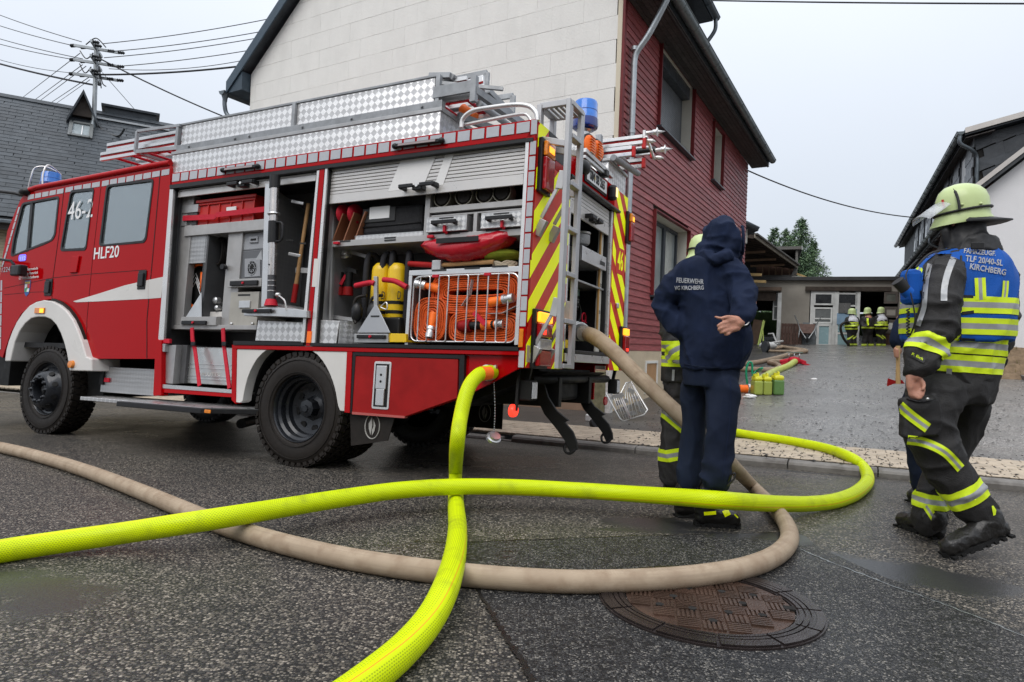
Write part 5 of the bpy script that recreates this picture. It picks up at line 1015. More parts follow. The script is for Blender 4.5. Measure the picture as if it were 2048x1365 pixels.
# ---------------- shutters
def shutter(a, b, c, d, n, hl_, name='roller_shutter', nslat=None):
    """top-left, top-right, bottom-left, bottom-right pixels"""
    y = .045; TLp, TRp, BLp, BRp = [V((tp(*p, y)[0], tp(*p, y)[1])) for p in (a, b, c, d)]; hh = [0]; 
    foot = .085 if n > 3 else .06; H_ = (TLp.y-BLp.y+TRp.y-BRp.y)/2; par = None
    x0, x1 = (TLp.x+BLp.x)/2, (TRp.x+BRp.x)/2; z0 = (BLp.y+BRp.y)/2; z1 = z0+H_
    par = MB().prism([(BLp.x, y, z0), (BRp.x, y, z0), (BRp.x, y, z0+foot), (BLp.x, y, z0+foot)], (0, .02, 0)).build(name, M_slat, FE, .003)
    sh__ = (z1-z0-foot)/n
    for i in range(n):
        za = z0+foot+i*sh__; f = (za-z0)/H_; xa, xb = BLp.x+(TLp.x-BLp.x)*f, BRp.x+(TRp.x-BRp.x)*f
        MB().prism([(xa, y+.003, za+.003), (xb, y+.003, za+.003), (xb, y+.003, za+sh__-.002), (xa, y+.003, za+sh__-.002)], (0, .014, 0)).build('slat', M_slat, par, .003)
    (hx0, hz), (hx1, hz1) = tp(*hl_[0], -.02), tp(*hl_[1], -.02); hm = MB(); hx = (hx0+hx1)/2; hz = z0+foot*.75
    for s in (-1, 1): hm.box(hx+s*.16-.018, hx+s*.16+.018, -.03, y, hz-.02, hz+.02); hm.box(min(hx+s*.035, hx+s*.175), max(hx+s*.035, hx+s*.175), -.045, -.025, hz-.016, hz+.018)
    hm.box(hx-.05, hx+.05, -.02, y, hz-.035, hz+.01); hm.build('shutter_handle', M_blkp, par, .006); MB().lathe([(.014, 0), (.014, .012)], (hx, -.02, hz), (0, -1, 0), 10).build('lock', M_chr, par); return par
shutter((352, 380), (634, 345), (351, 396), (631, 362), 1, ((455, 368), (508, 379)))
sh2 = shutter((659, 338), (1051, 286), (655, 409), (1046, 369), 8, ((798, 376), (869, 389)))
for w_ in (((803, 318), (874, 308), (845, 376), (776, 383)), ((892, 306), (910, 303), (886, 370), (868, 373))): side('pale_stripe', mat('pale_decal', (.72, .71, .70), .3, var=.02), list(w_), .0435, .0455, sh2)
# ladder-rail lights
for a, b in (((446, 341), (515, 333)), ((790, 293), (883, 281.5))):
    p, q_ = t3(*a, -.03), t3(*b, -.03); l_ = MB().bar(p, q_, .04, .03).build('side_light_bar', M_blkp, FE, .004)
    for e_ in (p, q_): MB().ell(e_, (.028, .03, .026), nu=10, nv=7).build('end_cap', M_blkp, l_)
    MB().bar(p.lerp(q_, .1)+V((0, -.022, 0)), p.lerp(q_, .9)+V((0, -.022, 0)), .006, .018).build('lens', mat('lens_dim', (.30, .24, .24), .2, coat=1), l_)
# ---------------- roof load
rb_ = sbox('roof_box', M_tread, (346, 309), (881, 265), .03, .85, bevel=.004)
(xa, za), (xb, zb_) = tp(345, 309, .03), tp(881, 225, .03); rb_.data = MB().box(xa, xb, .03, .95, zr-.01, (za+zb_)/2).mesh('roof_box', M_tread)
B('lid', M_alud, rb_, xa-.01, xb+.015, .02, .96, (za+zb_)/2, (za+zb_)/2+.035, bevel=.004)
zc = (za+zb_)/2+.035
(xc0, _), (xc1, _) = tp(352, 300, .05), tp(879, 217, .05); bm2 = MB().box(xc0, xc1+.02, .05, .11, zc+.004, zc+.075).build('rack_beam', M_galvs, FE, .004)
for px in (379, 470, 498, 603, 700, 840): x, z = tp(px, 280, .05); MB().lathe([(.013, 0), (.013, .02)], (x, .05, zc+.04), (0, -1, 0), 6).build('bolt', M_galvs, bm2)
(xp0, zp0), (xp1, zp1) = tp(365, 246, .10), tp(872, 163, .10); (xq0, zq0) = tp(364, 284, .10); zpt = (zp0+zp1)/2
for (x0, x1) in ((xp0, tp(584, 236, .10)[0]), (tp(592, 235, .10)[0], xp1)): bx_('rack_panel', M_tread, x0+.01, x1-.01, .10, .115, zpt-.24, zpt, bevel=.003)
for px in (359, 588, 873): x = tp(px, 240, .09)[0]; bx_('rack_post', M_galvs, x-.02, x+.02, .07, .12, zc+.075, zpt+.01)
bx_('rack_rail', M_galvs, xp0-.02, xp1+.02, .09, .14, zpt+.001, zpt+.025); bx_('rack_tray', M_galvs, xp0, xp1, .12, .62, zc+.08, zc+.10); bx_('rack_rail', M_galvs, xp0, xp1, .60, .64, zc+.08, zpt)
# ladders on the rack
def ladder(x0, x1, y0, y1, z, hh, name='ladder', n=14, redr=True, parent=FE):
    l_ = MB(); 
    for y in (y0, y1): l_.box(x0, x1, y-.016, y+.016, z, z+hh*.36); l_.box(x0, x1, y-.016, y+.016, z+hh*.64, z+hh); l_.box(x0, x1, y-.006, y+.006, z+hh*.36, z+hh*.64, 1)
    l_ = l_.build(name, [M_alu, M_redm], parent, .002)
    for i in range(n): x = x0+(x1-x0)*(i+.5)/n; MB().tube([(x, y0, z+hh/2), (x, y1, z+hh/2)], .016, 8).build('rung', M_reds if redr else M_alu, l_)
    return l_
lx0 = tp(211, 300, .2)[0]; LZ = zc+.12
ladder(lx0, xp1+.35, .16, .60, LZ-.02, .10, n=18); ladder(lx0+.04, xp1+.25, .20, .56, LZ+.10, .10, n=18)
lx1 = tp(275, 300, .1)[0]; fr_ = MB(); fr_.bar((lx1, .08, LZ-.02), (lx1, .08, LZ+.22), .03); fr_.bar((lx1, .08, LZ+.22), (xp0, .08, zpt), .025, .03); fr_.bar((lx1, .08, LZ-.02), (xp0, .08, zc+.06), .025, .04); fr_.bar((lx1, .08, LZ-.02), (lx1, .64, LZ-.02), .03); fr_.build('rack_nose', M_galvs, FE)
ladder(lx0+.25, xp0+1.2, .8, 1.25, LZ-.16, .09, n=9)
# rack tail
x0_, z_ = tp(950, 195, .1); tl_ = MB(); xt = xp1
tl_.bar((xt, .10, zpt-.05), (xt+.55, .3, zc+.20), .03, .03); tl_.bar((xt, .08, zc+.16), (x0_, .08, zc+.16), .03, .10); tl_.bar((x0_, .08, zc+.02), (x0_, .08, zc+.24), .05, .05); tl_.bar((x0_, .08, zc+.12), (x0_+.1, 1.7, zc+.12), .06, .06); tl_.bar((xt+.15, .25, zc+.0), (xt+.45, .9, zc-.03), .04, .06); tl_.bar((x0_+.0, .3, zpt-.1), (x0_+.05, 1.6, zc+.02), .05, .05)
tl_.tube([(x0_+.03, .12, zc+.02), (x0_+.15, 1.4, zc-.06)], .03, 10)
tl_.build('rack_tail', M_galvs, FE)
def bar_px(name, pts, w, h=None, m=None, y=.4, parent=FE): 
    mb = MB()
    for i in range(len(pts)-1): mb.bar(t3(*pts[i][:2], pts[i][2]), t3(*pts[i+1][:2], pts[i+1][2]), w, h or w, up=(0, 1, 0) if True else (0, 0, 1))
    return mb.build(name, m or M_galvs, parent, .003)
bar_px('ladder_bracket', [(905, 160, .45), (974, 146, .45), (971, 196, .45)], .05, .03); bar_px('ladder_bracket', [(860, 153, .15), (902, 152, .15), (918, 166, .35)], .05, .05); bar_px('ladder_bracket', [(978, 199, .8), (1026, 192, .8), (1024, 235, .8)], .05, .03)
p = t3(893, 190, .35); q_ = t3(968, 166, .35); mb = MB(); mb.bar(p, q_, .03, .14); mb.build('ladder_end', M_alu, FE, .004); MB().bar(p+V((0, -.017, 0)), q_+V((0, -.017, 0)), .004, .02).build('ladder_stripe', M_redm, FE); MB().lathe([(.05, 0), (.05, .02), (.02, .03)], t3(935, 176, .33), (0, -1, 0), 12).build('ladder_lock', M_alu, FE)
MB().tube([t3(925, 217, .5), t3(950, 236, .5)], .045, 12).build('orange_pole', M_sig, FE)
mb = MB(); mb.tube(spline([t3(923, 256, .03), t3(926, 238, .03), t3(946, 222, .03), t3(985, 215, .03), t3(1030, 210, .03), t3(1058, 213, .03), t3(1072, 226, .03), t3(1075, 242, .03)], 6), .019, 10); mb.tube(spline([t3(930, 250, .06), t3(980, 240, .06), t3(1040, 229, .06), t3(1056, 232, .06), t3(1064, 246, .06)], 6), .015, 10); mb.build('roof_grab_rail', M_chr, FE)
bx_('roof_clutter', M_alud, 1.35, 1.9, .5, 1.2, zr, zr+.10); 
# far-side load
yb0, zb0 = rp(1226, 321); yb1, _ = rp(1263, 357)
rb2 = MB().box(-1.6, XR_-.04, yb0-.02, WID+.02, zr-.01, zb0-.01).build('roof_box', M_tread, FE, .003); B('lid', M_alud, rb2, -1.6, XR_-.02, yb0-.04, WID+.04, zb0-.009, zb0+.02)
y0_, zq_ = rp(1202, 278, 2.0); y1_, _ = rp(1226, 276, 2.0); bx_('rack_panel', M_treads, -1.5, 2.0, yb0-.02, yb0-.01, zb0+.03, zb0+.26); bx_('rack_post', M_galvs, 1.96, 2.02, yb0-.04, yb0+.03, zb0+.02, zb0+.29)
lz = zb0+.04
ladder(-1.4, 2.32, yb0+.10, WID-.05, lz+.02, .11, n=12, redr=False); ladder(-1.4, 2.42, yb0+.14, WID-.08, lz+.15, .10, n=12, redr=False)
for (y, z) in ((yb0+.12, lz+.07), (WID-.05, lz+.07), (yb0+.16, lz+.16), (WID-.08, lz+.16)): MB().obox((2.33 if z < lz+.1 else 2.43, y, z), (.02, 0, 0), (0, .025, 0), (0, 0, .055)).build('ladder_foot', mat('foot_red', (.5, .02, .02), .5), FE, .006)
mb = MB(); mb.tube([(2.15, yb0+.0, lz-.01), (2.24, WID+.05, lz-.01)], .035, 10); mb.build('rack_roller', M_galvs, FE)
mb = MB()
for p in ((2.45, yb0+.16, lz+.27), (2.45, WID-.06, lz+.20)):
    p = V(p); mb.lathe([(.022, 0), (.022, .06), (.03, .07), (.03, .10), (.05, .11), (.05, .115), (.02, .125), (.0, .20)], p, (1, .12, .02), 10); mb.obox(p+V((-.02, 0, -.03)), (.012, 0, 0), (0, .02, 0), (0, 0, .06)); mb.lathe([(.02, 0), (.025, .06), (0, .10)], p+V((0, .03, -.07)), (1, .1, -.2), 8)
mb.bar(V((2.45, yb0+.16, lz+.24)), V((2.45, WID-.06, lz+.10)), .02, .03); mb.build('ladder_spurs', M_chr, FE); MB().tube([(1.6, WID-.12, lz+.2), (2.46, WID-.08, lz+.2)], .035, 10).build('ladder_pole', M_blkp, FE)
# ---------------- rear end
def rear_panel(y0f, y1f, z0, z1, sgn, ph, top=None):
    X = XR_; par = MB().prism([(X-.03, y, z) for y, z in y0f], (.03, 0, 0)).build('rear_panel', M_org, FE, .002)
    k = -14
    while k < 24:
        a = ph+k*.34; pol = clip(y0f, -sgn, 1, a+.17); pol = clip(pol, sgn, -1, -a)
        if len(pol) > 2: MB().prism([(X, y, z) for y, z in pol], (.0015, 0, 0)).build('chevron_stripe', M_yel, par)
        k += 1
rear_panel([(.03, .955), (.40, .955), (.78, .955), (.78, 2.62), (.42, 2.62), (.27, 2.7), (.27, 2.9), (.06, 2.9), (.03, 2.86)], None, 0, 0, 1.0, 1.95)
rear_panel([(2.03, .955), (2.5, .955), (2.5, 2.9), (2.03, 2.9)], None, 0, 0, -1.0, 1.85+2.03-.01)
side('rear_corner_post', M_red, [(1063, 270), (1072, 238), (1047, 737), (1037, 737)], -.001, .03, FE, .004)
bx_('rear_corner_trim', M_red, XR_-.03, XR_+.004, -.0, .03, .955, 2.9, bevel=.012); bx_('rear_corner_trim', M_red, XR_-.03, XR_, WID, WID+.015, .955, 2.9, bevel=.006)
bx_('grey_panel', mat('charcoal_panel', (.035, .038, .042), .5), XR_-.03, XR_+.002, .272, .60, 2.70, 2.90); bx_('rear_header', M_red, XR_-.03, XR_, .60, 2.03, 2.66, 2.9)
bx_('rear_header', M_red, XR_-.03, XR_, .43, .60, 2.622, 2.70, bevel=0)
mb = MB(); mb.box(XR_-.02, XR_+.045, .70, 2.12, 2.635, 2.66); mb.build('shutter_seal', M_blkp, FE, .004)
for y in (.785, 1.975): bx_('guide_rail', M_chr, XR_-.05, XR_-.005, y, y+.05, 1.13, 2.63); 
bx_('rail_seal', M_blkp, XR_-.08, XR_-.03, 1.945, 1.972, 1.13, 2.63)
zsh = 2.36; par = bx_('roller_shutter', M_slat, XR_-.04, XR_-.02, .84, 1.94, zsh, zsh+.09)
z = zsh+.092
while z < 2.6: B('slat', M_slat, par, XR_-.038, XR_-.024, .84, 1.94, z, z+.032, bevel=.003); z += .035
mb = MB()
for s in (-1, 1): mb.box(XR_-.03, XR_+.05, 1.38+s*.14-.02, 1.38+s*.14+.02, zsh+.03, zsh+.07); mb.box(XR_+.04, XR_+.06, min(1.38+s*.03, 1.38+s*.155), max(1.38+s*.03, 1.38+s*.155), zsh+.03, zsh+.065)
mb.box(XR_-.02, XR_+.03, 1.32, 1.44, zsh+.02, zsh+.06); mb.build('shutter_handle', M_blkp, par, .005)
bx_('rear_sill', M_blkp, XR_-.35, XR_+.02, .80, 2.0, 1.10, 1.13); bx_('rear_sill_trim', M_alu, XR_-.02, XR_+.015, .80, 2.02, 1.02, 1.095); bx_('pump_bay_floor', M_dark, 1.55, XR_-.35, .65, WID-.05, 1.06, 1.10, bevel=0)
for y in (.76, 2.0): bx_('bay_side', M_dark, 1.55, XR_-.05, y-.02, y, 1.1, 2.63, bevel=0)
# plate, lamps
q_ = B('number_plate', M_white, FE, XR_+.015, XR_+.022, 1.13, 1.70, 2.735, 2.86, bevel=.003); B('plate_holder', M_blkp, q_, XR_+.0, XR_+.014, 1.10, 1.73, 2.715, 2.875)
me = text_mesh('SIM SB 265', .115, depth=.0006, narrow=.82, bold=.006); me.transform(frame((XR_+.0228, 1.415, 2.797), (0, 1, 0), (0, 0, 1))); me.materials.append(mat('ink_black', (.01, .01, .01), .5)); link('lettering', me, q_); MB().lathe([(.016, 0), (.016, .001)], (XR_+.0225, 1.34, 2.80), (1, 0, 0), 12).build('seal_badge', mat('badge_gold', (.5, .38, .1), .4), q_)
MB().box(XR_, XR_+.09, 1.77, 1.86, 2.70, 2.86).build('side_lamp', M_blkp, FE, .03); B('lens', mat('lamp_warm', (.8, .6, .3), .2, emit=.8, ecol=(1, .7, .35)), FE, XR_+.088, XR_+.094, 1.79, 1.85, 2.73, 2.83, bevel=.01)
MB().ell((XR_+.05, .98, 2.80), (.05, .09, .07)).build('side_lamp', M_blkp, FE)
def lampbox(y0, y1, z0, z1, segs, name='rear_light'):
    b = bx_(name, M_blkp, XR_, XR_+.035, y0-.025, y1, z0-.02, z1+.02, bevel=.008)
    for f0, f1, m_ in segs: B('lens', m_, b, XR_+.035, XR_+.07, y0+.0, y1-.01, z0+(z1-z0)*f0+.003, z0+(z1-z0)*f1-.003, bevel=.01)
    return b
lampbox(.10, .28, 2.36, 2.76, ((.68, 1., M_amb), (.0, .68, M_rlen))); B('lamp_glow', M_ambl, FE, XR_+.069, XR_+.073, .14, .24, 2.67, 2.72, bevel=.01)
lampbox(.13, .38, .97, 1.40, ((.80, 1., M_ambl), (.52, .80, M_rlen), (.30, .52, M_clr), (0, .30, M_rlen))); B('lamp_glow', M_rlit, FE, XR_+.069, XR_+.073, .18, .24, 1.22, 1.26, bevel=.01)
lampbox(2.46, 2.58, 2.40, 2.72, ((.68, 1., M_amb), (.0, .68, M_rlen))); B('lamp_glow', M_ambl, FE, XR_+.069, XR_+.073, 2.49, 2.55, 2.63, 2.68, bevel=.01)
lampbox(2.38, 2.54, 1.02, 1.42, ((.80, 1., M_ambl), (.3, .80, M_rlen), (0, .30, M_clr))); B('lamp_glow', M_rlit, FE, XR_+.069, XR_+.073, 2.42, 2.50, 1.17, 1.2, bevel=.01)
bx_('warning_label', mat('label_tan', (.5, .38, .25), .6), XR_+.001, XR_+.003, .045, .10, 1.0, 1.13); bx_('knob', M_alu, XR_, XR_+.03, 2.19, 2.24, 1.62, 1.68, bevel=.01)
me = text_mesh('46', .29, depth=.001, narrow=.68, bold=.004); me.transform(frame((XR_+.004, 2.30, 2.14), (0, 1, 0), (0, 0, 1))); me.materials.append(M_yel); lb = bx_('number_ground', M_org, XR_+.0016, XR_+.003, 2.14, 2.46, 2.0, 2.29, bevel=0); link('lettering', me, lb)
# rear lights above: beacon and two amber lamps on a bar
bc = r3(1170, 257, 2.08); beacon(bc, .115, .26)
MB().lathe([(.05, -.22), (.05, -.02), (.075, .0)], bc+V((0, -.02, -.03)), (0, 0, 1), 14).build('beacon_mast', M_alu, FE); MB().lathe([(.09, -.02), (.09, 0), (.05, .02)], bc+V((.02, -.02, -.26)), (0, 0, 1), 16).build('beacon_foot', M_alu, FE)
mb = MB(); mb.bar((XR_+.05, .95, 2.95), (XR_+.05, 1.75, 2.93), .04); mb.bar((XR_+.05, .95, 2.89), (XR_+.05, 1.6, 2.90), .03); mb.build('lamp_bar', M_alu, FE, .004)
for wl in (r3(1176, 287, 2.17), r3(1191, 297, 2.17)):
    wl.z -= .03; l_ = MB().lathe([(.0, -.06), (.08, -.055), (.115, -.01), (.118, .02), (.105, .022)], (XR_+.02, wl.y, wl.z), (1, -.25, 0), 24).build('warning_lamp', M_blkp, FE); MB().lathe([(.102, .0), (.10, .03), (.06, .05), (0, .055)], (XR_+.02, wl.y, wl.z), (1, -.25, 0), 24).build('lens', M_sig, l_)
    for k in range(7): y = wl.y; z = wl.z-.075+k*.025; MB().box(XR_+.062, XR_+.082, y-.07, y+.04, z-.002, z+.002).build('rib', M_amb, l_)
MB().box(XR_-.02, XR_+.09, 1.48, 1.56, 2.86, 2.93).build('lamp_clamp', M_blkp, FE, .01)
# ladder and gantry at the rear
lad = MB(); lx = XR_+.22; ly0, ly1 = rp(1116, 738, lx)[0], rp(1141, 738, lx)[0]; zl0 = rp(1116, 738, lx)[1]; zl1 = rp(1138, 197, lx)[1]
for y in (ly0, ly1): lad.bar((lx, y, zl0), (lx, y, zl1), .035, .075, up=(0, 1, 0))
lad = lad.build('rear_ladder', mat('ladder_grey', (.42, .42, .43), .42, .5, var=.08, vs=6), FE, .004); M_lad = MATS['ladder_grey']
for z in (.98, 1.33, 1.70, 2.06, 2.42, 2.80): B('rung', M_lad, lad, lx-.03, lx+.03, ly0+.037, ly1-.037, z-.018, z+.018, bevel=.004)
xg = 2.12; zg = zl1-.02; gm = MB()
for y in (ly0, ly1):
    gm.bar((lx, y, zg), (xg, y, zg), .035, .05); gm.bar((xg, y, zg+.01), (xg, y, zg-.28), .04, .06, up=(0, 1, 0)); gm.bar((xg, y, zg-.27), (lx, y, zg-.34), .03, .05)
gm.bar((lx, ly0, zg), (lx, ly1, zg), .05, .04); gm.bar((xg, ly0, zg), (xg, ly1, zg), .05, .04); gm.build('ladder_gantry', M_lad, lad, .004)
for k in range(5): x = xg+.04+k*.042; B('grip_strip', M_alud, lad, x-.012, x+.012, ly0+.02, ly1-.02, zg-.028, zg-.014, bevel=.003)
for z in (2.30, 1.30):
    for y in (ly0, ly1):
        mb = MB(); mb.bar((XR_+.03, y-.02, z-.16), (lx-.06, y-.02, z+.08), .012, .03); mb.bar((XR_, y-.02, z-.30), (XR_+.06, y-.02, z-.18), .05, .06); mb.bar((lx-.05, y-.02, z+.06), (lx-.02, y-.02, z+.2), .03, .06); mb.build('ladder_hinge', M_alud, lad, .003)
# undercarriage at the rear
for y in (.72, 1.68):
    P = [(0, 0), (.07, .0), (.085, -.14), (.13, -.28), (.22, -.42), (.34, -.51), (.30, -.53), (.38, -.62), (.42, -.72), (.43, -.80), (.36, -.83), (.31, -.72), (.22, -.60), (.10, -.46), (.01, -.28)]
    MB().prism([(XR_-.22+a*.95, y, .94+b*.82) for a, b in P], (0, .03, 0)).build('tow_bracket', M_chas, FE, .004); MB().tube([V((XR_+.12+.05*math.cos(t), y+.015+.03*math.sin(t), .30+.05*math.sin(t))) for t in np.linspace(0, 6.28, 16)[:-1]], .012, 6, closed=True).build('tow_eye', M_chas, FE)
for y, m_ in ((.22, M_clr), (2.40, M_clr)):
    b_ = MB().box(XR_-.10, XR_-.0, y-.06, y+.06, .70, .86).build('work_lamp', M_chas, FE, .01); B('lens', m_, b_, XR_, XR_+.008, y-.045, y+.045, .715, .845); MB().bar((XR_-.06, y, .86), (XR_-.04, y, .96), .03).build('lamp_stem', M_chas, b_)
MB().lathe([(.0, 0), (.045, .004), (.05, .02), (.05, .04)], (XR_-.1, .12, .62), (-1, .1, 0), 16).build('reflector', M_rlit, FE); MB().lathe([(.0, 0), (.045, .004), (.05, .02)], (XR_-.1, 2.33, .62), (-1, .1, 0), 16).build('reflector', M_rlen, FE); MB().bar((XR_-.1, .12, .62), (XR_-.1, .14, .95), .02).build('reflector_stem', M_chas, FE)
MB().prism([(XR_-.0, .5, .93), (XR_-.9, .5, .93), (XR_-1.2, .5, .62), (XR_-.9, .5, .58)], (0, 1.5, 0)).build('rear_underrun', M_chas, FE); MB().tube([(XR_-.1, .35, .86), (XR_-.1, 2.3, .86)], .04, 8).build('underrun_bar', M_chas, FE)
cc = t3(985, 880, .02); mb = MB(); P = spline([t3(988, 765, .03), t3(990, 820, .03), t3(988, 868, .02)], 10)
for i in range(len(P)-1): mb.tube([P[i], P[i].lerp(P[i+1], .8)], .005, 5)
mb.build('cap_chain', M_galvs, FE); MB().lathe([(.050, .0), (.058, .006), (.058, .028), (.046, .032), (.046, .05), (.0, .05)], cc, (.55, -.3, .8), 20).build('blind_cap', M_alu, FE)
# ---------------- inside the lockers: fittings are parts of the engine, equipment is a thing of its own
def gear(name, label, cat, loc, group=None):
    r = thing(name, label, cat, None, group); r['_l'] = list(loc); r['_n'] = len(bpy.data.objects); return r
M_aluk = mat('locker_aluminium', (.40, .39, .38), .42, .5, var=.12, vs=6)
def G(name, label, cat, px, y, fn, group=None):
    loc = t3(px[0], px[1], y); pre = set(bpy.data.objects); r = thing(name, label, cat, TMAT@Matrix.Translation(SMAT@loc), group); out = fn(r)
    new = [o for o in bpy.data.objects if o not in pre and o.type == 'MESH']; seen = set()
    for o in new:
        if o.data.name not in seen: seen.add(o.data.name); o.data.transform(Matrix.Translation(-loc))
    if len(new) == 1:                                # a thing of one mesh stands for itself
        o = new[0]; o.parent = None; o.matrix_world = TMAT@Matrix.Translation(SMAT@loc); tag(o, label, cat, group); bpy.data.objects.remove(r); o.name = name; return o
    return r
def zb(a, b, y0, y1, name, m, par, bevel=.003): return sbox(name, m, a, b, y0, y1, par, bevel)
M_label = mat('label_strip', (.03, .03, .03), .5); M_hand = M_blkp
def pull(a, b, y, par=FE):                            # black recessed drawer pull with a red button
    (x0, z1), (x1, z0) = tp(*a, y), tp(*b, y); h = MB().box(x0, x1, y-.022, y, z0, z1).build('drawer_pull', M_blkp, par, .006); MB().lathe([(.013, 0), (.011, .012), (0, .014)], ((x0+x1)/2, y-.022, (z0+z1)/2), (0, -1, 0), 12).build('button', M_reds, h)
def lab(a, y, w=.10, par=FE): x, z = tp(*a, y); B('label_strip', M_label, par, x-w/2, x+w/2, y-.002, y-.0002, z-.007, z+.007, bevel=0)
lz0 = tp(322, 776, .05)[1]; x464 = tp(464, 740, 0)[0]
B('locker_floor', M_aluk, FE, XF+.03, x464, .02, .62, lz0-.03, lz0, bevel=.003); B('locker_back', M_dint, FE, XF+.03, x464+.02, .62, .65, lz0-.03, 1.1, bevel=0); B('locker_side', M_dint, FE, x464-.012, x464, .05, .62, lz0, 1.1, bevel=0); B('locker_side', M_dint, FE, XF+.03, XF+.045, .05, .62, lz0, 2.7, bevel=0)
side('lower_sill', M_red, [(322, 776), (464, 787), (464, 795), (322, 785)], .0, .03); side('sill_plate', M_alu, [(322, 769), (464, 780), (464, 787), (322, 776.5)], -.006, .03)
zb((324, 650), (513, 660), .10, .58, 'shelf', M_aluk, FE); zb((369, 453), (535, 459), .10, .58, 'shelf', M_aluk, FE)
zb((459, 447), (470, 655), .14, .56, 'upright', M_aluk, FE); zb((358, 395), (365, 650), .12, .2, 'upright', M_aluk, FE); zb((346, 500), (357, 650), .16, .5, 'upright', M_aluk, FE)
zb((362, 472), (411, 526), .13, .15, 'tread_panel', M_treads, FE); zb((411, 471), (404, 636), .13, .55, 'sheet_divider', M_dint, FE)
x0, z1 = tp(412, 471, .13); x1, z0 = tp(404, 636, .13); MB().prism([(x0, .13, z0), (x0, .13, z1), (x0, .6, z1+.02), (x0, .6, z0)], (.012, 0, 0)).build('sheet_divider', M_dint, FE)
zb((362, 634), (431, 651), .08, .56, 'drawer', M_aluk, FE); pull((366, 642), (414, 650), .08); zb((376, 606), (470, 634), .3, .5, 'winch_base', M_dint, FE)
side('gusset', M_alu, [(372, 634), (403, 585), (403, 634)], .10, .104)
zb((456, 559), (522, 573), .10, .56, 'drawer', M_aluk, FE); pull((463, 563), (517, 571), .10)
def case_(r):
    o = zb((462, 585), (513, 651), .13, .5, 'metal_case', mat('pale_case', (.36, .345, .31), .55, .2, var=.12, vs=6), r); zb((478, 602), (499, 616), .118, .13, 'handle', M_alu, o); zb((476, 589), (500, 592), .128, .13, 'label_strip', M_label, o, 0)
    for p in ((463, 648), (505, 648)): MB().ell(t3(*p, .12), (.016, .016, .016), nu=8, nv=6).build('foot', M_alu, o)
G('metal_case', 'pale metal case with a folding handle under the grey power unit', 'case', (488, 651), .13, case_)
def crate(r):
    (x0, z1), (x1, z0) = tp(398, 402, .14), tp(507, 446, .14); c = MB(); t = .012; y0, y1 = .14, .5
    c.box(x0, x1, y0, y0+t, z0, z1); c.box(x0, x1, y1-t, y1, z0, z1); c.box(x0, x0+t, y0+t, y1-t, z0, z1); c.box(x1-t, x1, y0+t, y1-t, z0, z1); c.box(x0, x1, y0, y1, z0-.01, z0)
    c.box(x0-.02, x1+.02, y0-.02, y0, z1-.03, z1); c.box(x0-.02, x1+.02, y0-.02, y0, z1-.06, z1-.05)
    k = 5
    for i in range(k+1): x = x0+(x1-x0)*i/k; c.box(x-.007, x+.007, y0-.014, y0, z0, z1-.06)
    c = c.build('crate', mat('crate_red', (.55, .02, .015), .45, var=.06, coat=.2), r, .003)
    for py in (415, 421): zb((453, py), (472, py+4), .12, .125, 'white_label', M_white, c, 0)
G('plastic_crate', 'bright red plastic crate on the top shelf of the first locker', 'crate', (450, 446), .14, crate)
strap('locker_strap', M_reds, [t3(366, 437, .10), t3(430, 434, .09), t3(433, 430, .09), t3(529, 419, .10)], .055, .008)
zb((364, 412), (395, 424), .11, .2, 'strap_fitting', M_alud, FE); zb((375, 424), (392, 450), .12, .2, 'strap_fitting', M_dint, FE); zb((363, 440), (372, 452), .11, .2, 'strap_fitting', M_alud, FE)
def saw(r):
    P = [t3(*p, .22) for p in ((407, 530), (395, 530), (382, 540), (377, 556), (374, 590), (375, 602), (386, 614))]; MB().tube(spline(P, 5), .016, 8).build('handle', M_orp, r)
    MB().tube([t3(404, 545, .2), t3(402, 584, .2)], .014, 8).build('grip', M_orp, r); zb((384, 538), (403, 608), .24, .42, 'casing', M_chas, r, .03)
    for k in range(3): MB().tube([t3(385, 575-k*8, .235), t3(392, 563-k*8, .235), t3(401, 590-k*8, .235)], .004, 5).build('zigzag_mark', M_white, r)
G('chainsaw', 'black power saw with orange tubular handle at the left of the first locker', 'chainsaw', (392, 614), .22, saw)
def genset(r):
    M1 = mat('casing_light', (.30, .31, .33), .5, var=.08); M2 = mat('casing_dark', (.12, .125, .135), .5, var=.1)
    o = side('power_unit', M2, [(477, 503), (530, 498), (530, 557), (477, 559)], .16, .5, r, .01); side('top_casing', M1, [(482, 472), (490, 467), (530, 463), (530, 498), (477, 503), (479, 488)], .165, .5, o, .012)
    side('handle_recess', M1, [(498, 473), (515, 472), (515, 485), (498, 486)], .15, .165, o, .004); side('opening', M_chas, [(501, 478), (512, 477), (512, 481), (501, 482)], .148, .15, o)
    fc = t3(504, 536, .15); side('vent_panel', M1, [(489, 518), (520, 516), (520, 553), (489, 555)], .152, .16, o, .003)
    for rr in (.06, .035): MB().tube([V((fc.x+rr*math.cos(t), fc.y, fc.z+rr*1.2*math.sin(t))) for t in np.linspace(0, 6.283, 21)[:-1]], .004, 5, closed=True).build('vent_ring', M1, o)
    for k in range(8): a = k*math.pi/4; MB().tube([fc+V((.02*math.cos(a), -.003, .02*math.sin(a))), fc+V((.062*math.cos(a), -.003, .075*math.sin(a)))], .003, 4).build('vent_spoke', M1, o)
    MB().lathe([(.06, 0), (.06, .006)], fc+V((0, .006, 0)), (0, -1, 0), 20).build('vent_dark', M_chas, o)
G('power_unit', 'grey power unit with a round fan grille in the first locker', 'generator', (500, 558), .16, genset)
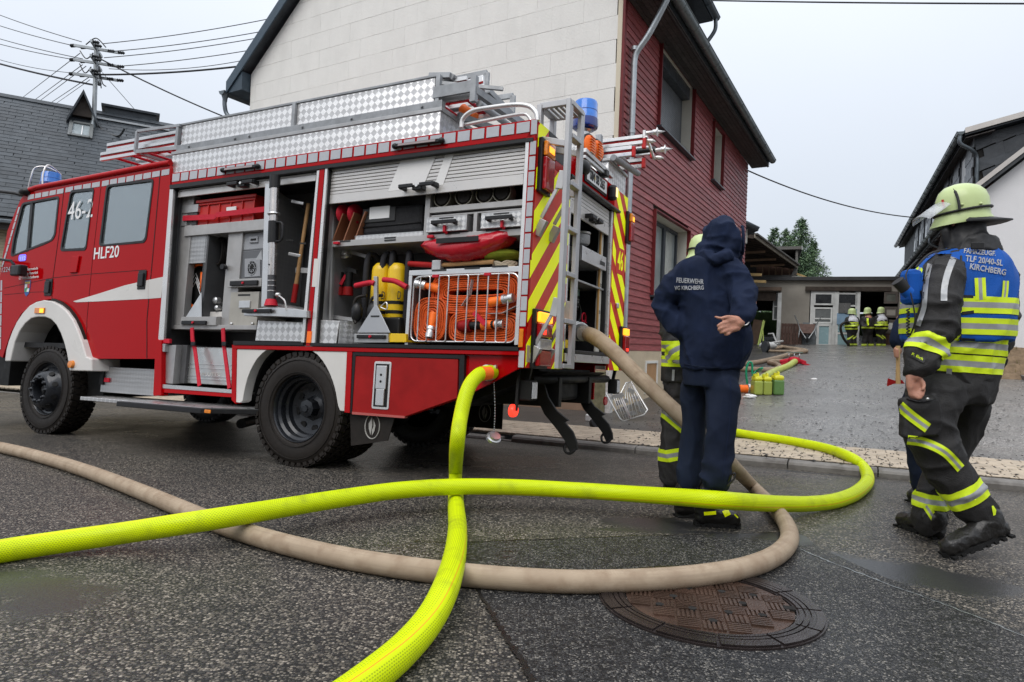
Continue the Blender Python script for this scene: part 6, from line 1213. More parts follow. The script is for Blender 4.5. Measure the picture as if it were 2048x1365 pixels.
def cable(r):
    c = t3(446, 505, .3)
    for k in range(7): MB().tube([V((c.x+(.05+.004*k)*math.cos(t), c.y+k*.018-.05, c.z+(.14-.004*k)*math.sin(t))) for t in np.linspace(0, 6.283, 25)[:-1]], .010, 6, closed=True).build('coil', M_rub, r)
G('cable_reel', 'black cable coil hung edge on in the first locker', 'cable', (446, 540), .3, cable)
for p, rr in (((438, 602), .035), ((440, 617), .028)): MB().lathe([(rr, 0), (rr, .05), (rr*.4, .06)], t3(*p, .25), (0, -1, 0), 14).build('valve_knob', M_alu, FE)
zb((420, 624), (452, 634), .22, .4, 'valve_block', M_wht, FE); mb = MB().lathe([(.02, 0), (.028, .01), (.028, .05)], t3(452, 535, .13), (0, -1, 0), 10).build('catch', M_blkp, FE)
# swing-out tower with a ram
side('tower_plate', M_alu, [(530, 368), (541, 368), (541, 612), (522, 614)], .02, .035, FE, .003); side('tower_web', M_alud, [(524, 520), (511, 520), (523, 500)], .05, .055)
(x0, z1), (x1, z0) = tp(541, 372, .04), tp(541, 612, .04); yA = .55; xa = tp(613, 430, yA)[0]
MB().add([(x0, .05, z1), (x0, .05, z0), (xa, yA, z0+.04), (xa, yA, z1-.13)], [(0, 1, 2, 3)]).build('tower_sheet', M_treads, FE).modifiers.new('s', 'SOLIDIFY').thickness = .004
for p, w in (((583, 403), .05), ((577, 508), .05)): q_ = t3(*p, .2); MB().bar(q_, q_+V((.11, .05, -.02)), .02, .03).build('clip', M_alu, FE, .004)
for p in ((572, 481), (598, 487)): q_ = t3(*p, .2); MB().bar(q_, q_+V((.06, .03, 0)), .002, .016).build('label_strip', M_label, FE)
def ram(r):
    a, b = t3(550, 362, -.06), t3(542, 612, -.06); d = b-a; m_ = mat('ram_steel', (.55, .52, .50), .28, .9, var=.1, vs=8)
    o = MB().tube([a.lerp(b, f) for f in (0, .02, .25, .5, .78)], [.040, .040, .040, .037, .036], 20).build('rescue_ram', m_, r)
    MB().tube([a.lerp(b, -.04), a.lerp(b, .06)], .050, 20).build('end_collar', M_blkp, o); MB().tube([a.lerp(b, .33), a.lerp(b, .50)], .047, 20).build('grip_sleeve', M_blkp, o); MB().tube([a.lerp(b, .76), a.lerp(b, .95)], .038, 20).build('lower_sleeve', mat('gunmetal', (.08, .08, .085), .35, .4), o); MB().tube([a.lerp(b, .95), a.lerp(b, 1.0)], [.046, .062], 20).build('red_foot', M_reds, o)
    for f in (.80, .84, .88): MB().tube([a.lerp(b, f), a.lerp(b, f+.008)], .040, 20).build('ring', m_, o)
    P = [a.lerp(b, f)+V((dx, -.01, 0)) for f, dx in ((.34, .045), (.345, .10), (.37, .125), (.46, .125), (.49, .10), (.495, .045))]; MB().tube(spline(P, 4), .011, 8).build('side_handle', M_blkp, o); MB().lathe([(.008, 0), (.008, .002)], a.lerp(b, .68)+V((0, -.038, 0)), (0, -1, 0), 8).build('pin_hole', M_chas, o)
    q_ = a.lerp(b, .27); MB().tube([V((q_.x+.046*math.cos(t), q_.y+.046*math.sin(t), q_.z+.004*math.cos(t))) for t in np.linspace(0, 6.283, 19)[:-1]], .012, 6, closed=True).build('hose_clamp', M_alu, o)
G('rescue_ram', 'upright steel rescue ram with black grip clamped to the swing-out tower', 'rescue tool', (542, 612), -.06, ram)
tr = side('swing_tray', M_alu, [(487, 621), (545, 614), (613, 621), (613, 636), (545, 633), (487, 632)], -.06, .5, FE, .004); pull((487, 619), (544, 626), -.075)
side('tray_fork', M_alud, [(545, 606), (610, 622), (600, 624), (545, 612)], .02, .3)
MB().tube(spline([t3(555, 590, -.05), t3(565, 597, -.07), t3(570, 604, -.07), t3(573, 621, -.06)], 5), .008, 8).build('lock_lever', M_chr, FE); MB().ell(t3(556, 590, -.05), (.028, .028, .022), nu=12, nv=8).build('lever_knob', M_chr, FE)
def sledge(r):
    a, b = t3(617, 408, .30), t3(588, 598, .22); MB().tube([a, a.lerp(b, .5), b], [.019, .018, .021], 12).build('tool_shaft', mat('ash_wood', (.42, .24, .10), .6, var=.2, vs=10), r); MB().tube([b.lerp(a, .15), b.lerp(a, -.04)], .026, 12).build('painted_end', M_redm, r)
G('long_handled_tool', 'wooden tool shaft with a red end leaning at the right of the first locker', 'tool', (588, 598), .22, sledge)
p = t3(592, 541, .25); MB().bar(p, p+V((.2, .1, 0)), .03, .05).build('shaft_clip', M_alud, FE)
side('tread_box', M_tread, [(516, 641), (605, 645), (605, 684), (510, 682)], .05, .5, FE, .004); side('tread_box', M_tread, [(634, 640), (679, 642), (672, 688), (630, 687)], .04, .3, FE, .004); 
(x0, z1), (x1, z0) = tp(679, 641, .04), tp(672, 688, .04); MB().add([(x0, .045, z1), (x0, .045, z0), (x0+.22, .35, z0), (x0+.22, .35, z1-.01)], [(0, 1, 2, 3)]).build('tread_panel', M_treads, FE).modifiers.new('s', 'SOLIDIFY').thickness = .005
for pts in ([(384, 656, .06), (385, 680, .06), (390, 700, .07), (399, 772, .02)], [(446, 657, .06), (447, 680, .06), (449, 700, .07), (459, 777, .02)]): strap('locker_strap', M_reds, [t3(*p) for p in pts], .01, .045, up=(0, 1, 0))
for p in ((386, 688), (448, 688)): q_ = t3(*p, .05); B('buckle', M_blkp, FE, q_.x-.03, q_.x+.03, .045, .065, q_.z-.02, q_.z+.02, bevel=.004)
def alucase(r):
    o = zb((373, 694), (462, 772), .14, .55, 'aluminium_case', mat('case_alu', (.56, .57, .56), .32, .75, var=.08, vs=5), r, .006)
    for py in (694, 728, 736, 752, 758): zb((372, py), (462, py+2.5), .134, .14, 'rib', M_alu, o, .002)
    tl('ALUTEC', (402, 749), (442, 749.5), M_wht, hgt=.035, y=.137, parent=o)
G('aluminium_case', 'ribbed aluminium case strapped in the low step locker', 'case', (420, 773), .14, alucase)
zb((323, 690), (345, 768), .03, .35, 'side_box', M_alud, FE); zb((346, 690), (368, 767), .10, .5, 'side_box', M_dint, FE); zb((320, 688), (329, 704), -.01, .03, 'hinge', M_alud, FE); zb((322, 678), (338, 687), .0, .03, 'red_block', M_reds, FE)
# ---------------- second locker
zb((664, 486), (1044, 490), .10, .6, 'shelf', M_aluk, FE); (xa, za), (xb, zb_) = tp(664, 488, .10), tp(1040, 461, .10)
FE_sh = [o for o in bpy.data.objects if o.parent == FE and o.name.startswith('shelf')][-1]; bpy.data.objects.remove(FE_sh)
B('shelf', M_aluk, FE, xa, 2.07, .10, .60, (za+zb_)/2-.035, (za+zb_)/2+.02, bevel=.003); zsh_ = (za+zb_)/2+.02
B('shelf_front', M_treads, FE, tp(710, 470, .12)[0], tp(846, 470, .12)[0], .12, .55, zsh_, zsh_+.04, bevel=0)
xd = tp(849, 430, .12)[0]; B('upright', M_aluk, FE, xd, xd+.05, .12, .58, zsh_, zsh_+.36, bevel=.003)
zr_ = tp(950, 412, .12)[1]; B('shelf', M_aluk, FE, xd+.05, 2.07, .12, .58, zr_-.03, zr_+.02, bevel=.003); B('shelf', M_aluk, FE, xd+.05, 2.07, .14, .58, zr_-.06, zr_-.045, bevel=.002); xm_ = tp(946, 450, .12)[0]; B('upright', M_aluk, FE, xm_, xm_+.035, .12, .58, zsh_, zr_-.06, bevel=.003)
for (a, b) in (((853, 440), (932, 466)), ((962, 431), (1043, 458))):
    (x0, z1), (x1, z0) = tp(*a, .07), tp(*b, .07); z0 = zsh_+.01; z1 = z0+.13; d_ = B('tread_drawer', M_treads, FE, x0, x1, .07, .5, z0, z1, bevel=.004); xc = (x0+x1)/2
    h = MB(); h.box(xc-.11, xc-.085, .03, .07, z0+.05, z0+.085); h.box(xc+.085, xc+.11, .03, .07, z0+.05, z0+.085); h.box(xc-.12, xc+.12, .02, .035, z0+.058, z0+.09); h.build('handle', M_blkp, d_, .004); B('label_strip', M_label, d_, xc-.07, xc+.07, .068, .0699, z1-.022, z1-.01, bevel=0)
for i, (px, py) in enumerate(((884, 398), (927, 394), (969, 391), (1003, 387))):
    def roll(r, px=px, py=py):
        c = t3(px, py, .14); c.z = zr_+.02+.083
        o = MB().lathe([(.078, .0), (.082, .0), (.084, .015), (.084, .1), (.075, .11), (.055, .11), (.05, .09)], c, (0, 1, 0), 24, c0=False).build('hose_coupling', mat('brass_dull', (.36, .33, .26), .4, .7, var=.2, vs=10), r); MB().lathe([(.066, -.004), (.070, .0), (.070, .02), (.062, .02), (.06, .0)], c, (0, 1, 0), 24, c0=False).build('seal_ring', M_rub, o); MB().lathe([(.058, .004), (.056, .12), (0, .13)], c, (0, 1, 0), 20, c0=False).build('inside', M_chas, o)
    G('hose_coupling', ['leftmost of the four ring couplings on the top shelf', 'second from the left of the four ring couplings on the top shelf', 'third from the left of the four ring couplings on the top shelf', 'rightmost of the four ring couplings on the top shelf'][i], 'coupling', (px, py+20), .14, roll, 'ring couplings on the top shelf')
def bcase(r):
    (x0, z1), (x1, z0) = tp(730, 380, .16), tp(843, 465, .16); o = MB().box(x0, x1, .16, .55, zsh_+.041, zsh_+.30).build('black_case', mat('black_cordura', (.016, .016, .018), .75, var=.3, vs=30, bump=.3, bs=200), r, .035)
    MB().tube([(x0+.01, .155, zsh_+.12), (x1-.01, .155, zsh_+.13)], .006, 6).build('zip', M_blkp, o); sl = B('document_pocket', M_label, o, x0+.0, x0+.36, .150, .158, zsh_+.16, zsh_+.29, bevel=.004); B('paper', M_white, o, x0+.08, x0+.30, .147, .150, zsh_+.19, zsh_+.30, bevel=0)
G('black_case', 'soft black equipment case with a paper list in its pocket', 'case', (786, 465), .16, bcase)
for k, px in enumerate((664, 686, 708)):
    xb0 = tp(px, 478, .12)[0]; MB().prism([(xb0, .12, zsh_), (xb0+.10, .12, zsh_+.26), (xb0+.112, .12, zsh_+.26), (xb0+.012, .12, zsh_)], (0, .4, 0)).build('slanted_divider', mat('plywood_brown', (.25, .10, .05), .5, var=.15, coat=.2), FE)
for k, px in enumerate((690, 712)):
    def wedge(r, px=px): c = t3(px, 430, .2); MB().ell(c, (.035, .12, .10), nu=12, nv=8).build('red_pad', M_reds, r)
    G('red_pad', ['red padded pouch between the slanted dividers, left one', 'red padded pouch between the slanted dividers, right one'][k], 'pouch', (px, 450), .2, wedge)
for p in ((780, 476), (780, 481), (690, 483)): lab(p, .098, .12)
lab((905, 467), .098, .14); lab((985, 461), .098, .12)
for p in ((889, 463), (1004, 454)): q_ = t3(*p, .06); strap('red_toggle', M_reds, [q_+V((0, 0, .05)), q_, q_+V((.01, .02, -.01))], .03, .02, up=(0, 1, 0))
for p in ((674, 487), (862, 474)): q_ = t3(*p, .08); B('red_catch', M_reds, FE, q_.x-.03, q_.x+.03, .06, .09, q_.z-.012, q_.z+.012)
def rbag(r):
    a, b = t3(850, 492, .18), t3(1031, 470, .18); mb = MB(); n_ = 22; rings = []
    for i in range(n_+1):
        f = i/n_; c = a.lerp(b, f); hh = .025+.085*math.sin(math.pi*min(1, f*1.02))**.45; sag = -.075*math.sin(math.pi*f)
        rings.append([V((c.x+.012*math.sin(5*t+i), c.y+.15*math.cos(t)*(.4+.6*math.sin(math.pi*f)**.5), c.z+sag+hh*math.sin(t)*(1+.06*math.sin(3*t+i*1.7)))) for t in np.linspace(0, 6.283, 17)[:-1]])
    for i in range(n_):
        for j in range(16): mb.add([rings[i][j], rings[i][(j+1) % 16], rings[i+1][(j+1) % 16], rings[i+1][j]], [(0, 1, 2, 3)], 0, True)
    mb.add(rings[0], [tuple(range(15, -1, -1))]); mb.add(rings[-1], [tuple(range(16))])
    o = mb.build('red_bag', mat('red_tarpaulin', (.45, .006, .018), .25, coat=.5, var=.15, vs=8, bump=.8, bs=9), r); q_ = a.lerp(b, .48); B('carry_strap', M_blkp, o, q_.x-.2, q_.x+.2, .02, .028, q_.z-.045, q_.z+.0, bevel=.004)
G('red_bag', 'glossy red slung bag hanging under the upper shelf of the second locker', 'bag', (940, 510), .18, rbag)
q0 = t3(992, 512, .28); MB().ell(q0, (.24, .15, .06), nu=16, nv=8).build('folded_jacket', mat('lime_cloth', (.30, .36, .03), .8, var=.3, vs=12, bump=.5, bs=20), None, mw=TMAT@Matrix.Translation(SMAT@V((0, 0, 0))), label='dull lime green folded cloth stuffed behind the red bag', cat='cloth')
# cage shelf and its tools
(x0, z1), (x1, _) = tp(818, 545, .08), tp(1037, 531, .08); zc_ = z1+.0; B('cage_top', M_alu, FE, x0, 2.07, .08, .58, zc_-.03, zc_+.015, bevel=.003); B('cage_side', M_alu, FE, x0, x0+.035, .08, .55, zs, zc_-.03, bevel=.003)
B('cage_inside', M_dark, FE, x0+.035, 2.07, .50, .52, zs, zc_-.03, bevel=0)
for p in ((878, 541), (944, 537), (1000, 533)): lab(p, .078, .14)
def axe(r):
    a, b = t3(874, 531, .16), t3(988, 524, .16); MB().tube([a, b], .018, 10).build('tool_shaft', MATS['ash_wood'], r); MB().tube([t3(818, 528, .16), a], .024, 10).build('red_grip', M_redm, r); MB().box(a.x-.03, a.x+.06, .12, .18, a.z-.05, a.z+.04).build('tool_head', M_alud, r, .01)
G('wooden_shaft_tool', 'tool with a pale wooden shaft and red grip lying on the hose cage', 'tool', (900, 530), .16, axe)
def rope(r):
    c = t3(1010, 528, .2)
    for k in range(4): MB().tube([V((c.x+(.10-.012*k)*math.cos(t), c.y+.06*math.sin(t), c.z-.01+.02*math.sin(t*2+k))) for t in np.linspace(0, 6.283, 21)[:-1]], .012, 6, closed=True).build('coil', mat('rope_beige', (.40, .34, .25), .9, var=.2), r)
G('rope_coil', 'loose beige rope coil on the hose cage at its right end', 'rope', (1010, 532), .2, rope)
# wire grille
gm = MB(); gy = .055; (gx0, gz1), (gx1, gz0) = tp(829, 556, gy), tp(1031, 686, gy); gz1 = zc_-.045
P = [V((x, gy, z)) for x, z in rnd_poly([(gx0, gz0), (gx1, gz0), (gx1, gz1), (gx0, gz1)], .07, 5)]; gr = MB().tube(P, .007, 8, closed=True).build('wire_grille', M_alu, FE); nl = 5
for k in range(nl):
    xa = gx0+.06+(gx1-gx0-.06)*k/nl+.01; xb = xa+(gx1-gx0)/nl*.48
    P = [V((x, gy-.008, z)) for x, z in rnd_poly([(xa, gz0), (xb, gz0), (xb, gz1), (xa, gz1)], .02, 3)]; MB().tube(P, .006, 8, closed=True).build('grille_loop', M_alu, gr)
for p in ((872, 551), (976, 546)): q_ = t3(*p, .05); B('red_catch', M_reds, FE, q_.x-.03, q_.x+.03, .035, .06, zc_-.06, zc_-.035)
# rolled orange hoses
M_hos = mat('orange_hose', (.62, .09, .012), .6, var=.25, vs=14, bump=.35, bs=160)
def hose_roll(c, w, h, turns, y0, y1, par, corner=.7, lay=.018):
    mb = MB(); R1, R2 = w/2, h/2
    for k in range(turns):
        f = 1-k*lay*2/min(w, h)*1.0; a_, b_ = R1-k*lay, R2-k*lay
        if a_ < .02 or b_ < .02: break
        pts = []
        for t in np.linspace(0, 6.283, 37)[:-1]:
            ct, st = math.cos(t), math.sin(t); e_ = corner; x = a_*abs(ct)**e_*(1 if ct > 0 else -1); z = b_*abs(st)**e_*(1 if st > 0 else -1); jit = .003*math.sin(t*3+k*1.3)
            pts.append(V((c.x+x+jit, 0, c.z+z+jit)))
        n_ = len(pts); inn = [V((c.x+(p.x-c.x)*(1-.0145/max(a_, .03)), 0, c.z+(p.z-c.z)*(1-.0145/max(b_, .03)))) for p in pts]; dy = random.uniform(0, .008)
        A_ = [V((p.x, y0+dy, p.z)) for p in pts]; B_ = [V((p.x, y1, p.z)) for p in pts]; C_ = [V((p.x, y0+dy, p.z)) for p in inn]; D_ = [V((p.x, y0+dy-.004, p.z)) for p in [(u+v_)/2 for u, v_ in zip(pts, inn)]]
        mb.add(A_+B_+C_+D_, [(j, (j+1) % n_, n_+(j+1) % n_, n_+j) for j in range(n_)]+[(3*n_+j, 3*n_+(j+1) % n_, (j+1) % n_, j) for j in range(n_)]+[(2*n_+j, 2*n_+(j+1) % n_, 3*n_+(j+1) % n_, 3*n_+j) for j in range(n_)]+[(n_+j, n_+(j+1) % n_, 2*n_+(j+1) % n_, 2*n_+j) for j in range(n_)], 0, True)
    return mb.build('hose_layers', M_hos, par)
def cpl(c, d, par, r=.036, L=.10):
    d = V(d).normalized(); o = MB().lathe([(r*.7, 0), (r, .005), (r*1.05, .03), (r*.8, .034), (r*.85, .06), (r*1.0, .064), (r*.9, L), (r*.6, L)], c, d, 18).build('coupling', M_alu, par); MB().lathe([(r*.6, 0), (r*.9, .05), (r*1.0, .12)], c, -d, 14).build('hose_tail', M_sig, par); return o
cw = gx1-gx0
def r1(r): c = V((gx0+.155, 0, gz0+.185)); hose_roll(c, .32, .38, 9, .09, .28, r); cpl(c+V((.03, .07, -.06)), (.05, -.3, -1), r); MB().tube([c+V((.03, .09, .04)), c+V((.03, .08, -.06))], .026, 10).build('hose_end', M_sig, r)
G('rolled_hose', 'orange hose rolled up round at the lower left behind the grille', 'hose', (862, 686), .1, r1, 'orange hoses rolled behind the wire grille')
def r2(r): c = V((gx0+.55, 0, gz0+.41)); hose_roll(c, .84, .36, 10, .12, .38, r, .5); cpl(V((gx0+.10, .09, gz0+.47)), (-1, -.2, .2), r, .04)
G('rolled_hose', 'wide orange hose roll lying across the top behind the grille', 'hose', (930, 640), .1, r2, 'orange hoses rolled behind the wire grille')
def r3(r): 
    c = V((gx0+.65, 0, gz0+.125)); hose_roll(c, .64, .26, 7, .11, .36, r, .5); cpl(V((gx0+.83, .08, gz0+.34)), (1, -.1, .15), r, .04)
G('rolled_hose', 'flat orange hose roll at the bottom right behind the grille', 'hose', (980, 686), .1, r3, 'orange hoses rolled behind the wire grille')
def noz(r): a, b = V((gx0+.44, .10, gz0+.13)), V((gx0+.86, .10, gz0+.15)); MB().tube([a, a.lerp(b, .25)], [.045, .05], 14).build('nozzle_head', M_redm, r); MB().tube([a.lerp(b, .25), a.lerp(b, .75)], .032, 12).build('nozzle_body', M_chas, r); cpl(a.lerp(b, .78), b-a, r, .04, .07); MB().bar(a.lerp(b, .35)+V((0, -.04, .10)), a.lerp(b, .62)+V((0, -.04, .0)), .02, .035).build('lever', M_reds, r)
G('branch_nozzle', 'red and black branch nozzle lying among the hose rolls', 'nozzle', (960, 660), .1, noz)
for pts in ([(945, 560, .09), (940, 590, .085), (925, 612, .10)], [(1036, 612, .10), (1005, 627, .085), (978, 628, .09)]): strap('grey_band', mat('grey_tape', (.38, .39, .40), .45, var=.2, vs=20, bump=.4, bs=30), [t3(*p) for p in pts], .04, .004, up=(0, 1, 0))
# breathing apparatus
M_cyl = mat('cylinder_yellow', (.72, .47, .01), .4, var=.12, vs=8, coat=.3)
def ba(px, k):
    def f(r):
        c = t3(px, 517, .24); h = c.z-zs-.2; MB().lathe([(.0, h+.0), (.05, h-.01), (.078, h-.045), (.084, h-.08), (.084, .06), (.05, .02), (0, .0)], V((c.x, .24, zs+.16)), (0, 0, 1), 24).build('air_cylinder', M_cyl, r)
        for z in (.22, .36): MB().lathe([(.086, 0), (.086, .03)], V((c.x, .24, zs+.16+z*.6)), (0, 0, 1), 24, c0=False).build('band', M_blkp, r)
        for s in (-1, 1): MB().tube(spline([V((c.x+s*.10, .26, zs+.12)), V((c.x+s*.135, .22, zs+.3)), V((c.x+s*.14, .20, c.z-.12)), V((c.x+s*.13, .22, c.z+.03)), V((c.x+s*.10, .28, c.z+.02)), V((c.x+s*.09, .34, c.z-.06))], 6), [.028]*31, 10).build('harness_strap', mat('harness_black', (.02, .02, .024), .7, bump=.4, bs=60), r)
        MB().ell(V((c.x-.13, .10, zs+.30)), (.055, .05, .09), nu=12, nv=8).build('face_mask', M_blkp, r); MB().box(c.x-.11, c.x+.13, .14, .3, zs+.06, zs+.26).build('back_plate', M_blkp, r, .02)
        MB().tube(spline([V((c.x-.05, .12, zs+.45)), V((c.x-.14, .09, zs+.42)), V((c.x-.16, .09, zs+.3)), V((c.x-.12, .08, zs+.2))], 6), .014, 8).build('breathing_hose', M_rub, r)
        if k: MB().tube(spline([V((c.x-.03, .07, zs+.34)), V((c.x+.04, .07, zs+.32)), V((c.x+.03, .07, zs+.38)), V((c.x-.03, .07, zs+.34))], 5), .006, 6).build('karabiner', M_chr, r)
        tl('D', (px-2, 592), (px+5, 592), M_label, hgt=.07, y=.166, parent=r)
    return f
G('breathing_apparatus', 'yellow air cylinder with black harness, the fully visible left one', 'breathing set', (765, 685), .2, ba(765, 0), 'breathing sets in the second locker'); G('breathing_apparatus', 'yellow air cylinder mostly hidden by its harness, right one by the hose cage', 'breathing set', (795, 685), .2, ba(797, 1), 'breathing sets in the second locker')
side('triangle_bracket', mat('bracket_grey', (.42, .43, .45), .45, .5, var=.05), [(748, 612), (754, 612), (780, 666), (714, 666)], .035, .045, FE, .003); side('bracket_post', M_alud, [(747, 553), (754, 553), (754, 616), (747, 616)], .045, .07, FE, .003); lab((750, 633), .034, .09)
side('base_box', M_alud, [(708, 668), (776, 668), (776, 686), (708, 686)], .03, .45, FE, .004); pull((716, 670), (772, 678), .03); side('yellow_base', M_cyl, [(777, 667), (812, 668), (812, 685), (777, 685)], .05, .4, FE, .004)
for pts in ([(711, 572, .06), (740, 566, .05), (749, 568, .05)], [(767, 560, .06), (790, 563, .05), (813, 575, .07)]): MB().tube(spline([t3(*p) for p in pts], 5), .024, 10).build('red_restraint', M_reds, FE)
# struts and couplings at the left of the second locker
for (a, b) in (((659, 410), (652, 640)), ((668, 418), (662, 640))): p, q_ = t3(*a, .14), t3(*b, .14); MB().bar(p, q_, .025, .03, up=(0, 1, 0)).build('strut', M_alud, FE)
side('cross_strut', M_alud, [(636, 626), (705, 636), (705, 643), (636, 634)], .2, .23); side('cross_strut', M_alud, [(672, 492), (740, 512), (740, 519), (672, 500)], .3, .33); side('cross_strut', M_dint, [(650, 520), (712, 540), (712, 548), (650, 528)], .35, .38)
for k, px in enumerate((681, 699)):
    def hc(r, px=px): a = t3(px, 545, .3); MB().tube([a, a-V((0, 0, .14))], .035, 12).build('body', M_chas, r); MB().tube([a-V((0, 0, .14)), a-V((0, 0, .22))], [.045, .05], 12).build('red_collar', M_redm, r); MB().bar(a+V((-.02, -.02, -.03)), a+V((-.07, -.03, -.12)), .015, .03).build('lever', M_reds, r)
    G('hanging_nozzle', ['black and red nozzle hanging left of the breathing sets, left one of a pair', 'black and red nozzle hanging left of the breathing sets, right one of a pair'][k], 'nozzle', (px, 600), .3, hc)
def wcp(r): a = t3(693, 516, .3); MB().lathe([(.05, 0), (.055, .02), (.04, .03), (.05, .05), (.03, .07)], a, (0, -.3, 1), 16).build('standpipe_coupling', M_alu, r)
G('standpipe_coupling', 'pale metal coupling on the strut behind the breathing sets', 'coupling', (693, 520), .3, wcp)
for (a, b) in (((636, 420), (645, 510)),): p, q_ = t3(*a, .3), t3(*b, .3); MB().tube([p, q_], .03, 12).build('suction_pipe', M_alu, FE)
# ---------------- pump bay at the rear
bx_('pump_panel', M_dint, 1.72, 1.76, .80, 1.96, 1.12, 2.6, bevel=0); bx_('drawer', M_alu, 1.78, XR_-.02, 1.20, 1.90, 1.98, 2.12); bx_('drawer_label', M_label, XR_-.019, XR_-.017, 1.7, 1.85, 2.02, 2.06, bevel=0)
bx_('shelf', M_alud, 1.76, XR_-.05, .8, 1.96, 1.78, 1.80); M_gauge = mat('gauge_white', (.6, .58, .5), .5)
B('level_board', mat('ruler_board', (.50, .48, .42), .6, var=.06), FE, XR_-.09, XR_-.07, 1.82, 1.93, 1.14, 2.5)
for z, s in ((2.05, '1500'), (1.83, '1000'), (1.55, '500')):
    me = text_mesh(s, .055, depth=.0005); me.transform(frame((XR_-.0695, 1.875, z), (0, 1, 0), (0, 0, 1))); me.materials.append(M_label); link('scale_lettering', me, FE)
B('level_tube', mat('amber_tube', (.45, .25, .08), .3), FE, XR_-.07, XR_-.05, 1.80, 1.82, 1.2, 2.5)
def strain(r): 
    c = V((2.0, 1.45, 2.18)); o = MB().lathe([(.09, 0), (.10, .02), (.10, .09), (.085, .10), (0, .10)], c, (0, 0, 1), 28).build('strainer', mat('perforated_steel', (.30, .30, .30), .4, .7, bump=.9, bs=120), r); MB().lathe([(.103, 0), (.108, .012), (.103, .02)], c+V((0, 0, .1)), (0, 0, 1), 28).build('rim', M_alu, o)
loc = V((2.0, 1.45, 2.12)); r = thing('suction_strainer', 'round perforated strainer on the tray in the rear pump bay', 'strainer', TMAT@Matrix.Translation(SMAT@loc)); pre = set(bpy.data.objects); strain(r)
for o in set(bpy.data.objects)-pre: o.data.transform(Matrix.Translation(-loc))
MB().tube([V((1.95, 1.6+.0, 1.52))+V((0, .09*math.cos(t), .09*math.sin(t))) for t in np.linspace(0, 6.283, 25)[:-1]], .012, 6, closed=True).build('hand_wheel', M_chas, FE)
for y, z in ((1.25, 1.62), (1.42, 1.66), (1.25, 1.42)): MB().lathe([(.05, 0), (.055, .02), (.04, .03)], (1.78, y, z), (1, 0, 0), 18).build('gauge', M_blkp, FE); MB().lathe([(.04, 0), (.04, .002)], (1.81, y, z), (1, 0, 0), 16).build('gauge_face', M_gauge, FE)
bx_('radio', M_blkp, 1.85, 1.92, 1.62, 1.72, 1.55, 1.80, bevel=.01); bx_('radio_screen', mat('lcd', (.25, .35, .3), .3), 1.921, 1.923, 1.635, 1.705, 1.70, 1.77, bevel=0); mb = MB()
for i in range(4):
    for j in range(3): mb.box(1.921, 1.927, 1.64+j*.023, 1.655+j*.023, 1.58+i*.025, 1.595+i*.025)
mb.build('keypad', mat('key_grey', (.25, .25, .25), .5), FE).update_tag()
for k in range(5): MB().tube([V((1.9+.02*k, 1.79, 1.48))+V((0, .05*math.cos(k*1.25), .05*math.sin(k*1.25))), V((1.9, 1.79, 1.48))], .007, 6).build('valve_spoke', M_reds, FE)
MB().tube([V((1.95, 1.79, 1.48))+V((0, .055*math.cos(t), .055*math.sin(t))) for t in np.linspace(0, 6.283, 21)[:-1]], .009, 6, closed=True).build('red_hand_wheel', M_reds, FE)
bx_('yellow_tag', M_cyl, 1.9, 1.91, 1.42, 1.55, 1.16, 1.24); MB().tube([(1.7, 1.1, 1.30), (2.05, 1.18, 1.30)], .06, 16).build('suction_inlet', M_chas, FE)
flush_shear()
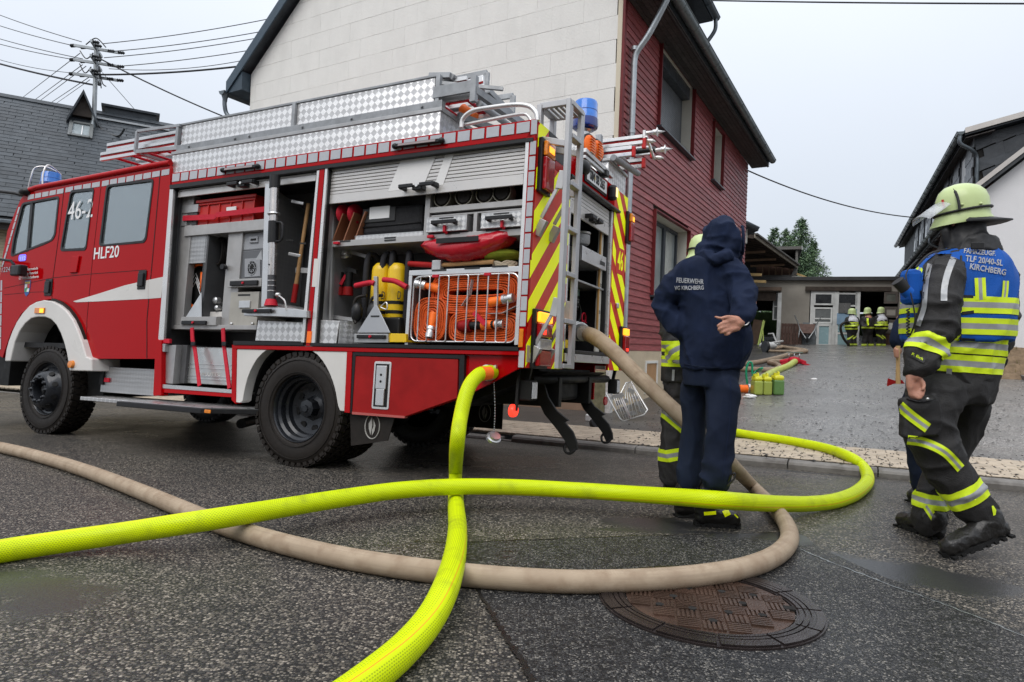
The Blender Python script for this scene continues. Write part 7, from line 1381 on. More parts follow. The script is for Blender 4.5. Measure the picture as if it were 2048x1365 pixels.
# ================================================================ HOSES AND THINGS ON THE GROUND
def hose_mat(name, kind):
    m = bpy.data.materials.new(name); m.use_nodes = True; n, l = ngroup(m); b = n['Principled BSDF']; uv = nd(n, 'ShaderNodeUVMap'); sp = nd(n, 'ShaderNodeSeparateXYZ'); l.new(uv.outputs[0], sp.inputs[0]); u, v = sp.outputs[0], sp.outputs[1]
    g = nd(n, 'ShaderNodeNewGeometry'); t = nd(n, 'ShaderNodeTexNoise'); t.inputs['Scale'].default_value = 6; t.inputs['Detail'].default_value = 7; l.new(g.outputs['Position'], t.inputs['Vector'])
    def sin_(x, k, ph=0.): return math_(n, l, 'SINE', math_(n, l, 'MULTIPLY_ADD', x, k*2*math.pi, ph))
    if kind == 'y':
        rows = sin_(v, 38); row_i = math_(n, l, 'FLOOR', math_(n, l, 'MULTIPLY', v, 38.)); br = math_(n, l, 'SINE', math_(n, l, 'ADD', math_(n, l, 'MULTIPLY', u, 2*math.pi*80), math_(n, l, 'MULTIPLY', row_i, math.pi)))
        weave = math_(n, l, 'MULTIPLY', math_(n, l, 'GREATER_THAN', rows, .1), math_(n, l, 'GREATER_THAN', br, -.35))
        d1 = math_(n, l, 'ABSOLUTE', math_(n, l, 'SUBTRACT', v, .30)); d2 = math_(n, l, 'ABSOLUTE', math_(n, l, 'SUBTRACT', v, .80)); dm = math_(n, l, 'MINIMUM', d1, d2); band = math_(n, l, 'LESS_THAN', dm, .045); redl = math_(n, l, 'LESS_THAN', dm, .006)
        wv = math_(n, l, 'MULTIPLY', weave, math_(n, l, 'SUBTRACT', 1., band)); c = mixc(n, l, math_(n, l, 'MULTIPLY', wv, .62), (.60, .73, .0), (.17, .23, .01)); c = mixc(n, l, math_(n, l, 'MULTIPLY', redl, .75), c, (.75, .22, .02))
        mr_ = nd(n, 'ShaderNodeMapRange'); mr_.inputs['From Min'].default_value = .54; mr_.inputs['From Max'].default_value = .74; mr_.inputs['To Max'].default_value = .75; l.new(t.outputs[0], mr_.inputs[0]); sm_ = nd(n, 'ShaderNodeTexNoise'); sm_.inputs['Scale'].default_value = 30; l.new(g.outputs['Position'], sm_.inputs['Vector'])
        c = mixc(n, l, math_(n, l, 'MULTIPLY', mr_.outputs[0], sm_.outputs[0]), c, (.12, .15, .02)); h = math_(n, l, 'SUBTRACT', 1., wv); b.inputs['Roughness'].default_value = .42; b.inputs['Emission Color'].default_value = (.55, .75, 0, 1); b.inputs['Emission Strength'].default_value = .03; st = .5  # slight emission added to make the yellow hose look brighter
    else:
        c0 = mixc(n, l, t.outputs[0], (.26, .19, .13), (.46, .37, .27)); t2 = nd(n, 'ShaderNodeTexNoise'); t2.inputs['Scale'].default_value = 14; t2.inputs['Detail'].default_value = 8; l.new(g.outputs['Position'], t2.inputs['Vector'])
        mr_ = nd(n, 'ShaderNodeMapRange'); mr_.inputs['From Min'].default_value = .45; mr_.inputs['From Max'].default_value = .85; mr_.inputs['To Max'].default_value = .75; l.new(t2.outputs[0], mr_.inputs[0]); c = mixc(n, l, mr_.outputs[0], c0, (.20, .13, .08))
        streak = nd(n, 'ShaderNodeTexNoise'); cb = nd(n, 'ShaderNodeCombineXYZ'); l.new(math_(n, l, 'MULTIPLY', u, 1.2), cb.inputs[0]); l.new(math_(n, l, 'MULTIPLY', v, 14.), cb.inputs[1]); l.new(cb.outputs[0], streak.inputs['Vector']); streak.inputs['Scale'].default_value = 1.5; streak.inputs['Detail'].default_value = 6
        ms = nd(n, 'ShaderNodeMapRange'); ms.inputs['From Min'].default_value = .5; ms.inputs['From Max'].default_value = .75; ms.inputs['To Max'].default_value = .45; l.new(streak.outputs[0], ms.inputs[0]); c = mixc(n, l, ms.outputs[0], c, (.22, .17, .12))
        h = math_(n, l, 'MULTIPLY', sin_(v, 70), sin_(u, 160)); b.inputs['Roughness'].default_value = .6; st = .25
    b.inputs['Specular IOR Level'].default_value = .2; l.new(c, b.inputs['Base Color']); bp = nd(n, 'ShaderNodeBump'); bp.inputs['Strength'].default_value = st; bp.inputs['Distance'].default_value = .0015; l.new(h, bp.inputs['Height']); l.new(bp.outputs[0], b.inputs['Normal']); return m
M_hy = hose_mat('yellow_woven_hose', 'y'); M_hb = hose_mat('beige_canvas_hose', 'b')
def hose(name, pts, r, m, n=26, seg=7, tw=0., **k):
    P = spline(pts, seg); K = len(P); rr = [r]*K if not hasattr(r, '__len__') else [float(x) for x in np.interp(np.linspace(0, 1, K), np.linspace(0, 1, len(r)), r)]
    me = bpy.data.meshes.new(name); vs, fs, uvs = [], [], []; t0 = (P[1]-P[0]).normalized(); u = t0.cross(V((0, 0, 1))).normalized(); L = 0; Ls = []
    for i in range(K):
        if i: L += (P[i]-P[i-1]).length
        Ls.append(L); t = (P[min(i+1, K-1)]-P[max(i-1, 0)]).normalized(); u = (u-t*u.dot(t)).normalized(); w = t.cross(u)
        for j in range(n): a = 2*math.pi*j/n+tw*L; vs.append(P[i]+(u*math.cos(a)+w*math.sin(a))*rr[i])
    for i in range(K-1):
        for j in range(n): fs.append((i*n+j, i*n+(j+1) % n, (i+1)*n+(j+1) % n, (i+1)*n+j)); uvs += [(Ls[i], j/n), (Ls[i], (j+1)/n), (Ls[i+1], (j+1)/n), (Ls[i+1], j/n)]
    me.from_pydata(vs, [], fs); ul = me.uv_layers.new(name='UVMap'); ul.data.foreach_set('uv', [c for q_ in uvs for c in q_]); me.materials.append(m); me.polygons.foreach_set('use_smooth', [True]*len(fs)); me.update(); return link(name, me, **k)
def gh(px, py, h): return V(gpix(px, py, lambda x, y: g1(x, y)+h))
def yh(px, py, h): return V(gpix(px, py, lambda x, y: h2(x, y)+h))
def rd(px, py, d): return V(ray(px, py)*d)
rY = .0535
d0 = tw(t3(979, 746, -.03)).y
A_ = [rd(985, 745, d0+.05), rd(974, 745, d0-.03), rd(955, 752, d0-.12), rd(936, 778, d0-.22), rd(922, 830, d0-.32), rd(914, 890, d0-.42)]
A_ += [gh(911, 950, .075), gh(912, 1010, rY), gh(915, 1055, rY), gh(910, 1110, rY+.03), gh(893, 1172, .11), gh(862, 1235, .08), gh(815, 1292, rY+.005), gh(755, 1345, rY), gh(670, 1410, rY), gh(560, 1480, rY)]
hose('delivery_hose', A_, rY, M_hy, label='bright yellow hose hanging from the side outlet and running towards the viewer', cat='hose', tw=.5)
mb = MB(); a, b = A_[0], spline(A_, 7)[7]; a2 = tw(t3(979, 746, -.055)); 
MB().tube([a2, a2.lerp(rd(962, 748, d0-.09), 1.0)], [.052, .056], 22).build('orange_collar', M_sig, label='short orange collar where the yellow hose meets the outlet coupling', cat='hose collar')
Bp = [gh(-130, 1128, rY), gh(0, 1103, rY), gh(110, 1086, rY+.01), gh(250, 1066, .09), gh(360, 1049, .14), gh(450, 1035, .158), gh(560, 1017, .15), gh(690, 996, .15), gh(800, 981, .158), gh(911, 974, .162), gh(1030, 975, .155), gh(1150, 981, .145), gh(1260, 988, .15), gh(1350, 994, .185), gh(1430, 1000, .21), gh(1500, 1005, .17), gh(1560, 1008, .11), gh(1620, 1008, .07), gh(1670, 1002, rY), gh(1712, 986, rY), gh(1735, 962, rY), gh(1728, 937, rY+.01), yh(1700, 915, rY), yh(1650, 897, rY), yh(1570, 881, rY), yh(1490, 869, rY), yh(1430, 856, rY), yh(1400, 835, rY), yh(1415, 800, rY), yh(1450, 781, rY), yh(1484, 775, rY)]
hose('delivery_hose', Bp, rY, M_hy, label='bright yellow hose crossing the whole street and bending back over the kerb', cat='hose', tw=-.35)
rB = .050; inl = tw((2.06, 1.18, 1.30))
Cp = [gh(-140, 868, rB), gh(0, 895, rB), gh(90, 917, rB), gh(180, 945, rB), gh(290, 987, rB), gh(410, 1037, rB), gh(510, 1072, rB), gh(640, 1106, rB), gh(770, 1130, rB), gh(900, 1147, rB), gh(1020, 1158, rB), gh(1150, 1164, rB), gh(1290, 1161, rB), gh(1400, 1152, rB), gh(1490, 1136, rB), gh(1550, 1112, rB), gh(1578, 1082, rB), gh(1573, 1050, rB), gh(1545, 1013, rB), gh(1505, 973, rB), rd(1458, 925, 4.55), rd(1400, 868, 4.62), rd(1335, 808, 4.72), rd(1270, 746, 4.95), rd(1225, 702, 5.2), rd(1192, 676, 5.45), rd(1172, 667, inl.y-.05)]
hose('suction_hose', Cp, [rB]*16+[rB]*4+[.052, .054, .056, .060, .064, .066, .066], M_hb, label='thick dirty beige hose from the rear pump inlet curving across the street', cat='hose')
cpp = [rd(1152, 661, inl.y), rd(1188, 674, 5.5)]; dd = (cpp[1]-cpp[0]).normalized(); MB().lathe([(.075, -.02), (.085, 0), (.085, .04), (.075, .05), (.078, .09), (.09, .095), (.088, .12), (.074, .125), (.076, .14), (.082, .145), (.072, .22)], cpp[0], dd, 24).build('suction_coupling', M_alu, label='silver coupling joining the beige hose to the rear pump inlet', cat='coupling')
# ---- manhole
mc = V(gpix(1415, 1207)); mr_ = .455
n_g = V((.0, 0, 1)); gx_ = V((1, 0, .006)).normalized(); MM = frame(mc+V((0, 0, .006)), V((math.cos(R(-12)), math.sin(R(-12)), .006*math.cos(R(-12))-.035*math.sin(R(-12)))), V((math.sin(R(12)), math.cos(R(12)), -.035)))
M_iron = mat('rusty_iron', (.070, .042, .031), .3, .35, var=.5, vs=7, bump=.3, bs=120, dirt=.3); M_ironw = mat('wet_iron', (.038, .030, .029), .2, .5, var=.4, vs=9, bump=.2, bs=140)
MH = thing('manhole_cover', 'round rusty iron manhole cover with basket weave ribs under the beige hose', 'manhole cover', MM)
MB().lathe([(mr_, -.02), (mr_, .004), (mr_-.02, .006), (.345, .006), (.345, -.004), (.34, -.02)], (0, 0, 0), (0, 0, 1), 72).build('frame_ring', M_ironw, MH)
MB().lathe([(.338, -.02), (.338, .003), (.0, .003)], (0, 0, 0), (0, 0, 1), 72).build('lid', M_iron, MH)
for j, rr in enumerate((.362, .385, .408, .432)):
    nseg = 12
    for s in range(nseg):
        a0, a1 = 2*math.pi*(s+.03+.5*(j % 2)*0)/nseg, 2*math.pi*(s+.97)/nseg; mb = MB(); w = .016 if j < 3 else .03
        for k in range(6):
            t0, t1 = a0+(a1-a0)*k/6, a0+(a1-a0)*(k+1)/6; q4 = [V((math.cos(t)*q_, math.sin(t)*q_, .006)) for t, q_ in ((t0, rr-w/2), (t0, rr+w/2), (t1, rr+w/2), (t1, rr-w/2))]; mb.prism(q4, (0, 0, .006))
        mb.build('ring_rib', M_ironw, MH)
bs_ = .092; RBm = MB()
for k in range(5): RBm.box(-.04, .04, -.036+k*.018-.005, -.036+k*.018+.005, .0, .008)
RBme = RBm.mesh('rib_block', M_iron); 
for i in range(-3, 4):
    for j in range(-3, 4):
        x, y = i*bs_, j*bs_
        if math.hypot(x, y) > .315 or (i == 2 and j in (0,)): continue
        if math.hypot(abs(x)+.03, abs(y)+.03) > .345: continue
        o = link('rib_block', RBme, MH); o.matrix_local = Matrix.Translation((x, y, .003))@Matrix.Rotation(math.pi/2*((i+j) % 2), 4, 'Z')
MB().box(.155, .235, -.06, .06, .003, .010).build('name_plate', M_iron, MH, .002); MB().box(.30, .345, -.02, .02, .003, .0115).build('lifting_slot', M_blk, MH)
for i, a_ in enumerate(np.linspace(0, 6.283, 13)[:-1]):
    for q_ in ((.23,) if i % 2 else (.14,)): MB().lathe([(.017, 0), (.017, .0085)], (math.cos(a_)*q_, math.sin(a_)*q_, .003), (0, 0, 1), 12).build('vent_hole', M_blk, MH)
# ---- distributor, far hoses
M_can = mat('canister_yellow', (.62, .60, .03), .35, var=.05, coat=.2); M_cang = mat('canister_green', (.30, .36, .07), .3, var=.1, coat=.3); M_cand = mat('canister_dark', (.10, .20, .06), .3, var=.1, coat=.3)
dc = yh(1588, 722, .12); DS = thing('hose_distributor', 'bright red hose distributor with three valve wheels on the yard', 'distributor', Matrix.Translation(dc))
MB().ell((0, 0, 0), (.20, .15, .12), nu=14, nv=9).build('body', M_reds, DS)
for s in (-1, 0, 1): MB().tube([(s*.12, .02, 0), (s*.36, .10, -.05)], [.08, .06], 10).build('outlet', M_reds, DS); MB().tube([(s*.14, 0, .08), (s*.16, 0, .22)], .018, 6).build('spindle', M_alu, DS); MB().tube([V((s*.17+.08*math.cos(t), .04*math.sin(t), .24)) for t in np.linspace(0, 6.283, 13)[:-1]], .012, 5, closed=True).build('valve_wheel', mat('wheel_green', (.12, .2, .17), .5), DS)
for s in (-1, 1): MB().bar((s*.2, -.05, -.05), (s*.42, -.1, -.12), .05).build('foot', M_reds, DS)
hose('delivery_hose', [yh(1517, 762, .06), yh(1545, 745, .06), yh(1575, 733, .06), dc-V((.02, .1, .02))], .085, mat('pale_green_hose', (.50, .56, .14), .5, var=.15, vs=6), label='pale green hose running from the canisters to the red distributor', cat='hose')
hose('fire_hose', [yh(1450, 729, .06), yh(1500, 727, .06), yh(1530, 722, .06), yh(1560, 715, .06), yh(1590, 706, .06), yh(1612, 703, .07), yh(1601, 700, .06), yh(1580, 697, .06), yh(1563, 694, .06)], .075, M_hb, label='beige hose snaking across the yard, the long upper one', cat='hose')
hose('fire_hose', [yh(1450, 737, .06), yh(1500, 739, .06), yh(1545, 740, .06), yh(1559, 735, .06), yh(1552, 729, .06), yh(1539, 726, .06), yh(1550, 723, .06), yh(1575, 723, .06), dc+V((-.2, 0, -.03))], .07, M_hb, label='beige hose with a tight double bend left of the red distributor', cat='hose')
hose('fire_hose', [yh(1565, 695, .06), yh(1535, 701, .06), yh(1560, 703, .06), yh(1600, 701.5, .06), yh(1575, 696, .06), yh(1540, 693, .06)], .05, M_hb, label='beige hose zigzagging near the workshop doorway', cat='hose')
p = yh(1531, 694, .2); o = MB().lathe([(0, -.05), (.22, -.05), (.25, 0), (.22, .05), (0, .05)], (0, 0, 0), (1, .2, 0), 14).build('hand_cart_wheel', M_ins, mw=Matrix.Translation(p), label='small dark wheel of a toppled cart beside the zigzag hose', cat='wheel'); q_ = yh(1536, 692, .2); mb = MB().ell((0, 0, 0), (.35, .2, .15), nu=10, nv=7); mb.tube([(-.2, 0, .05), (.6, .1, .2)], .04, 6); mb.build('toppled_cart', M_wh, mw=Matrix.Translation(q_), label='pale toppled cart lying in front of the dark doorway', cat='cart')
# ---- canisters
def canister(px0, px1, pyt, pyb, m_lo, lab_, k):
    c = yh((px0+px1)/2, pyb-3, 0.); w = (px1-px0)/FL*c.y; h = (pyb-pyt)/FL*c.y; r = thing('canister', lab_, 'canister', Matrix.Translation(c))
    n_ = 2 if k == 0 else 1
    for i in range(n_):
        x0 = -w/2+w*i/n_; x1 = x0+w/n_-.01; MB().box(x0, x1, -.12, .12, .0, h*.66).build('body', m_lo, r, .03); MB().box(x0+.002, x1-.002, -.118, .118, h*.62, h*.86).build('upper_body', M_can, r, .045)
        MB().lathe([(.045, 0), (.045, .05), (.0, .055)], ((x0+x1)/2-.04, -.02, h*.84), (0, 0, 1), 12).build('screw_cap', M_can, r); MB().tube(spline([((x0+x1)/2+.0, -.06, h*.84), ((x0+x1)/2+.01, -.03, h*.97), ((x0+x1)/2+.02, .06, h*.97), ((x0+x1)/2+.02, .09, h*.84)], 5), .018, 8).build('handle', M_can, r)
canister(1504, 1541, 750, 793, M_cang, 'yellow canister with olive green liquid, the left and wider one', 0); canister(1543, 1565, 747, 793, M_cand, 'yellow canister with dark green liquid, the right and narrower one', 1)
c = yh(1489, 778, .08); VC = thing('foam_mixer', 'red foam mixer with silver rings joined to the end of the yellow hose', 'foam mixer', Matrix.Translation(c)); MB().tube([(-.1, 0, 0), (.06, 0, 0)], [.075, .08], 14).build('orange_sleeve', M_sig, VC); MB().lathe([(.085, 0), (.1, .01), (.1, .06), (.08, .07)], (.05, 0, 0), (1, 0, 0), 16).build('ring', M_alu, VC); MB().tube([(.12, 0, 0), (.34, .02, .0)], [.07, .055], 12).build('mixer_body', M_reds, VC)
hose('pickup_tube', [c+V((.05, 0, .1)), c+V((.02, 0, .35)), c+V((.06, 0, .52)), c+V((.13, 0, .50)), c+V((.14, 0, .3))], .022, mat('tube_green', (.01, .25, .13), .35, coat=.3), label='green suction tube standing in a loop beside the canisters', cat='tube')
hose('pickup_tube', [c+V((.14, 0, .26)), c+V((.22, 0, .36)), c+V((.34, 0, .42)), yh(1510, 754, .0)], .02, MATS['tube_green'], label='green suction tube arching into the left canister', cat='tube')
# ---- folded wire step, caps
c0 = yh(1247, 842, 0.); GS = thing('folding_wire_step', 'folded steel wire grating leaning at the house corner behind the engine', 'grating', Matrix.Translation(c0)); D_ = c0.y
def rl(px, py, dy=0.): return V(ray(px, py)*(D_+dy))-c0
M_wire2 = mat('bright_wire', (.55, .55, .54), .35, .6, var=.1)
F1 = [rl(1222, 778, .25), rl(1212, 788, .1), rl(1240, 838, 0), rl(1247, 843, 0), rl(1262, 838, .02), rl(1236, 790, .25)]; F2 = [rl(1252, 766, .3), rl(1262, 764, .32), rl(1295, 820, .1), rl(1288, 830, .05), rl(1262, 838, .02), rl(1240, 790, .2)]
MB().tube(F1, .012, 6, closed=True).build('frame', M_wire2, GS); MB().tube(F2, .012, 6, closed=True).build('frame', M_wire2, GS)
for k in range(5): t = k/4; MB().tube([rl(1222+t*18, 780+t*6, .2), rl(1243+t*20, 840-t*3, .01)], .006, 5).build('wire', M_wire2, GS)
for k in range(6): t = k/5; MB().tube([rl(1250+t*12, 768-t*3, .3), rl(1252+t*38, 840-t*16, .05)], .006, 5).build('wire', M_wire2, GS)
for k in range(4):
    a = rl(1228+k*8, 792+k*12, .15); MB().obox(a+V((.06, 0, 0)), (.09, .0, .03), (0, .004, 0), (-.015, 0, .03)).build('grip_plate', M_alud, GS, .002); a = rl(1262+k*7, 782+k*13, .2); MB().obox(a, (.05, .0, -.02), (0, .004, 0), (.012, 0, .03)).build('grip_plate', M_alud, GS, .002)
c = yh(1191, 848, .05); MB().lathe([(.07, -.04), (.085, -.03), (.085, .03), (.07, .035), (.06, .0), (.0, .0)], (0, 0, 0), (.45, -.75, .45), 20).build('blanking_plug', M_chas, mw=Matrix.Translation(c), label='black hollow plug lying on the pavement behind the engine', cat='plug')
c = yh(1180, 836, .05); MB().lathe([(.0, -.04), (.07, -.04), (.07, .04), (.06, .05), (0, .05)], (0, 0, 0), (0, 0, 1), 16).build('blanking_plug', M_wh, mw=Matrix.Translation(c), label='white round plug next to the black one on the pavement', cat='plug')
c = V(ray(1340, 766)*11.2); HL = thing('grey_housing', 'grey rounded housing on a dark foot beside the house plinth', 'housing', Matrix.Translation(c-V((0, 0, .4)))); MB().ell((0, 0, .4), (.14, .1, .065), nu=14, nv=8).build('housing', mat('housing_grey', (.3, .3, .3), .4, .3), HL); MB().tube([(.05, 0, 0), (.05, 0, .36)], [.12, .06], 10).build('foot', M_chas, HL)
# ================================================================ PEOPLE
CR_, CU_, CF_ = V(CM@[1, 0, 0]), V(CM@[0, -1, 0]), V(CM@[0, 0, 1])
DG = bpy.context.evaluated_depsgraph_get
class Blob:                                           # overlapping tapered shapes fused into one continuous skin
    def __init__(s): s.mb = MB()
    def chain(s, pts, n=18, sub=5):
        P = [V(p[:3]) if not isinstance(p[0], (V,)) else p[0] for p in pts]; r = [p[-1] for p in pts]; Q = spline(P, sub); K = len(Q); rr = np.interp(np.linspace(0, len(P)-1, K), range(len(P)), r); s.mb.tube(Q, list(rr), n)
        for c, q_ in ((P[0], r[0]), (P[-1], r[-1])): s.mb.ell(c, (q_*.98,)*3, nu=14, nv=10)
        return s
    def pch(s, pts, **k): return s.chain([(rd(*p[:3]), p[3]) for p in pts], **k)
    def loft(s, rings, ex=.82, ax=None, n=28):
        R_ = []
        for (px, py, d, hw, hd) in rings:
            c = rd(px, py, d); a = (ax or CR_); f = a.cross(V((0, 0, 1))).normalized(); w = hw/FL*d
            R_.append([c+a*w*(abs(math.cos(t))**ex)*(1 if math.cos(t) > 0 else -1)+f*hd*(abs(math.sin(t))**ex)*(1 if math.sin(t) > 0 else -1) for t in np.linspace(0, 2*math.pi, n+1)[:-1]])
        R2 = []
        for i in range(len(R_)-1):
            for k in range(4): t = k/4; R2.append([spl(R_, i, j, t) for j in range(n)])
        R2.append(R_[-1]); vs = [p for r_ in R2 for p in r_]; K = len(R2); up_ = R2[0][0].z > R2[-1][0].z
        fs = [(i*n+j, (i+1)*n+j, (i+1)*n+(j+1) % n, i*n+(j+1) % n) for i in range(K-1) for j in range(n)]; s.mb.add(vs, fs, 0, True); s.mb.add(R2[0], [tuple(range(n-1, -1, -1))]); s.mb.add(R2[-1], [tuple(range(n))]); return s
    def mesh(s, vox, smooth=6):
        me = s.mb.mesh('blob', []); bm = bmesh.new(); bm.from_mesh(me); bmesh.ops.remove_doubles(bm, verts=bm.verts, dist=1e-5); bmesh.ops.recalc_face_normals(bm, faces=bm.faces); bm.to_mesh(me); bm.free()
        o = bpy.data.objects.new('tmp', me); COL.objects.link(o); m_ = o.modifiers.new('r', 'REMESH'); m_.mode = 'VOXEL'; m_.voxel_size = vox; sm = o.modifiers.new('s', 'SMOOTH'); sm.factor = .6; sm.iterations = smooth
        out = bpy.data.meshes.new_from_object(o.evaluated_get(DG())); bpy.data.objects.remove(o); out.polygons.foreach_set('use_smooth', [True]*len(out.polygons)); return out
def spl(R_, i, j, t):
    p0, p1, p2, p3 = R_[max(i-1, 0)][j], R_[i][j], R_[i+1][j], R_[min(i+2, len(R_)-1)][j]; return .5*((2*p1)+(p2-p0)*t+(2*p0-5*p1+4*p2-p3)*t*t+(3*p1-p0-3*p2+p3)*t**3)
def folds(me, amp, f, stretch=.45, zones=(), seed=0., fine=.35):
    amp *= 1.7; zones = [(c, r, k*1.5) for c, r, k in zones]
    n_ = len(me.vertices); co = mesh_arrays(me); no = np.empty(n_*3); me.vertices.foreach_get('normal', no); no = no.reshape(-1, 3); out = co.copy()
    for i in range(n_):
        x, y, z = co[i]; w1 = mnoise.noise(V((x*3+seed, y*3, z*2.2)))*.6; p = V((x*f+w1, y*f+w1, z*f*stretch+seed)); a = (1-abs(mnoise.noise(p)))**4; b = (1-abs(mnoise.noise(p*2.3+V((5, 5, 5)))))**3; h = amp*(a-.35)+amp*fine*(b-.4)
        for (c, r, k) in zones:
            d = (x-c[0])**2+(y-c[1])**2+(z-c[2])**2
            if d < r*r: wz = (1-d/(r*r)); q_ = V((x*f*.7, y*f*.7, z*f*1.5+seed*2)); h += k*wz*((1-abs(mnoise.noise(q_)))**3-.4)
        out[i] += no[i]*h
    me.vertices.foreach_set('co', out.ravel()); me.update(); return me
def bvh_of(me): return BVHTree.FromPolygons([v_.co for v_ in me.vertices], [tuple(p.vertices) for p in me.polygons])
def band(me, parent, name, c, nrm, hw, rad, mats, off=.003, inner=.34, box=None):
    """a tape of yellow / silver / yellow cut out of the cloth itself"""
    c, nrm = V(c), V(nrm).normalized(); bm = bmesh.new(); bm.from_mesh(me)
    far_ = [f for f in bm.faces if abs((f.calc_center_median()-c).dot(nrm)) > hw+.03 or (f.calc_center_median()-c).length > rad]
    bmesh.ops.delete(bm, geom=far_, context='FACES')
    for t in (-1, -inner, inner, 1): bmesh.ops.bisect_plane(bm, geom=list(bm.verts)+list(bm.edges)+list(bm.faces), plane_co=c+nrm*hw*t, plane_no=nrm)
    bmesh.ops.delete(bm, geom=[f for f in bm.faces if abs((f.calc_center_median()-c).dot(nrm)) > hw], context='FACES')
    for f in bm.faces: f.material_index = 1 if abs((f.calc_center_median()-c).dot(nrm)) < hw*inner else 0; f.smooth = True
    bm.normal_update()
    for v_ in bm.verts: v_.co += v_.normal*off
    out = bpy.data.meshes.new(name); bm.to_mesh(out); bm.free(); [out.materials.append(m) for m in mats]; return link(name, out, parent)
def hit(bv, px, py, off=.004):
    d = V(ray(px, py)).normalized(); h = bv.ray_cast(V((0, 0, 0)), d)
    if h[0] is None: return None
    return h[0]-d*off
def decal(bv, parent, name, line_, w, m, off=.004, nx=24, ny=4):
    """tape sewn on the cloth along a line, following its surface"""
    P = [V((a, b, 0)) for a, b in line_]; Q = spline(P, max(2, nx//(len(P)-1))); mb = MB(); rows = []; ww = w if hasattr(w, '__len__') else (w, w)
    for i, q_ in enumerate(Q):
        t = (Q[min(i+1, len(Q)-1)]-Q[max(i-1, 0)]).normalized(); s = V((-t.y, t.x, 0)); wi = ww[0]+(ww[1]-ww[0])*i/(len(Q)-1); rows.append([hit(bv, q_.x+s.x*wi*(k/ny-.5), q_.y+s.y*wi*(k/ny-.5), off) for k in range(ny+1)])
    for i in range(len(rows)-1):
        for k in range(ny):
            q4 = [rows[i][k], rows[i][k+1], rows[i+1][k+1], rows[i+1][k]]
            if any(x is None for x in q4) or max(abs((q4[0]-x).length) for x in q4) > .12: continue
            mb.add(q4, [(0, 1, 2, 3)], 0, True)
    if mb.f: return mb.build(name, m, parent)
def tri_tape(bv, parent, line_, w, **k):
    P = [V((a, b, 0)) for a, b in line_]; n_ = []
    for i, p in enumerate(P): t = (P[min(i+1, len(P)-1)]-P[max(i-1, 0)]).normalized(); n_.append(V((-t.y, t.x, 0)))
    for s, m_ in ((-1, M_ty), (0, M_ts), (1, M_ty)): decal(bv, parent, 'reflective_tape', [(p.x+q_.x*w/3*s, p.y+q_.y*w/3*s) for p, q_ in zip(P, n_)], w/3, m_, **k)
def cloth_text(bv, parent, s, a, b, h, m, off=.005, bold=.01):
    me = text_mesh(s, 1., depth=0, align='LEFT', bold=bold, res=2); bm = bmesh.new(); bm.from_mesh(me); bmesh.ops.triangulate(bm, faces=bm.faces)
    for _ in range(2): bmesh.ops.subdivide_edges(bm, edges=[e_ for e_ in bm.edges if e_.calc_length() > .12], cuts=1, use_grid_fill=False); bmesh.ops.triangulate(bm, faces=bm.faces)
    x0 = min(v_.co.x for v_ in bm.verts); x1 = max(v_.co.x for v_ in bm.verts); a, b = V((*a, 0)), V((*b, 0)); d = b-a; n_ = V((d.y, -d.x, 0)).normalized(); bad = []
    for v_ in bm.verts:
        q_ = a+d*((v_.co.x-x0)/(x1-x0))+n_*h*(v_.co.y)/.7; r_ = hit(bv, q_.x, q_.y, off)
        if r_ is None: bad.append(v_)
        else: v_.co = r_
    bmesh.ops.delete(bm, geom=bad, context='VERTS'); bm.to_mesh(me); bm.free(); me.materials.clear(); me.materials.append(m); return link('lettering', me, parent)
M_ty = mat('tape_yellow', (.60, .76, .02), .5, var=.06, vs=30, emit=.04, ecol=(.6, .8, 0)); M_ts = mat('tape_silver', (.34, .35, .36), .4, .2, var=.1, vs=30)
M_skin = mat('skin', (.48, .24, .17), .5, var=.12, vs=25, bump=.2, bs=120); bsdf = M_skin.node_tree.nodes['Principled BSDF']; bsdf.inputs['Subsurface Weight'].default_value = .15; bsdf.inputs['Subsurface Radius'].default_value = (.01, .004, .002)
M_navy = mat('navy_fleece', (.010, .017, .042), .9, var=.22, vs=5, bump=.3, bs=260, spec=.2); M_navyt = mat('navy_jersey', (.011, .017, .036), .9, var=.2, vs=4, bump=.3, bs=240, spec=.2); M_nomex = mat('charcoal_turnout', (.023, .022, .022), .65, var=.3, vs=6, bump=.5, bs=170, spec=.35); M_nomex2 = mat('wet_sleeve', (.022, .021, .022), .5, var=.3, vs=7, bump=.4, bs=120)
M_vest = mat('vest_blue', (.003, .085, .40), .7, var=.12, vs=5, bump=.35, bs=200); M_boot = mat('boot_leather', (.016, .015, .014), .38, var=.35, vs=12, bump=.4, bs=70, coat=.2); M_sole = mat('boot_sole', (.012, .012, .012), .7, var=.3); M_lume = mat('helmet_lume', (.50, .60, .28), .38, coat=.3, var=.06, vs=9, dirt=.10); M_hblk = mat('helmet_leather', (.02, .02, .021), .55, var=.2, vs=9)
M_txt = mat('print_grey', (.36, .37, .39), .6, var=.12, vs=40); M_visor = mat('visor_plastic', (.75, .78, .8), .12, alpha=.38, coat=.5, var=0)
def put(name, me, m, parent): me.materials.clear(); me.materials.append(m); return link(name, me, parent)
def finger(b, pts, r): b.chain([(V(p), r*(1-.12*i)) for i, p in enumerate(pts)], n=10, sub=3)
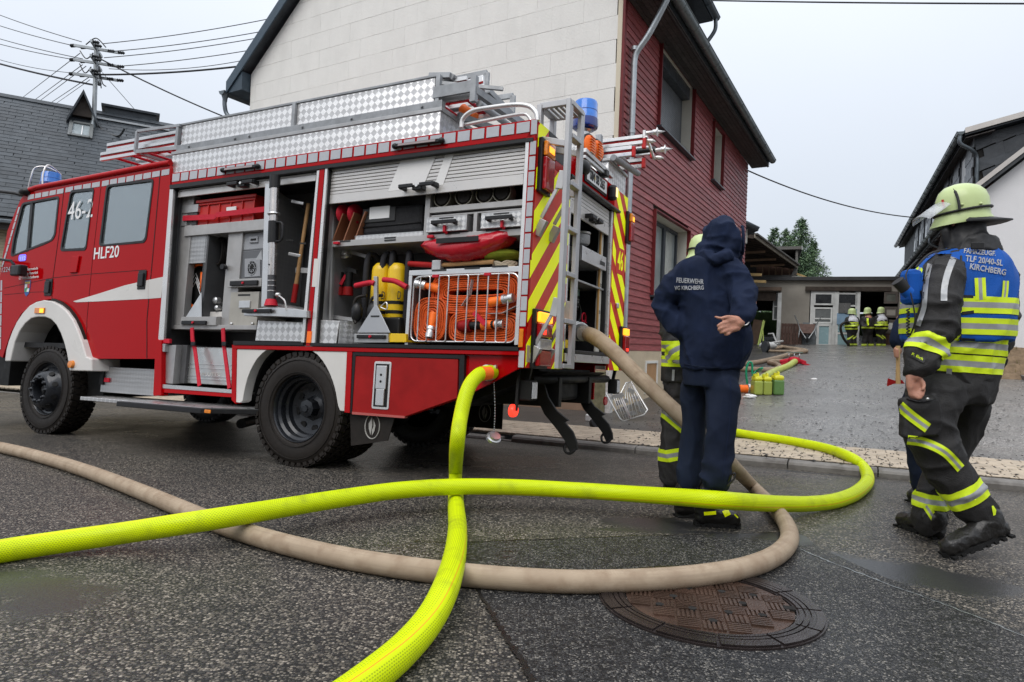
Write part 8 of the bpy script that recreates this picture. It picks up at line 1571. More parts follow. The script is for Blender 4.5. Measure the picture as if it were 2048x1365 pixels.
def boot(parent, toe, heel, top, w, r_top, pitch=None, tag_=None):
    """toe, heel: sole points; top: middle of the shaft opening"""
    toe, heel, top = V(toe), V(heel), V(top); d = (toe-heel); L = d.length; d.normalize(); s = d.cross(V((0, 0, 1))).normalized(); u = s.cross(d).normalized(); b = Blob(); ank = heel+d*L*.22+u*.11
    b.chain([(toe-d*.055+u*.05, .052), (heel+d*L*.55+u*.062, .055), (heel+d*L*.25+u*.062, .056), (heel+d*.05+u*.05, .048)]); b.chain([(heel+d*L*.5+u*.07, .05), (ank, .062), (top, r_top)]); me = b.mesh(.011, 4); folds(me, .004, 16, 1.6); o = put('boot', me, M_boot, parent)
    K = 18; out = []
    for j in range(K): t = 2*math.pi*j/K; x = math.cos(t); out.append(heel+d*(L*.5+L*.5*x)+s*(w*math.sin(t)*(1.0 if x > 0 else .82)))
    sl_ = MB().prism([p+u*.004 for p in out], u*.026); 
    for k in range(8):
        for e_ in (-1, 1): c = heel+d*L*(.08+.12*k)+s*e_*w*.72; sl_.obox(c+u*.006, d*.012, s*w*.25, u*.007)
    sl_.build('sole', M_sole, o); return o
def helmet(parent, c, fwd, up=(0, 0, 1), sc=1., guard=True, simple=False):
    f = V(fwd).normalized(); u = V(up).normalized(); M_ = frame(c, f, u.cross(f)); n = 28; rings = []
    prof = [(1.16, .98, -.07), (1.09, 1.0, -.05), (1.01, 1.0, -.02), (1.0, 1., .0), (1.0, 1., .03), (.97, .97, .085), (.86, .86, .13), (.65, .65, .162), (.33, .33, .180), (.02, .02, .185)]
    mb = MB()
    for kx, ky, z in prof: rings.append([V((.150*kx*sc*math.cos(t)+(.0 if z > -.03 else .012*sc*math.cos(t)), .118*ky*sc*math.sin(t)*(1.12 if z < -.03 else 1), z*sc-(.02*sc*max(0, math.cos(t)) if z < -.03 else 0))) for t in np.linspace(0, 6.2832, n+1)[:-1]])
    for i in range(len(rings)-1):
        for j in range(n): mb.add([rings[i][j], rings[i][(j+1) % n], rings[i+1][(j+1) % n], rings[i+1][j]], [(0, 1, 2, 3)], 0, True)
    mb.add(rings[-1], [tuple(range(n))])
    inner = [p*.93 for p in rings[1]]; mb.add(rings[0]+inner, [(j, n+j, n+(j+1) % n, (j+1) % n) for j in range(n)])
    me = mb.mesh('helmet', M_lume); me.transform(M_); o = link('helmet', me, parent); mb = MB()
    if simple and not guard: return o
    A_ = [V((-.25*sc*abs(math.cos(t))**.6-.02*sc+.10*sc*(1-abs(math.cos(t))), .15*sc*math.sin(t), (-.052-.016*abs(math.sin(t)))*sc)) for t in np.linspace(-1.55, 1.55, 15)]; B_ = [V((-.11*sc*math.cos(t), .112*sc*math.sin(t), -.035*sc)) for t in np.linspace(-1.55, 1.55, 15)]
    for i in range(14): mb.add([A_[i], A_[i+1], B_[i+1], B_[i]], [(0, 1, 2, 3)], 0, True); mb.add([A_[i]+V((0, 0, -.008)), A_[i+1]+V((0, 0, -.008)), B_[i+1]+V((0, 0, -.05*sc)), B_[i]+V((0, 0, -.05*sc))], [(3, 2, 1, 0)], 0, True); mb.add([A_[i], A_[i]+V((0, 0, -.008)), A_[i+1]+V((0, 0, -.008)), A_[i+1]], [(0, 1, 2, 3)])
    if guard: me = mb.mesh('neck_guard', M_hblk); me.transform(M_); link('neck_guard', me, o)
    if simple: return o
    me = MB().tube([V((.156*sc*math.cos(t), .124*sc*math.sin(t), (.008-.02*math.cos(t))*sc)) for t in np.linspace(0, 6.2832, 37)[:-1]], .0075, 7, closed=True).mesh('goggle_strap', M_hblk); me.transform(M_); link('goggle_strap', me, o)
    me = MB().tube([V((.075*sc, .128*sc*math.sin(t), (-.015+.175*math.cos(t))*sc)) for t in np.linspace(-1.5, 1.5, 17)], .008, 6).mesh('visor_frame', M_hblk); me.transform(M_); link('visor_frame', me, o)
    mb = MB(); K = 13
    for i in range(K-1):
        q4 = []
        for (t, e_) in ((i, 0), (i+1, 0), (i+1, 1), (i, 1)): a = -1.2+2.4*t/(K-1); q4.append(V(((.10+.045*math.cos(a)+(.12 if e_ else 0))*sc, .125*sc*math.sin(a), (.07-.05*(1-math.cos(a))-(.085 if e_ else 0))*sc)))
        mb.add(q4, [(0, 1, 2, 3)], 0, True)
    me = mb.mesh('visor', M_visor); me.transform(M_); v_ = link('visor', me, o); v_.modifiers.new('s', 'SOLIDIFY').thickness = .002
    for (a, z) in ((1.2, .03), (1.9, .03), (-1.2, .03), (-1.9, .03)): me = MB().ell((.15*sc*math.cos(a), .118*sc*math.sin(a), z), (.011, .011, .009), nu=8, nv=6).mesh('rivet', M_lume); me.transform(M_); link('rivet', me, o)
    return o
# ---------------------------------------------------------------- the man in the navy hooded top
def man_navy():
    D = 4.05; r = thing('person', 'person in navy hooded top and navy joggers, back turned, hands on hips', 'person', Matrix.Translation(gh(1415, 1045, 0)))
    inv = r.matrix_world.inverted()
    pre = set(bpy.data.objects)
    b = Blob(); b.mb.ell(rd(1452, 478, D-.01), (.085, .10, .115), nu=20, nv=14); b.pch([(1440, 500, D, .06), (1435, 530, D, .07)]); b.loft([(1430, 530, D, 40, .08), (1425, 560, D, 60, .11), (1428, 640, D, 52, .10), (1425, 735, D, 48, .11), (1425, 770, D, 48, .11)])
    b.pch([(1365, 562, D, .05), (1330, 610, D+.08, .045), (1362, 652, D, .038)]); b.pch([(1470, 548, 3.95, .055), (1496, 598, 3.85, .05), (1487, 642, 3.76, .036)]); b.pch([(1395, 755, 4.12, .06), (1387, 850, 4.19, .045), (1381, 985, 4.2, .035)]); b.pch([(1443, 755, 3.99, .06), (1443, 850, 3.95, .05), (1430, 1000, 3.97, .038)])
    h = lambda px, py, d: rd(px, py, d)                # the hand resting on the back of the hip, fingers to the left
    b.chain([(h(1488, 641, 3.765), .031), (h(1476, 646, 3.745), .034)], n=12); b.mb.obox(h(1464, 649, 3.735), CR_*.042, (CU_*.9-CR_*.15).normalized()*.036, CF_*.014); b.chain([(h(1476, 640, 3.74), .024), (h(1459, 641, 3.735), .022)], n=10); b.chain([(h(1474, 656, 3.74), .022), (h(1460, 660, 3.735), .020)], n=10)
    finger(b, [h(1474, 636, 3.735), h(1455, 634, 3.725), h(1442, 637, 3.72), h(1431, 634, 3.725)], .0125)
    finger(b, [h(1455, 645, 3.73), h(1444, 647, 3.715), h(1436, 652, 3.72)], .0115); finger(b, [h(1455, 652, 3.73), h(1444, 656, 3.712), h(1437, 660, 3.72)], .0115); finger(b, [h(1457, 659, 3.73), h(1448, 664, 3.712), h(1441, 666, 3.722)], .011); finger(b, [h(1462, 664, 3.735), h(1456, 669, 3.72), h(1450, 670, 3.725)], .0095)
    body = put('body', b.mesh(.0065, 2), M_skin, r)
    b = Blob(); b.loft([(1427, 502, D, 22, .07), (1424, 514, D, 42, .09), (1420, 528, D, 62, .12), (1417, 545, D, 64, .13), (1420, 580, D, 62, .14), (1425, 620, D, 62, .15), (1430, 665, D, 67, .17), (1431, 700, D, 67, .17), (1425, 722, D, 60, .155), (1422, 738, D, 56, .145)])
    b.pch([(1374, 545, D, .085), (1352, 572, D+.04, .088), (1329, 603, D+.10, .078), (1338, 632, D+.07, .068), (1364, 656, D, .062)]); b.pch([(1455, 534, 3.98, .083), (1472, 560, 3.93, .088), (1484, 588, 3.87, .080), (1486, 611, 3.82, .071), (1485, 632, 3.78, .056), (1485, 643, 3.77, .046)])
    me = b.mesh(.010, 5); el, er = rd(1329, 605, D+.1), rd(1497, 600, 3.85); folds(me, .009, 8, .5, [(el, .2, .014), (er, .22, .016), (rd(1365, 650, D), .14, .012), (rd(1425, 725, D), .25, .008), (rd(1468, 540, 3.9), .14, .010)], 3.1); top = put('hooded_top', me, M_navy, r); bt = bvh_of(me)
    b = Blob(); b.mb.ell(rd(1441, 473, D-.01), (.106, .14, .120), nu=24, nv=16); b.mb.ell(rd(1455, 484, D-.03), (.088, .115, .122), nu=20, nv=14); b.mb.ell(rd(1434, 492, D), (.090, .12, .10), nu=20, nv=14); b.pch([(1408, 512, D-.02, .045), (1425, 517, D-.13, .034), (1447, 515, D-.14, .036), (1466, 512, D-.06, .038)]); b.pch([(1474, 508, D-.02, .036), (1472, 520, D, .042)]); b.pch([(1420, 505, D, .09), (1445, 508, D, .09)])
    me = b.mesh(.009, 4); folds(me, .010, 9, .8, [(rd(1430, 512, D-.1), .16, .014), (rd(1470, 500, D-.08), .12, .010)], 9.4); put('hood', me, M_navy, top); bm_h = me
    MB().tube([rd(1484+3*math.sin(t), 481+28*math.cos(t), D-.03-.07*math.sin(t)) for t in np.linspace(0, 3.14, 12)], .009, 8).build('hood_hem', M_navy, top)
    MB().tube([rd(1366+118*t, 728+7*math.sin(3.14*t)+1*t, D-.16*math.sin(3.14*t)**.6-.004) for t in np.linspace(.02, .98, 24)], .003, 6).build('hem_seam', M_navyt, top)
    MB().tube([V(p) for p in [rd(1489+9*math.cos(t), 642+9*math.sin(t)*1.0, 3.765-.04*math.sin(t+.6)) for t in np.linspace(0, 6.2832, 19)[:-1]]], .004, 6, closed=True).build('bracelet', M_chr, r)
    cloth_text(bt, top, 'FEUERWEHR', (1353, 561), (1407.5, 564.5), 9.5, M_txt, bold=.02); cloth_text(bt, top, 'VG KIRCHBERG', (1349, 577), (1407.5, 576), 8.0, M_txt, bold=.02)
    b = Blob(); b.loft([(1423, 722, D, 50, .13), (1421, 745, D, 53, .135), (1419, 772, D, 51, .13)])
    b.pch([(1392, 775, 4.14, .095), (1387, 850, 4.18, .078), (1382, 905, 4.2, .076), (1379, 945, 4.2, .080), (1378, 966, 4.2, .074), (1379, 974, 4.2, .060)]); b.pch([(1445, 775, 3.98, .104), (1443, 850, 3.95, .092), (1438, 905, 3.95, .086), (1432, 945, 3.96, .092), (1430, 968, 3.97, .086), (1429, 978, 3.97, .066)])
    me = b.mesh(.010, 5); folds(me, .009, 6.5, .30, [(rd(1384, 955, 4.0), .16, .014), (rd(1432, 960, 3.9), .17, .014), (rd(1440, 860, 3.9), .16, .006)], 6.2); tr_ = put('joggers', me, M_navyt, r); bj = bvh_of(me)
    decal(bj, tr_, 'side_seam', [(1462, 752), (1460, 830), (1452, 900), (1444, 960)], 1.4, M_navy, off=.003, nx=20, ny=1); decal(bj, tr_, 'pocket_seam', [(1459, 757), (1461, 775), (1462, 795)], 2.2, M_navy, off=.004, nx=8, ny=1)
    # boots: near one points right, far one half behind it
    g0 = gh(1386, 1050, 0); t0 = gh(1482, 1056, 0); boot(r, t0, g0, rd(1420, 978, 4.02), .052, .058); bo = [o for o in bpy.data.objects if o.name.startswith('boot') and o.parent == r][-1]; bb = bvh_of(bo.data)
    decal(bb, bo, 'yellow_tongue', [(1450, 1020), (1456, 1032)], 13, M_yel, off=.006, nx=4, ny=3); decal(bb, bo, 'yellow_flash', [(1408, 1028), (1432, 1026)], 7, M_yel, off=.005, nx=6, ny=2); decal(bb, bo, 'toe_mark', [(1469, 1029), (1476, 1036)], 3, M_yel, off=.005, nx=3, ny=1)
    MB().tube(spline([rd(1452, 968, 3.9), rd(1463, 950, 3.86), rd(1470, 948, 3.86), rd(1468, 958, 3.86), rd(1455, 972, 3.88)], 5), .006, 6).build('pull_loop', M_boot, bo)
    g0 = gh(1350, 1034, 0); t0 = gh(1390, 1039, 0)+V((.08, .09, .0)); boot(r, t0, g0, rd(1372, 975, 4.2), .05, .06)
    rebase(r, pre)
def rebase(r, pre):                                   # the pieces were made in world space; move them into the figure's own frame
    inv = r.matrix_world.inverted(); seen = set()
    for o in set(bpy.data.objects)-pre:
        if o.type == 'MESH' and o.data.name not in seen: seen.add(o.data.name); o.data.transform(inv)
man_navy()
# ---------------------------------------------------------------- firefighter half hidden behind him
def man_behind():
    D = 4.85; r = thing('person', 'firefighter in dark turnout gear mostly hidden behind the man in navy', 'person', Matrix.Translation(gh(1345, 984, 0))); pre = set(bpy.data.objects)
    b = Blob(); b.mb.ell(rd(1407, 514, D), (.07, .085, .10), nu=18, nv=12); b.pch([(1392, 530, D, .06), (1388, 560, D, .06)]); b.loft([(1388, 545, D, 30, .08), (1382, 600, D, 40, .1), (1376, 740, D, 36, .1)]); b.pch([(1350, 580, D, .05), (1338, 650, D-.05, .045), (1352, 705, D-.1, .035)]); b.pch([(1358, 740, D, .06), (1348, 860, D, .05), (1345, 960, D, .04)]); b.pch([(1395, 740, D, .06), (1395, 860, D, .05), (1392, 960, D, .04)])
    finger(b, [rd(1354, 712, D-.1), rd(1358, 722, D-.1), rd(1360, 730, D-.1)], .03); put('body', b.mesh(.009, 2), M_skin, r)
    b = Blob(); b.loft([(1390, 530, D, 26, .09), (1386, 550, D, 50, .13), (1382, 600, D, 55, .15), (1378, 680, D, 54, .16), (1376, 765, D, 53, .16)], ax=CR_); b.pch([(1345, 570, D, .085), (1338, 620, D-.03, .082), (1340, 665, D-.10, .078), (1356, 700, D-.16, .070), (1364, 716, D-.18, .060)])
    me = b.mesh(.013, 4); folds(me, .010, 7, .7, [(rd(1340, 660, D-.1), .2, .018)], 1.7); jk = put('turnout_jacket', me, M_nomex, r)
    for py in (693, 722): band(me, jk, 'reflective_tape', rd(1376, py, D), CU_, .040, .34, (M_ty, M_ts))
    band(me, jk, 'reflective_tape', rd(1357, 702, D-.16), rd(1364, 716, D-.18)-rd(1350, 690, D-.14), .05, .12, (M_ty, M_ts), .006)
    decal(bvh_of(me), jk, 'grey_tape', [(1347, 740), (1346, 762)], 5, M_ts, off=.008, ny=1)
    b = Blob(); b.loft([(1376, 750, D, 48, .13), (1374, 790, D, 48, .13)]); b.pch([(1357, 780, D, .105), (1350, 850, D-.02, .098), (1347, 905, D-.02, .105), (1346, 950, D, .10)]); b.pch([(1395, 780, D, .10), (1395, 850, D, .10), (1393, 945, D, .10)])
    me = b.mesh(.013, 4); folds(me, .010, 7, .5, [(rd(1348, 850, D), .2, .014)], 2.7); tr_ = put('turnout_trousers', me, M_nomex, r); band(me, tr_, 'reflective_tape', rd(1347, 905, D-.02), CU_+CR_*-.2, .045, .16, (M_ty, M_ts)); band(me, tr_, 'reflective_tape', rd(1350, 845, D-.02), CU_+CR_*.9, .04, .15, (M_ty, M_ts)); band(me, tr_, 'reflective_tape', rd(1393, 905, D), CU_, .045, .16, (M_ty, M_ts))
    boot(r, gh(1362, 984, 0), gh(1328, 982, 0), rd(1346, 945, D), .055, .085); boot(r, gh(1398, 980, 0)+V((.1, .1, 0)), gh(1380, 980, 0), rd(1392, 945, D), .055, .085)
    helmet(r, rd(1405, 508, D), (.75, .55, -.05), sc=.8, guard=False); rebase(r, pre)
man_behind()
# ---------------------------------------------------------------- walking firefighter in the blue vest
def man_vest():
    D = 3.72; r = thing('person', 'walking firefighter in blue lettered vest, charcoal turnout gear and pale green helmet', 'person', Matrix.Translation(gh(1890, 1095, 0))); pre = set(bpy.data.objects)
    b = Blob(); b.mb.ell(rd(1917, 446, D), (.078, .08, .11), nu=20, nv=14); b.pch([(1922, 470, D, .06), (1930, 510, D, .065)]); b.loft([(1930, 510, D, 40, .1), (1925, 580, D, 62, .12), (1915, 700, D, 58, .11), (1905, 790, D, 60, .12)]); b.pch([(1893, 550, D-.16, .055), (1872, 650, D-.20, .05), (1833, 742, D-.24, .036)]); b.pch([(2000, 560, D+.1, .05), (2000, 680, D+.15, .045), (1968, 760, D+.12, .034)])
    b.pch([(1880, 790, D-.08, .075), (1872, 905, D-.1, .06), (1958, 1030, D-.16, .045)]); b.pch([(1925, 790, D+.12, .075), (1900, 900, D+.16, .06), (1856, 1030, D+.10, .045)])
    q_ = D-.25; h = lambda px, py, dd=0.: rd(px, py, q_+dd)   # near hand: relaxed, fingers down and curled
    b.chain([(h(1831, 740), .034), (h(1829, 752), .036)], n=12); b.mb.obox(h(1829, 765), (CR_*.9+CU_*.1).normalized()*.036, (CU_*.95-CR_*.15).normalized()*.042, CF_*.016); b.chain([(h(1820, 756, .0), .022), (h(1821, 775, .0), .021)], n=10); b.chain([(h(1837, 757), .022), (h(1839, 774), .020)], n=10)
    finger(b, [h(1819, 775), h(1821, 790), h(1829, 799), h(1836, 799, -.01)], .0125); finger(b, [h(1826, 776), h(1829, 791, -.015), h(1838, 797, -.025), h(1843, 794, -.03)], .0125); finger(b, [h(1833, 776), h(1838, 788, -.02), h(1845, 791, -.03), h(1847, 787, -.034)], .0118); finger(b, [h(1839, 773), h(1844, 781, -.02), h(1848, 783, -.03), h(1849, 779, -.034)], .0105); finger(b, [h(1838, 757, -.01), h(1846, 765, -.025), h(1848, 773, -.035), h(1845, 779, -.04)], .0125)
    h = lambda px, py, dd=0.: rd(px, py, D+.12+dd); b.mb.ell(h(1968, 768), (.03, .02, .036), nu=12, nv=8)
    for k, (px, py) in enumerate(((1962, 787), (1967, 790), (1972, 788), (1975, 783))): finger(b, [h(1962+k*4, 772), h(px, py-6), h(px-1, py)], .0115)
    finger(b, [h(1976, 768), h(1978, 776), h(1976, 783)], .011); body = put('body', b.mesh(.0065, 2), M_skin, r)
    # turnout jacket
    b = Blob(); tor = [(1933, 492, D, 36, .10), (1933, 508, D, 56, .13), (1927, 528, D, 75, .155), (1922, 560, D, 86, .17), (1917, 610, D, 89, .18), (1912, 665, D, 89, .18), (1907, 720, D, 84, .17), (1901, 768, D, 78, .16)]; b.loft(tor)
    arm = [(1893, 545, D-.13, .092), (1885, 580, D-.18, .098), (1878, 625, D-.21, .098), (1870, 665, D-.22, .095), (1852, 700, D-.24, .086), (1839, 727, D-.25, .074), (1834, 738, D-.25, .062)]; b.pch(arm); b.pch([(1998, 555, D+.08, .09), (2005, 620, D+.14, .085), (1992, 690, D+.18, .078), (1972, 750, D+.14, .062)])
    me = b.mesh(.0105, 5); folds(me, .010, 7.5, .7, [(rd(1875, 660, D-.3), .22, .022), (rd(1845, 725, D-.28), .14, .014), (rd(1893, 570, D-.25), .16, .010)], 4.4); jk = put('turnout_jacket', me, M_nomex, r); bj = bvh_of(me); jm = me
    for py in (690.5, 727): band(me, jk, 'reflective_tape', rd(1908, py, D), CU_*1+CR_*.07, .049, .335, (M_ty, M_ts), .004)
    a0, a1 = rd(1852, 700, D-.24), rd(1838, 727, D-.25); band(me, jk, 'reflective_tape', rd(1858, 698, D-.24), rd(1868, 668, D-.22)-rd(1846, 720, D-.25), .046, .155, (M_ty, M_ts), .006)
    decal(bj, jk, 'grey_tape', [(1909, 512), (1896, 545), (1889, 575), (1888, 602)], 13, M_ts, off=.007, ny=3); decal(bj, jk, 'grey_tape', [(1860, 528), (1853, 560), (1850, 590), (1848, 615), (1840, 640), (1836, 652)], 10, M_ts, off=.007, ny=3); decal(bj, jk, 'grey_tape', [(1899, 738), (1897, 757)], 11, M_ts, off=.008, ny=3)
    decal(bj, jk, 'name_patch', [(1820, 707), (1850, 722)], 11, M_hblk, off=.008); cloth_text(bj, jk, 'P. Eich', (1824, 708), (1846, 719), 5.2, M_ty, off=.011, bold=.02)
    b = Blob(); b.loft([(1938, 474, D, 40, .12), (1938, 490, D, 46, .135), (1937, 508, D, 56, .15)])
    me = b.mesh(.010, 4); folds(me, .006, 12, .8, [], 2.); put('collar', me, M_hblk, jk); MB().obox(rd(1955, 492, D-.17), CR_*.035, CU_*.02, CF_*.008).build('collar_tab', M_hblk, jk, .005)
    # vest: back and side panels over the jacket
    b = Blob(); vr = [(1935, 499, D, 48, .13), (1932, 514, D, 70, .16), (1927, 535, D, 85, .185), (1922, 565, D, 95, .20), (1917, 610, D, 99, .21), (1913, 650, D, 99, .21), (1911, 682, D, 97, .205)]; b.loft(vr); me = b.mesh(.010, 4); folds(me, .007, 6, .35, [(rd(1975, 640, D-.1), .2, .006)], 7.7, .15)
    bm = bmesh.new(); bm.from_mesh(me); C_ = [rd(*p[:3]) for p in arm]; 
    kill = []
    for f in bm.faces:
        c = f.calc_center_median(); px, py = proj(c)
        near = (c-rd(1922, py, D)).dot(CF_) < 0
        if near and 1846 < px < 1903+max(0, (py-560))*.12 and py > 508 and py < 700: kill.append(f)
        elif py < 496 or (py > 686): kill.append(f)
        elif (not near) and 1995 < px < 2040 and py < 640 and False: kill.append(f)
    bmesh.ops.delete(bm, geom=kill, context='FACES'); bm.to_mesh(me); bm.free(); me.polygons.foreach_set('use_smooth', [True]*len(me.polygons)); vs_ = put('vest', me, M_vest, r); bv = bvh_of(me)
    for py in (614.5, 655): band(me, vs_, 'reflective_tape', rd(1918, py, D), CU_*1+CR_*.03, .046, .345, (M_ty, M_ts), .004)
    tri_tape(bv, vs_, [(1960, 556), (1961, 575), (1962, 600)], 22, off=.006); tri_tape(bv, vs_, [(2012, 562), (2011, 580), (2008, 603)], 12, off=.006); tri_tape(bv, vs_, [(1840, 535), (1832, 560), (1826, 598)], 14, off=.006)
    cloth_text(bv, vs_, 'FAHRZEUGF.', (1928, 502), (1992, 508), 9.5, M_txt, off=.008, bold=.025); cloth_text(bv, vs_, 'TLF 20/40-SL', (1931, 517), (2006, 527), 11.5, M_txt, off=.008, bold=.025); cloth_text(bv, vs_, 'KIRCHBERG', (1940, 533), (2012, 546), 11.5, M_txt, off=.008, bold=.025)
    for (a, b_) in (((1921, 593), (1947, 594)), ((1924, 627), (1948, 624)), ((1921, 679), (1950, 681))): decal(bv, vs_, 'hook_tape', [a, b_], 6, M_hblk, off=.005)
    for e_ in (1,): MB().tube([p for p in [hit(bv, 1916+(py-505)*.03+(6 if py < 530 else 0), py, .004) for py in range(512, 684, 6)] if p], .005, 6).build('vest_binding', M_hblk, vs_)
    # radio, lamp, coiled cord
    MB().obox(rd(1822, 575, D-.12), CR_*.045, CU_*.10, CF_*.05).build('chest_pouch', M_vest, r, .03); lp = MB().tube([rd(1812, 582, D-.2), rd(1795, 562, D-.2)], [.030, .034], 14).build('chest_lamp', M_hblk, r); MB().tube([rd(1818, 588, D-.2), rd(1810, 580, D-.2)], .032, 12).build('lamp_sleeve', M_vest, lp)
    MB().tube([rd(1816+3*math.cos(t*9), 618+t*9, D-.2+.012*math.sin(t*9)) for t in np.linspace(0, 6.2, 130)], .004, 5).build('coiled_cord', M_hblk, r); MB().tube(spline([rd(1835, 520, D-.15), rd(1812, 548, D-.2), rd(1822, 590, D-.23), rd(1830, 640, D-.24), rd(1820, 672, D-.2)], 6), .004, 5).build('microphone_cord', M_hblk, r); MB().tube(spline([rd(1900, 498, D-.12), rd(1860, 508, D-.16), rd(1832, 535, D-.18)], 6), .006, 6).build('strap', M_hblk, r)
    # trousers
    b = Blob(); b.loft([(1905, 745, D, 78, .15), (1903, 775, D, 80, .16), (1900, 805, D, 72, .15)]); b.pch([(1872, 790, D-.07, .142), (1860, 835, D-.10, .138), (1866, 880, D-.12, .126), (1884, 925, D-.13, .113), (1918, 972, D-.15, .104), (1948, 1010, D-.17, .098), (1962, 1030, D-.18, .085)])
    b.pch([(1932, 790, D+.10, .13), (1922, 850, D+.15, .113), (1896, 920, D+.17, .098), (1870, 975, D+.14, .092), (1857, 1025, D+.10, .088), (1856, 1045, D+.09, .077)]); b.mb.obox(rd(1838, 835, D-.22), (CR_*1).normalized()*.10, CU_*.105, CF_*.035)
    me = b.mesh(.0105, 5); folds(me, .010, 6.5, .6, [(rd(1870, 890, D-.2), .2, .022), (rd(1945, 1010, D-.2), .16, .018), (rd(1875, 990, D+.05), .2, .016), (rd(1900, 800, D-.15), .2, .010)], 5.9); tr_ = put('turnout_trousers', me, M_nomex, r); bt = bvh_of(me)
    band(me, tr_, 'reflective_tape', rd(1926, 984, D-.15), rd(1900, 945, D-.14)-rd(1948, 1012, D-.17)+CR_*-.0, .052, .145, (M_ty, M_ts), .005); band(me, tr_, 'reflective_tape', rd(1864, 1000, D+.12), CU_*1+CR_*.1, .042, .15, (M_ty, M_ts), .005)
    tri_tape(bt, tr_, [(1799, 812), (1822, 832), (1856, 857)], 21, off=.006); tri_tape(bt, tr_, [(1815, 880), (1850, 886), (1890, 905), (1922, 938)], 19, off=.006, nx=30); tri_tape(bt, tr_, [(1852, 1012), (1868, 1036), (1880, 1055)], 15, off=.006); decal(bt, tr_, 'yellow_mark', [(1985, 1012), (1992, 1030)], (3, 12), M_ty, off=.006)
    pk = decal(bt, tr_, 'pocket_flap', [(1806, 789), (1840, 798), (1872, 792)], 12, M_nomex2, off=.012); MB().ell(rd(1855, 798, D-.30), (.008, .008, .008), nu=8, nv=6).build('press_stud', M_alu, tr_)
    boot(r, gh(1800, 1052, 0)+V((0, .02, .0)), gh(1888, 1082, 0), rd(1862, 1035, D+.08), .056, .088)
    toe = gh(1886, 1117, .0); hl_ = rd(2020, 1066, toe.y+.06); boot(r, toe, hl_, rd(1966, 1032, D-.18), .058, .09)
    hm = helmet(r, rd(1925, 427, D), (-1, .18, -.06), (.06, 0, 1), sc=.93); bh = bvh_of(hm.data); cloth_text(bh, hm, '1', (1884, 409), (1889, 408), 15, mat('digit_red', (.5, .03, .02), .5), off=.004, bold=.03)
    b = Blob(); b.loft([(1928, 447, D, 33, .10), (1928, 465, D, 34, .105), (1930, 485, D, 40, .11), (1934, 502, D, 52, .12)]); b.pch([(1893, 447, D-.03, .016), (1891, 470, D-.03, .02), (1897, 492, D-.02, .03)]); me = b.mesh(.010, 3); folds(me, .006, 9, 1.2); put('neck_cloth', me, M_hblk, r); rebase(r, pre)
man_vest()
# ---------------------------------------------------------------- person with the hatchet, behind him
def man_axe():
    D = 4.7; r = thing('person', 'person in dark blue, almost hidden behind the vest wearer, holding a hatchet', 'person', Matrix.Translation(gh(1830, 1000, 0))); pre = set(bpy.data.objects)
    b = Blob(); b.mb.ell(rd(1925, 492, D), (.07, .08, .10)); b.pch([(1922, 510, D, .055), (1915, 560, D, .06)]); b.loft([(1905, 560, D, 40, .1), (1895, 650, D, 42, .1), (1880, 740, D, 40, .1)]); b.pch([(1862, 580, D, .05), (1806, 640, D, .045), (1796, 690, D-.02, .032)]); b.pch([(1848, 740, D, .07), (1838, 860, D, .055), (1840, 975, D, .04)]); b.pch([(1882, 740, D, .07), (1890, 860, D, .055), (1890, 975, D, .04)]); b.mb.ell(rd(1795, 702, D-.03), (.028, .03, .036))
    for k in range(4): finger(b, [rd(1797, 697+k*5, D-.02), rd(1790, 698+k*5, D-.06), rd(1796, 700+k*5, D-.09)], .012)
    put('body', b.mesh(.009, 2), M_skin, r); b = Blob(); b.loft([(1910, 545, D, 45, .12), (1905, 600, D, 50, .14), (1880, 740, D, 48, .14)]); b.pch([(1866, 575, D, .075), (1818, 630, D, .065), (1799, 672, D-.02, .055), (1796, 688, D-.02, .046)]); me = b.mesh(.013, 4); folds(me, .008, 8, .6); put('sweater', me, M_navy, r)
    b = Blob(); b.loft([(1865, 730, D, 46, .13), (1862, 780, D, 46, .13)]); b.pch([(1845, 770, D, .10), (1825, 830, D-.05, .085), (1838, 900, D, .08), (1842, 970, D, .07)]); b.pch([(1885, 770, D, .10), (1892, 960, D, .07)]); me = b.mesh(.013, 4); folds(me, .008, 8, .5); put('trousers', me, M_navyt, r)
    boot(r, gh(1820, 1005, 0), gh(1856, 1000, 0), rd(1842, 965, D), .05, .07); boot(r, gh(1880, 1003, 0), gh(1905, 1000, 0), rd(1892, 965, D), .05, .07); rebase(r, pre)
    c = rd(1796, 765, D-.06); A_ = thing('hatchet', 'hatchet with pale wooden handle and dark red head hanging beside the vest wearer', 'axe', Matrix.Translation(c)); a, b_ = rd(1796, 692, D-.06)-c, rd(1796, 768, D-.06)-c
    MB().tube([a, a.lerp(b_, .5), b_], [.015, .013, .017], 10).build('handle', mat('axe_handle', (.55, .36, .17), .5, var=.15, vs=14), A_); hd = MB().prism([a.lerp(b_, .9)+CR_*.03, b_+CR_*.05, b_-CR_*.03, b_-CR_*.075-CU_*.018, a.lerp(b_, .86)-CR_*.068, a.lerp(b_, .92)-CR_*.02], CF_*.012).build('head', M_redm, A_)
man_axe()
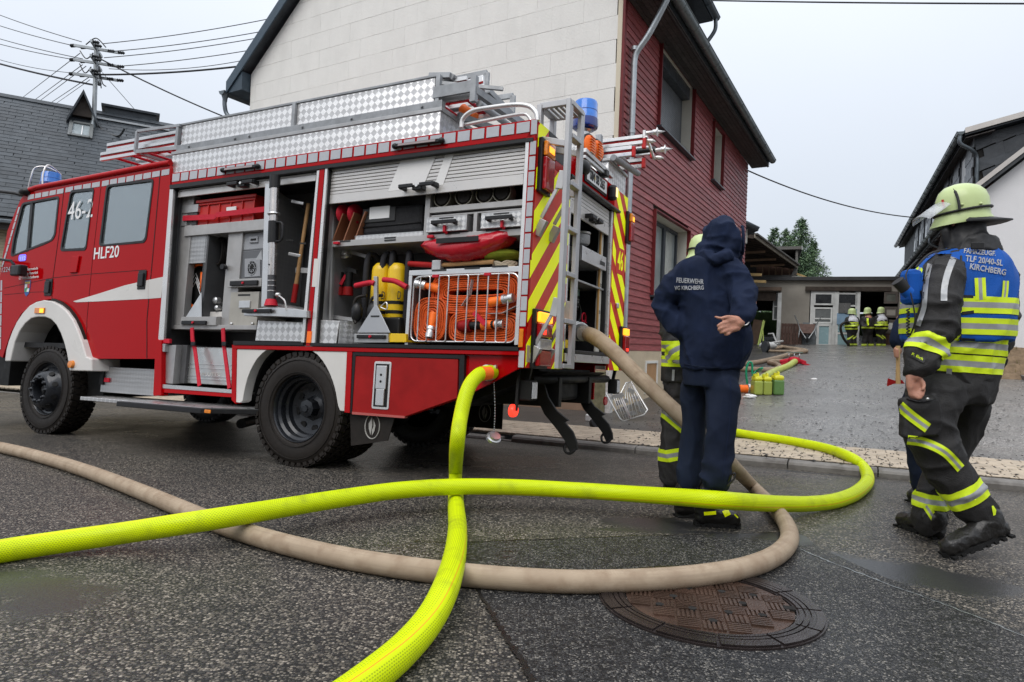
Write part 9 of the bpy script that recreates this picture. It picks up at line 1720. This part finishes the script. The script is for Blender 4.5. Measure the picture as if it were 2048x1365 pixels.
# ---------------------------------------------------------------- crew at the workshop
M_wv = mat('vest_white', (.55, .56, .60), .8, var=.15, vs=9)
def crew(px, py0, py1, fac, vest, lab_, lean_=0., step=6, no_helmet=False):
    D = 26.2; h = (py1-py0)/80.; P = lambda x, y, d=0.: rd(px+x*h, py0+y*h, D+d); r = thing('person', lab_, 'person', Matrix.Translation(rd(px, py1, D)), 'crew standing at the workshop'); pre = set(bpy.data.objects)
    b = Blob(); b.mb.ell(P(0, 9), (.10, .11, .14)); b.chain([(P(0, 12), .07), (P(0, 20), .08)]); b.chain([(P(0, 20), .17), (P(0, 40), .16)]); b.chain([(P(-3, 42), .09), (P(-step*.8, 76), .05)]); b.chain([(P(3, 42), .09), (P(step*.8, 76), .05)]); put('body', b.mesh(.02, 2), M_skin, r)
    b = Blob(); b.chain([(P(0, 17), .13), (P(0, 24), .23), (P(0+lean_, 36), .23), (P(0, 42), .22)]); b.chain([(P(-9, 20), .09), (P(-11, 30), .085), (P(-6*fac-2, 37, -.25), .06)]); b.chain([(P(9, 20), .09), (P(11, 30), .085), (P(-3*fac, 36, -.3), .06)]); me = b.mesh(.025, 3); folds(me, .012, 6, .6); jk = put('turnout_jacket', me, M_nomex, r)
    for y in ((34, 40) if vest else (38.5,)): band(me, jk, 'reflective_tape', P(0, y), CU_, .030, .5, (M_ty, M_ts), .008, .2)
    if not vest: decal(bvh_of(me), jk, 'reflective_tape', [(px, py0+20), (px+1, py0+34)], 4, M_ty, off=.02, nx=8, ny=2)
    if vest: b = Blob(); b.chain([(P(0, 16.5), .15), (P(0, 22), .235), (P(0, 33), .235)]); me = b.mesh(.03, 2); vt = put('vest', me, M_wv, jk); band(me, vt, 'reflective_tape', P(0, 30), CU_, .06, .5, (M_ty, M_ts), .012, .2)
    b = Blob(); b.chain([(P(0, 41), .20), (P(0, 45), .2)]); b.chain([(P(-3, 44), .13), (P(-step*.7, 60), .10), (P(-step, 75), .095)]); b.chain([(P(3, 44), .13), (P(step*.7, 60), .10), (P(step, 75), .095)]); me = b.mesh(.025, 3); folds(me, .012, 5, .6); tr_ = put('turnout_trousers', me, M_nomex, r)
    for s in (-1, 1): band(me, tr_, 'reflective_tape', P(s*step*.97, 72), CU_, .030, .18, (M_ty, M_ts), .008, .2); (step < 7) and band(me, tr_, 'reflective_tape', P(s*step*.7, 57), CU_+CR_*.8*fac, .024, .16, (M_ty, M_ts), .008, .2)
    for s in (-1, 1): mb = Blob(); mb.chain([(P(s*step, 76), .08), (P(s*step, 78.5), .07), (P(s*step-2*fac, 78.8, -.1), .06)]); put('boot', mb.mesh(.03, 2), M_boot, r)
    if not no_helmet: helmet(r, P(0, 7), (-fac, -.3, 0), sc=1.0, simple=True)
    rebase(r, pre)
crew(1704, 619, 697, -1, True, 'leftmost firefighter at the workshop, white vest, seen from the side', step=5.5, lean_=-2); crew(1735, 617, 698, 1, False, 'middle firefighter at the workshop with a vertical yellow stripe on the back', step=7, lean_=1); crew(1762, 616, 698, 1, True, 'rightmost firefighter at the workshop, white vest with printed back', step=4.5, lean_=2)
wr = [V(rd(1698, 691, 26)), V(rd(1686, 675, 26)), V(rd(1681, 655, 26)), V(rd(1688, 646, 26)), V(rd(1700, 646, 26.1))]
hose('workshop_hose', wr, .05, M_rub, label='dark hose arching beside the leftmost firefighter at the workshop', cat='hose')
# ================================================================ HOUSES ACROSS THE STREET (added unseen behind the viewer, to be mirrored in paint and glass)
for i, (x, w, h, c, l_) in enumerate(((-17, 12, 5.5, (.32, .28, .22), 'tan house added across the street for reflections, left one'), (-2, 13, 6.5, (.16, .15, .15), 'grey house added across the street for reflections, middle one'), (14, 12, 5.8, (.30, .24, .20), 'brown house added across the street for reflections, right one'))):
    hs = thing('added_opposite_house', l_, 'house', Matrix.Translation((x, -13-i % 2, g1(x, -12))))
    B('wall', mat('opposite_wall', c, .85) if i == 0 else mat('opposite_wall_'+('grey' if i == 1 else 'brown'), c, .85), hs, -w/2, w/2, -7, 0, -.5, h)
    MB().prism([(-w/2-.4, .5, h-.3), (-w/2-.4, -3.5, h+3.2), (-w/2-.4, -7.5, h-.3)], (w+.8, 0, 0)).build('roof', M_slate, hs)
    for k in range(4):
        for z in (1.0, 3.6): f_ = B('window', M_wh, hs, -w/2+1.2+k*w/4.3, -w/2+2.3+k*w/4.3, 0, .06, z, z+1.3); B('pane', M_dg, f_, -w/2+1.3+k*w/4.3, -w/2+2.2+k*w/4.3, .06, .07, z+.1, z+1.2, bevel=0)
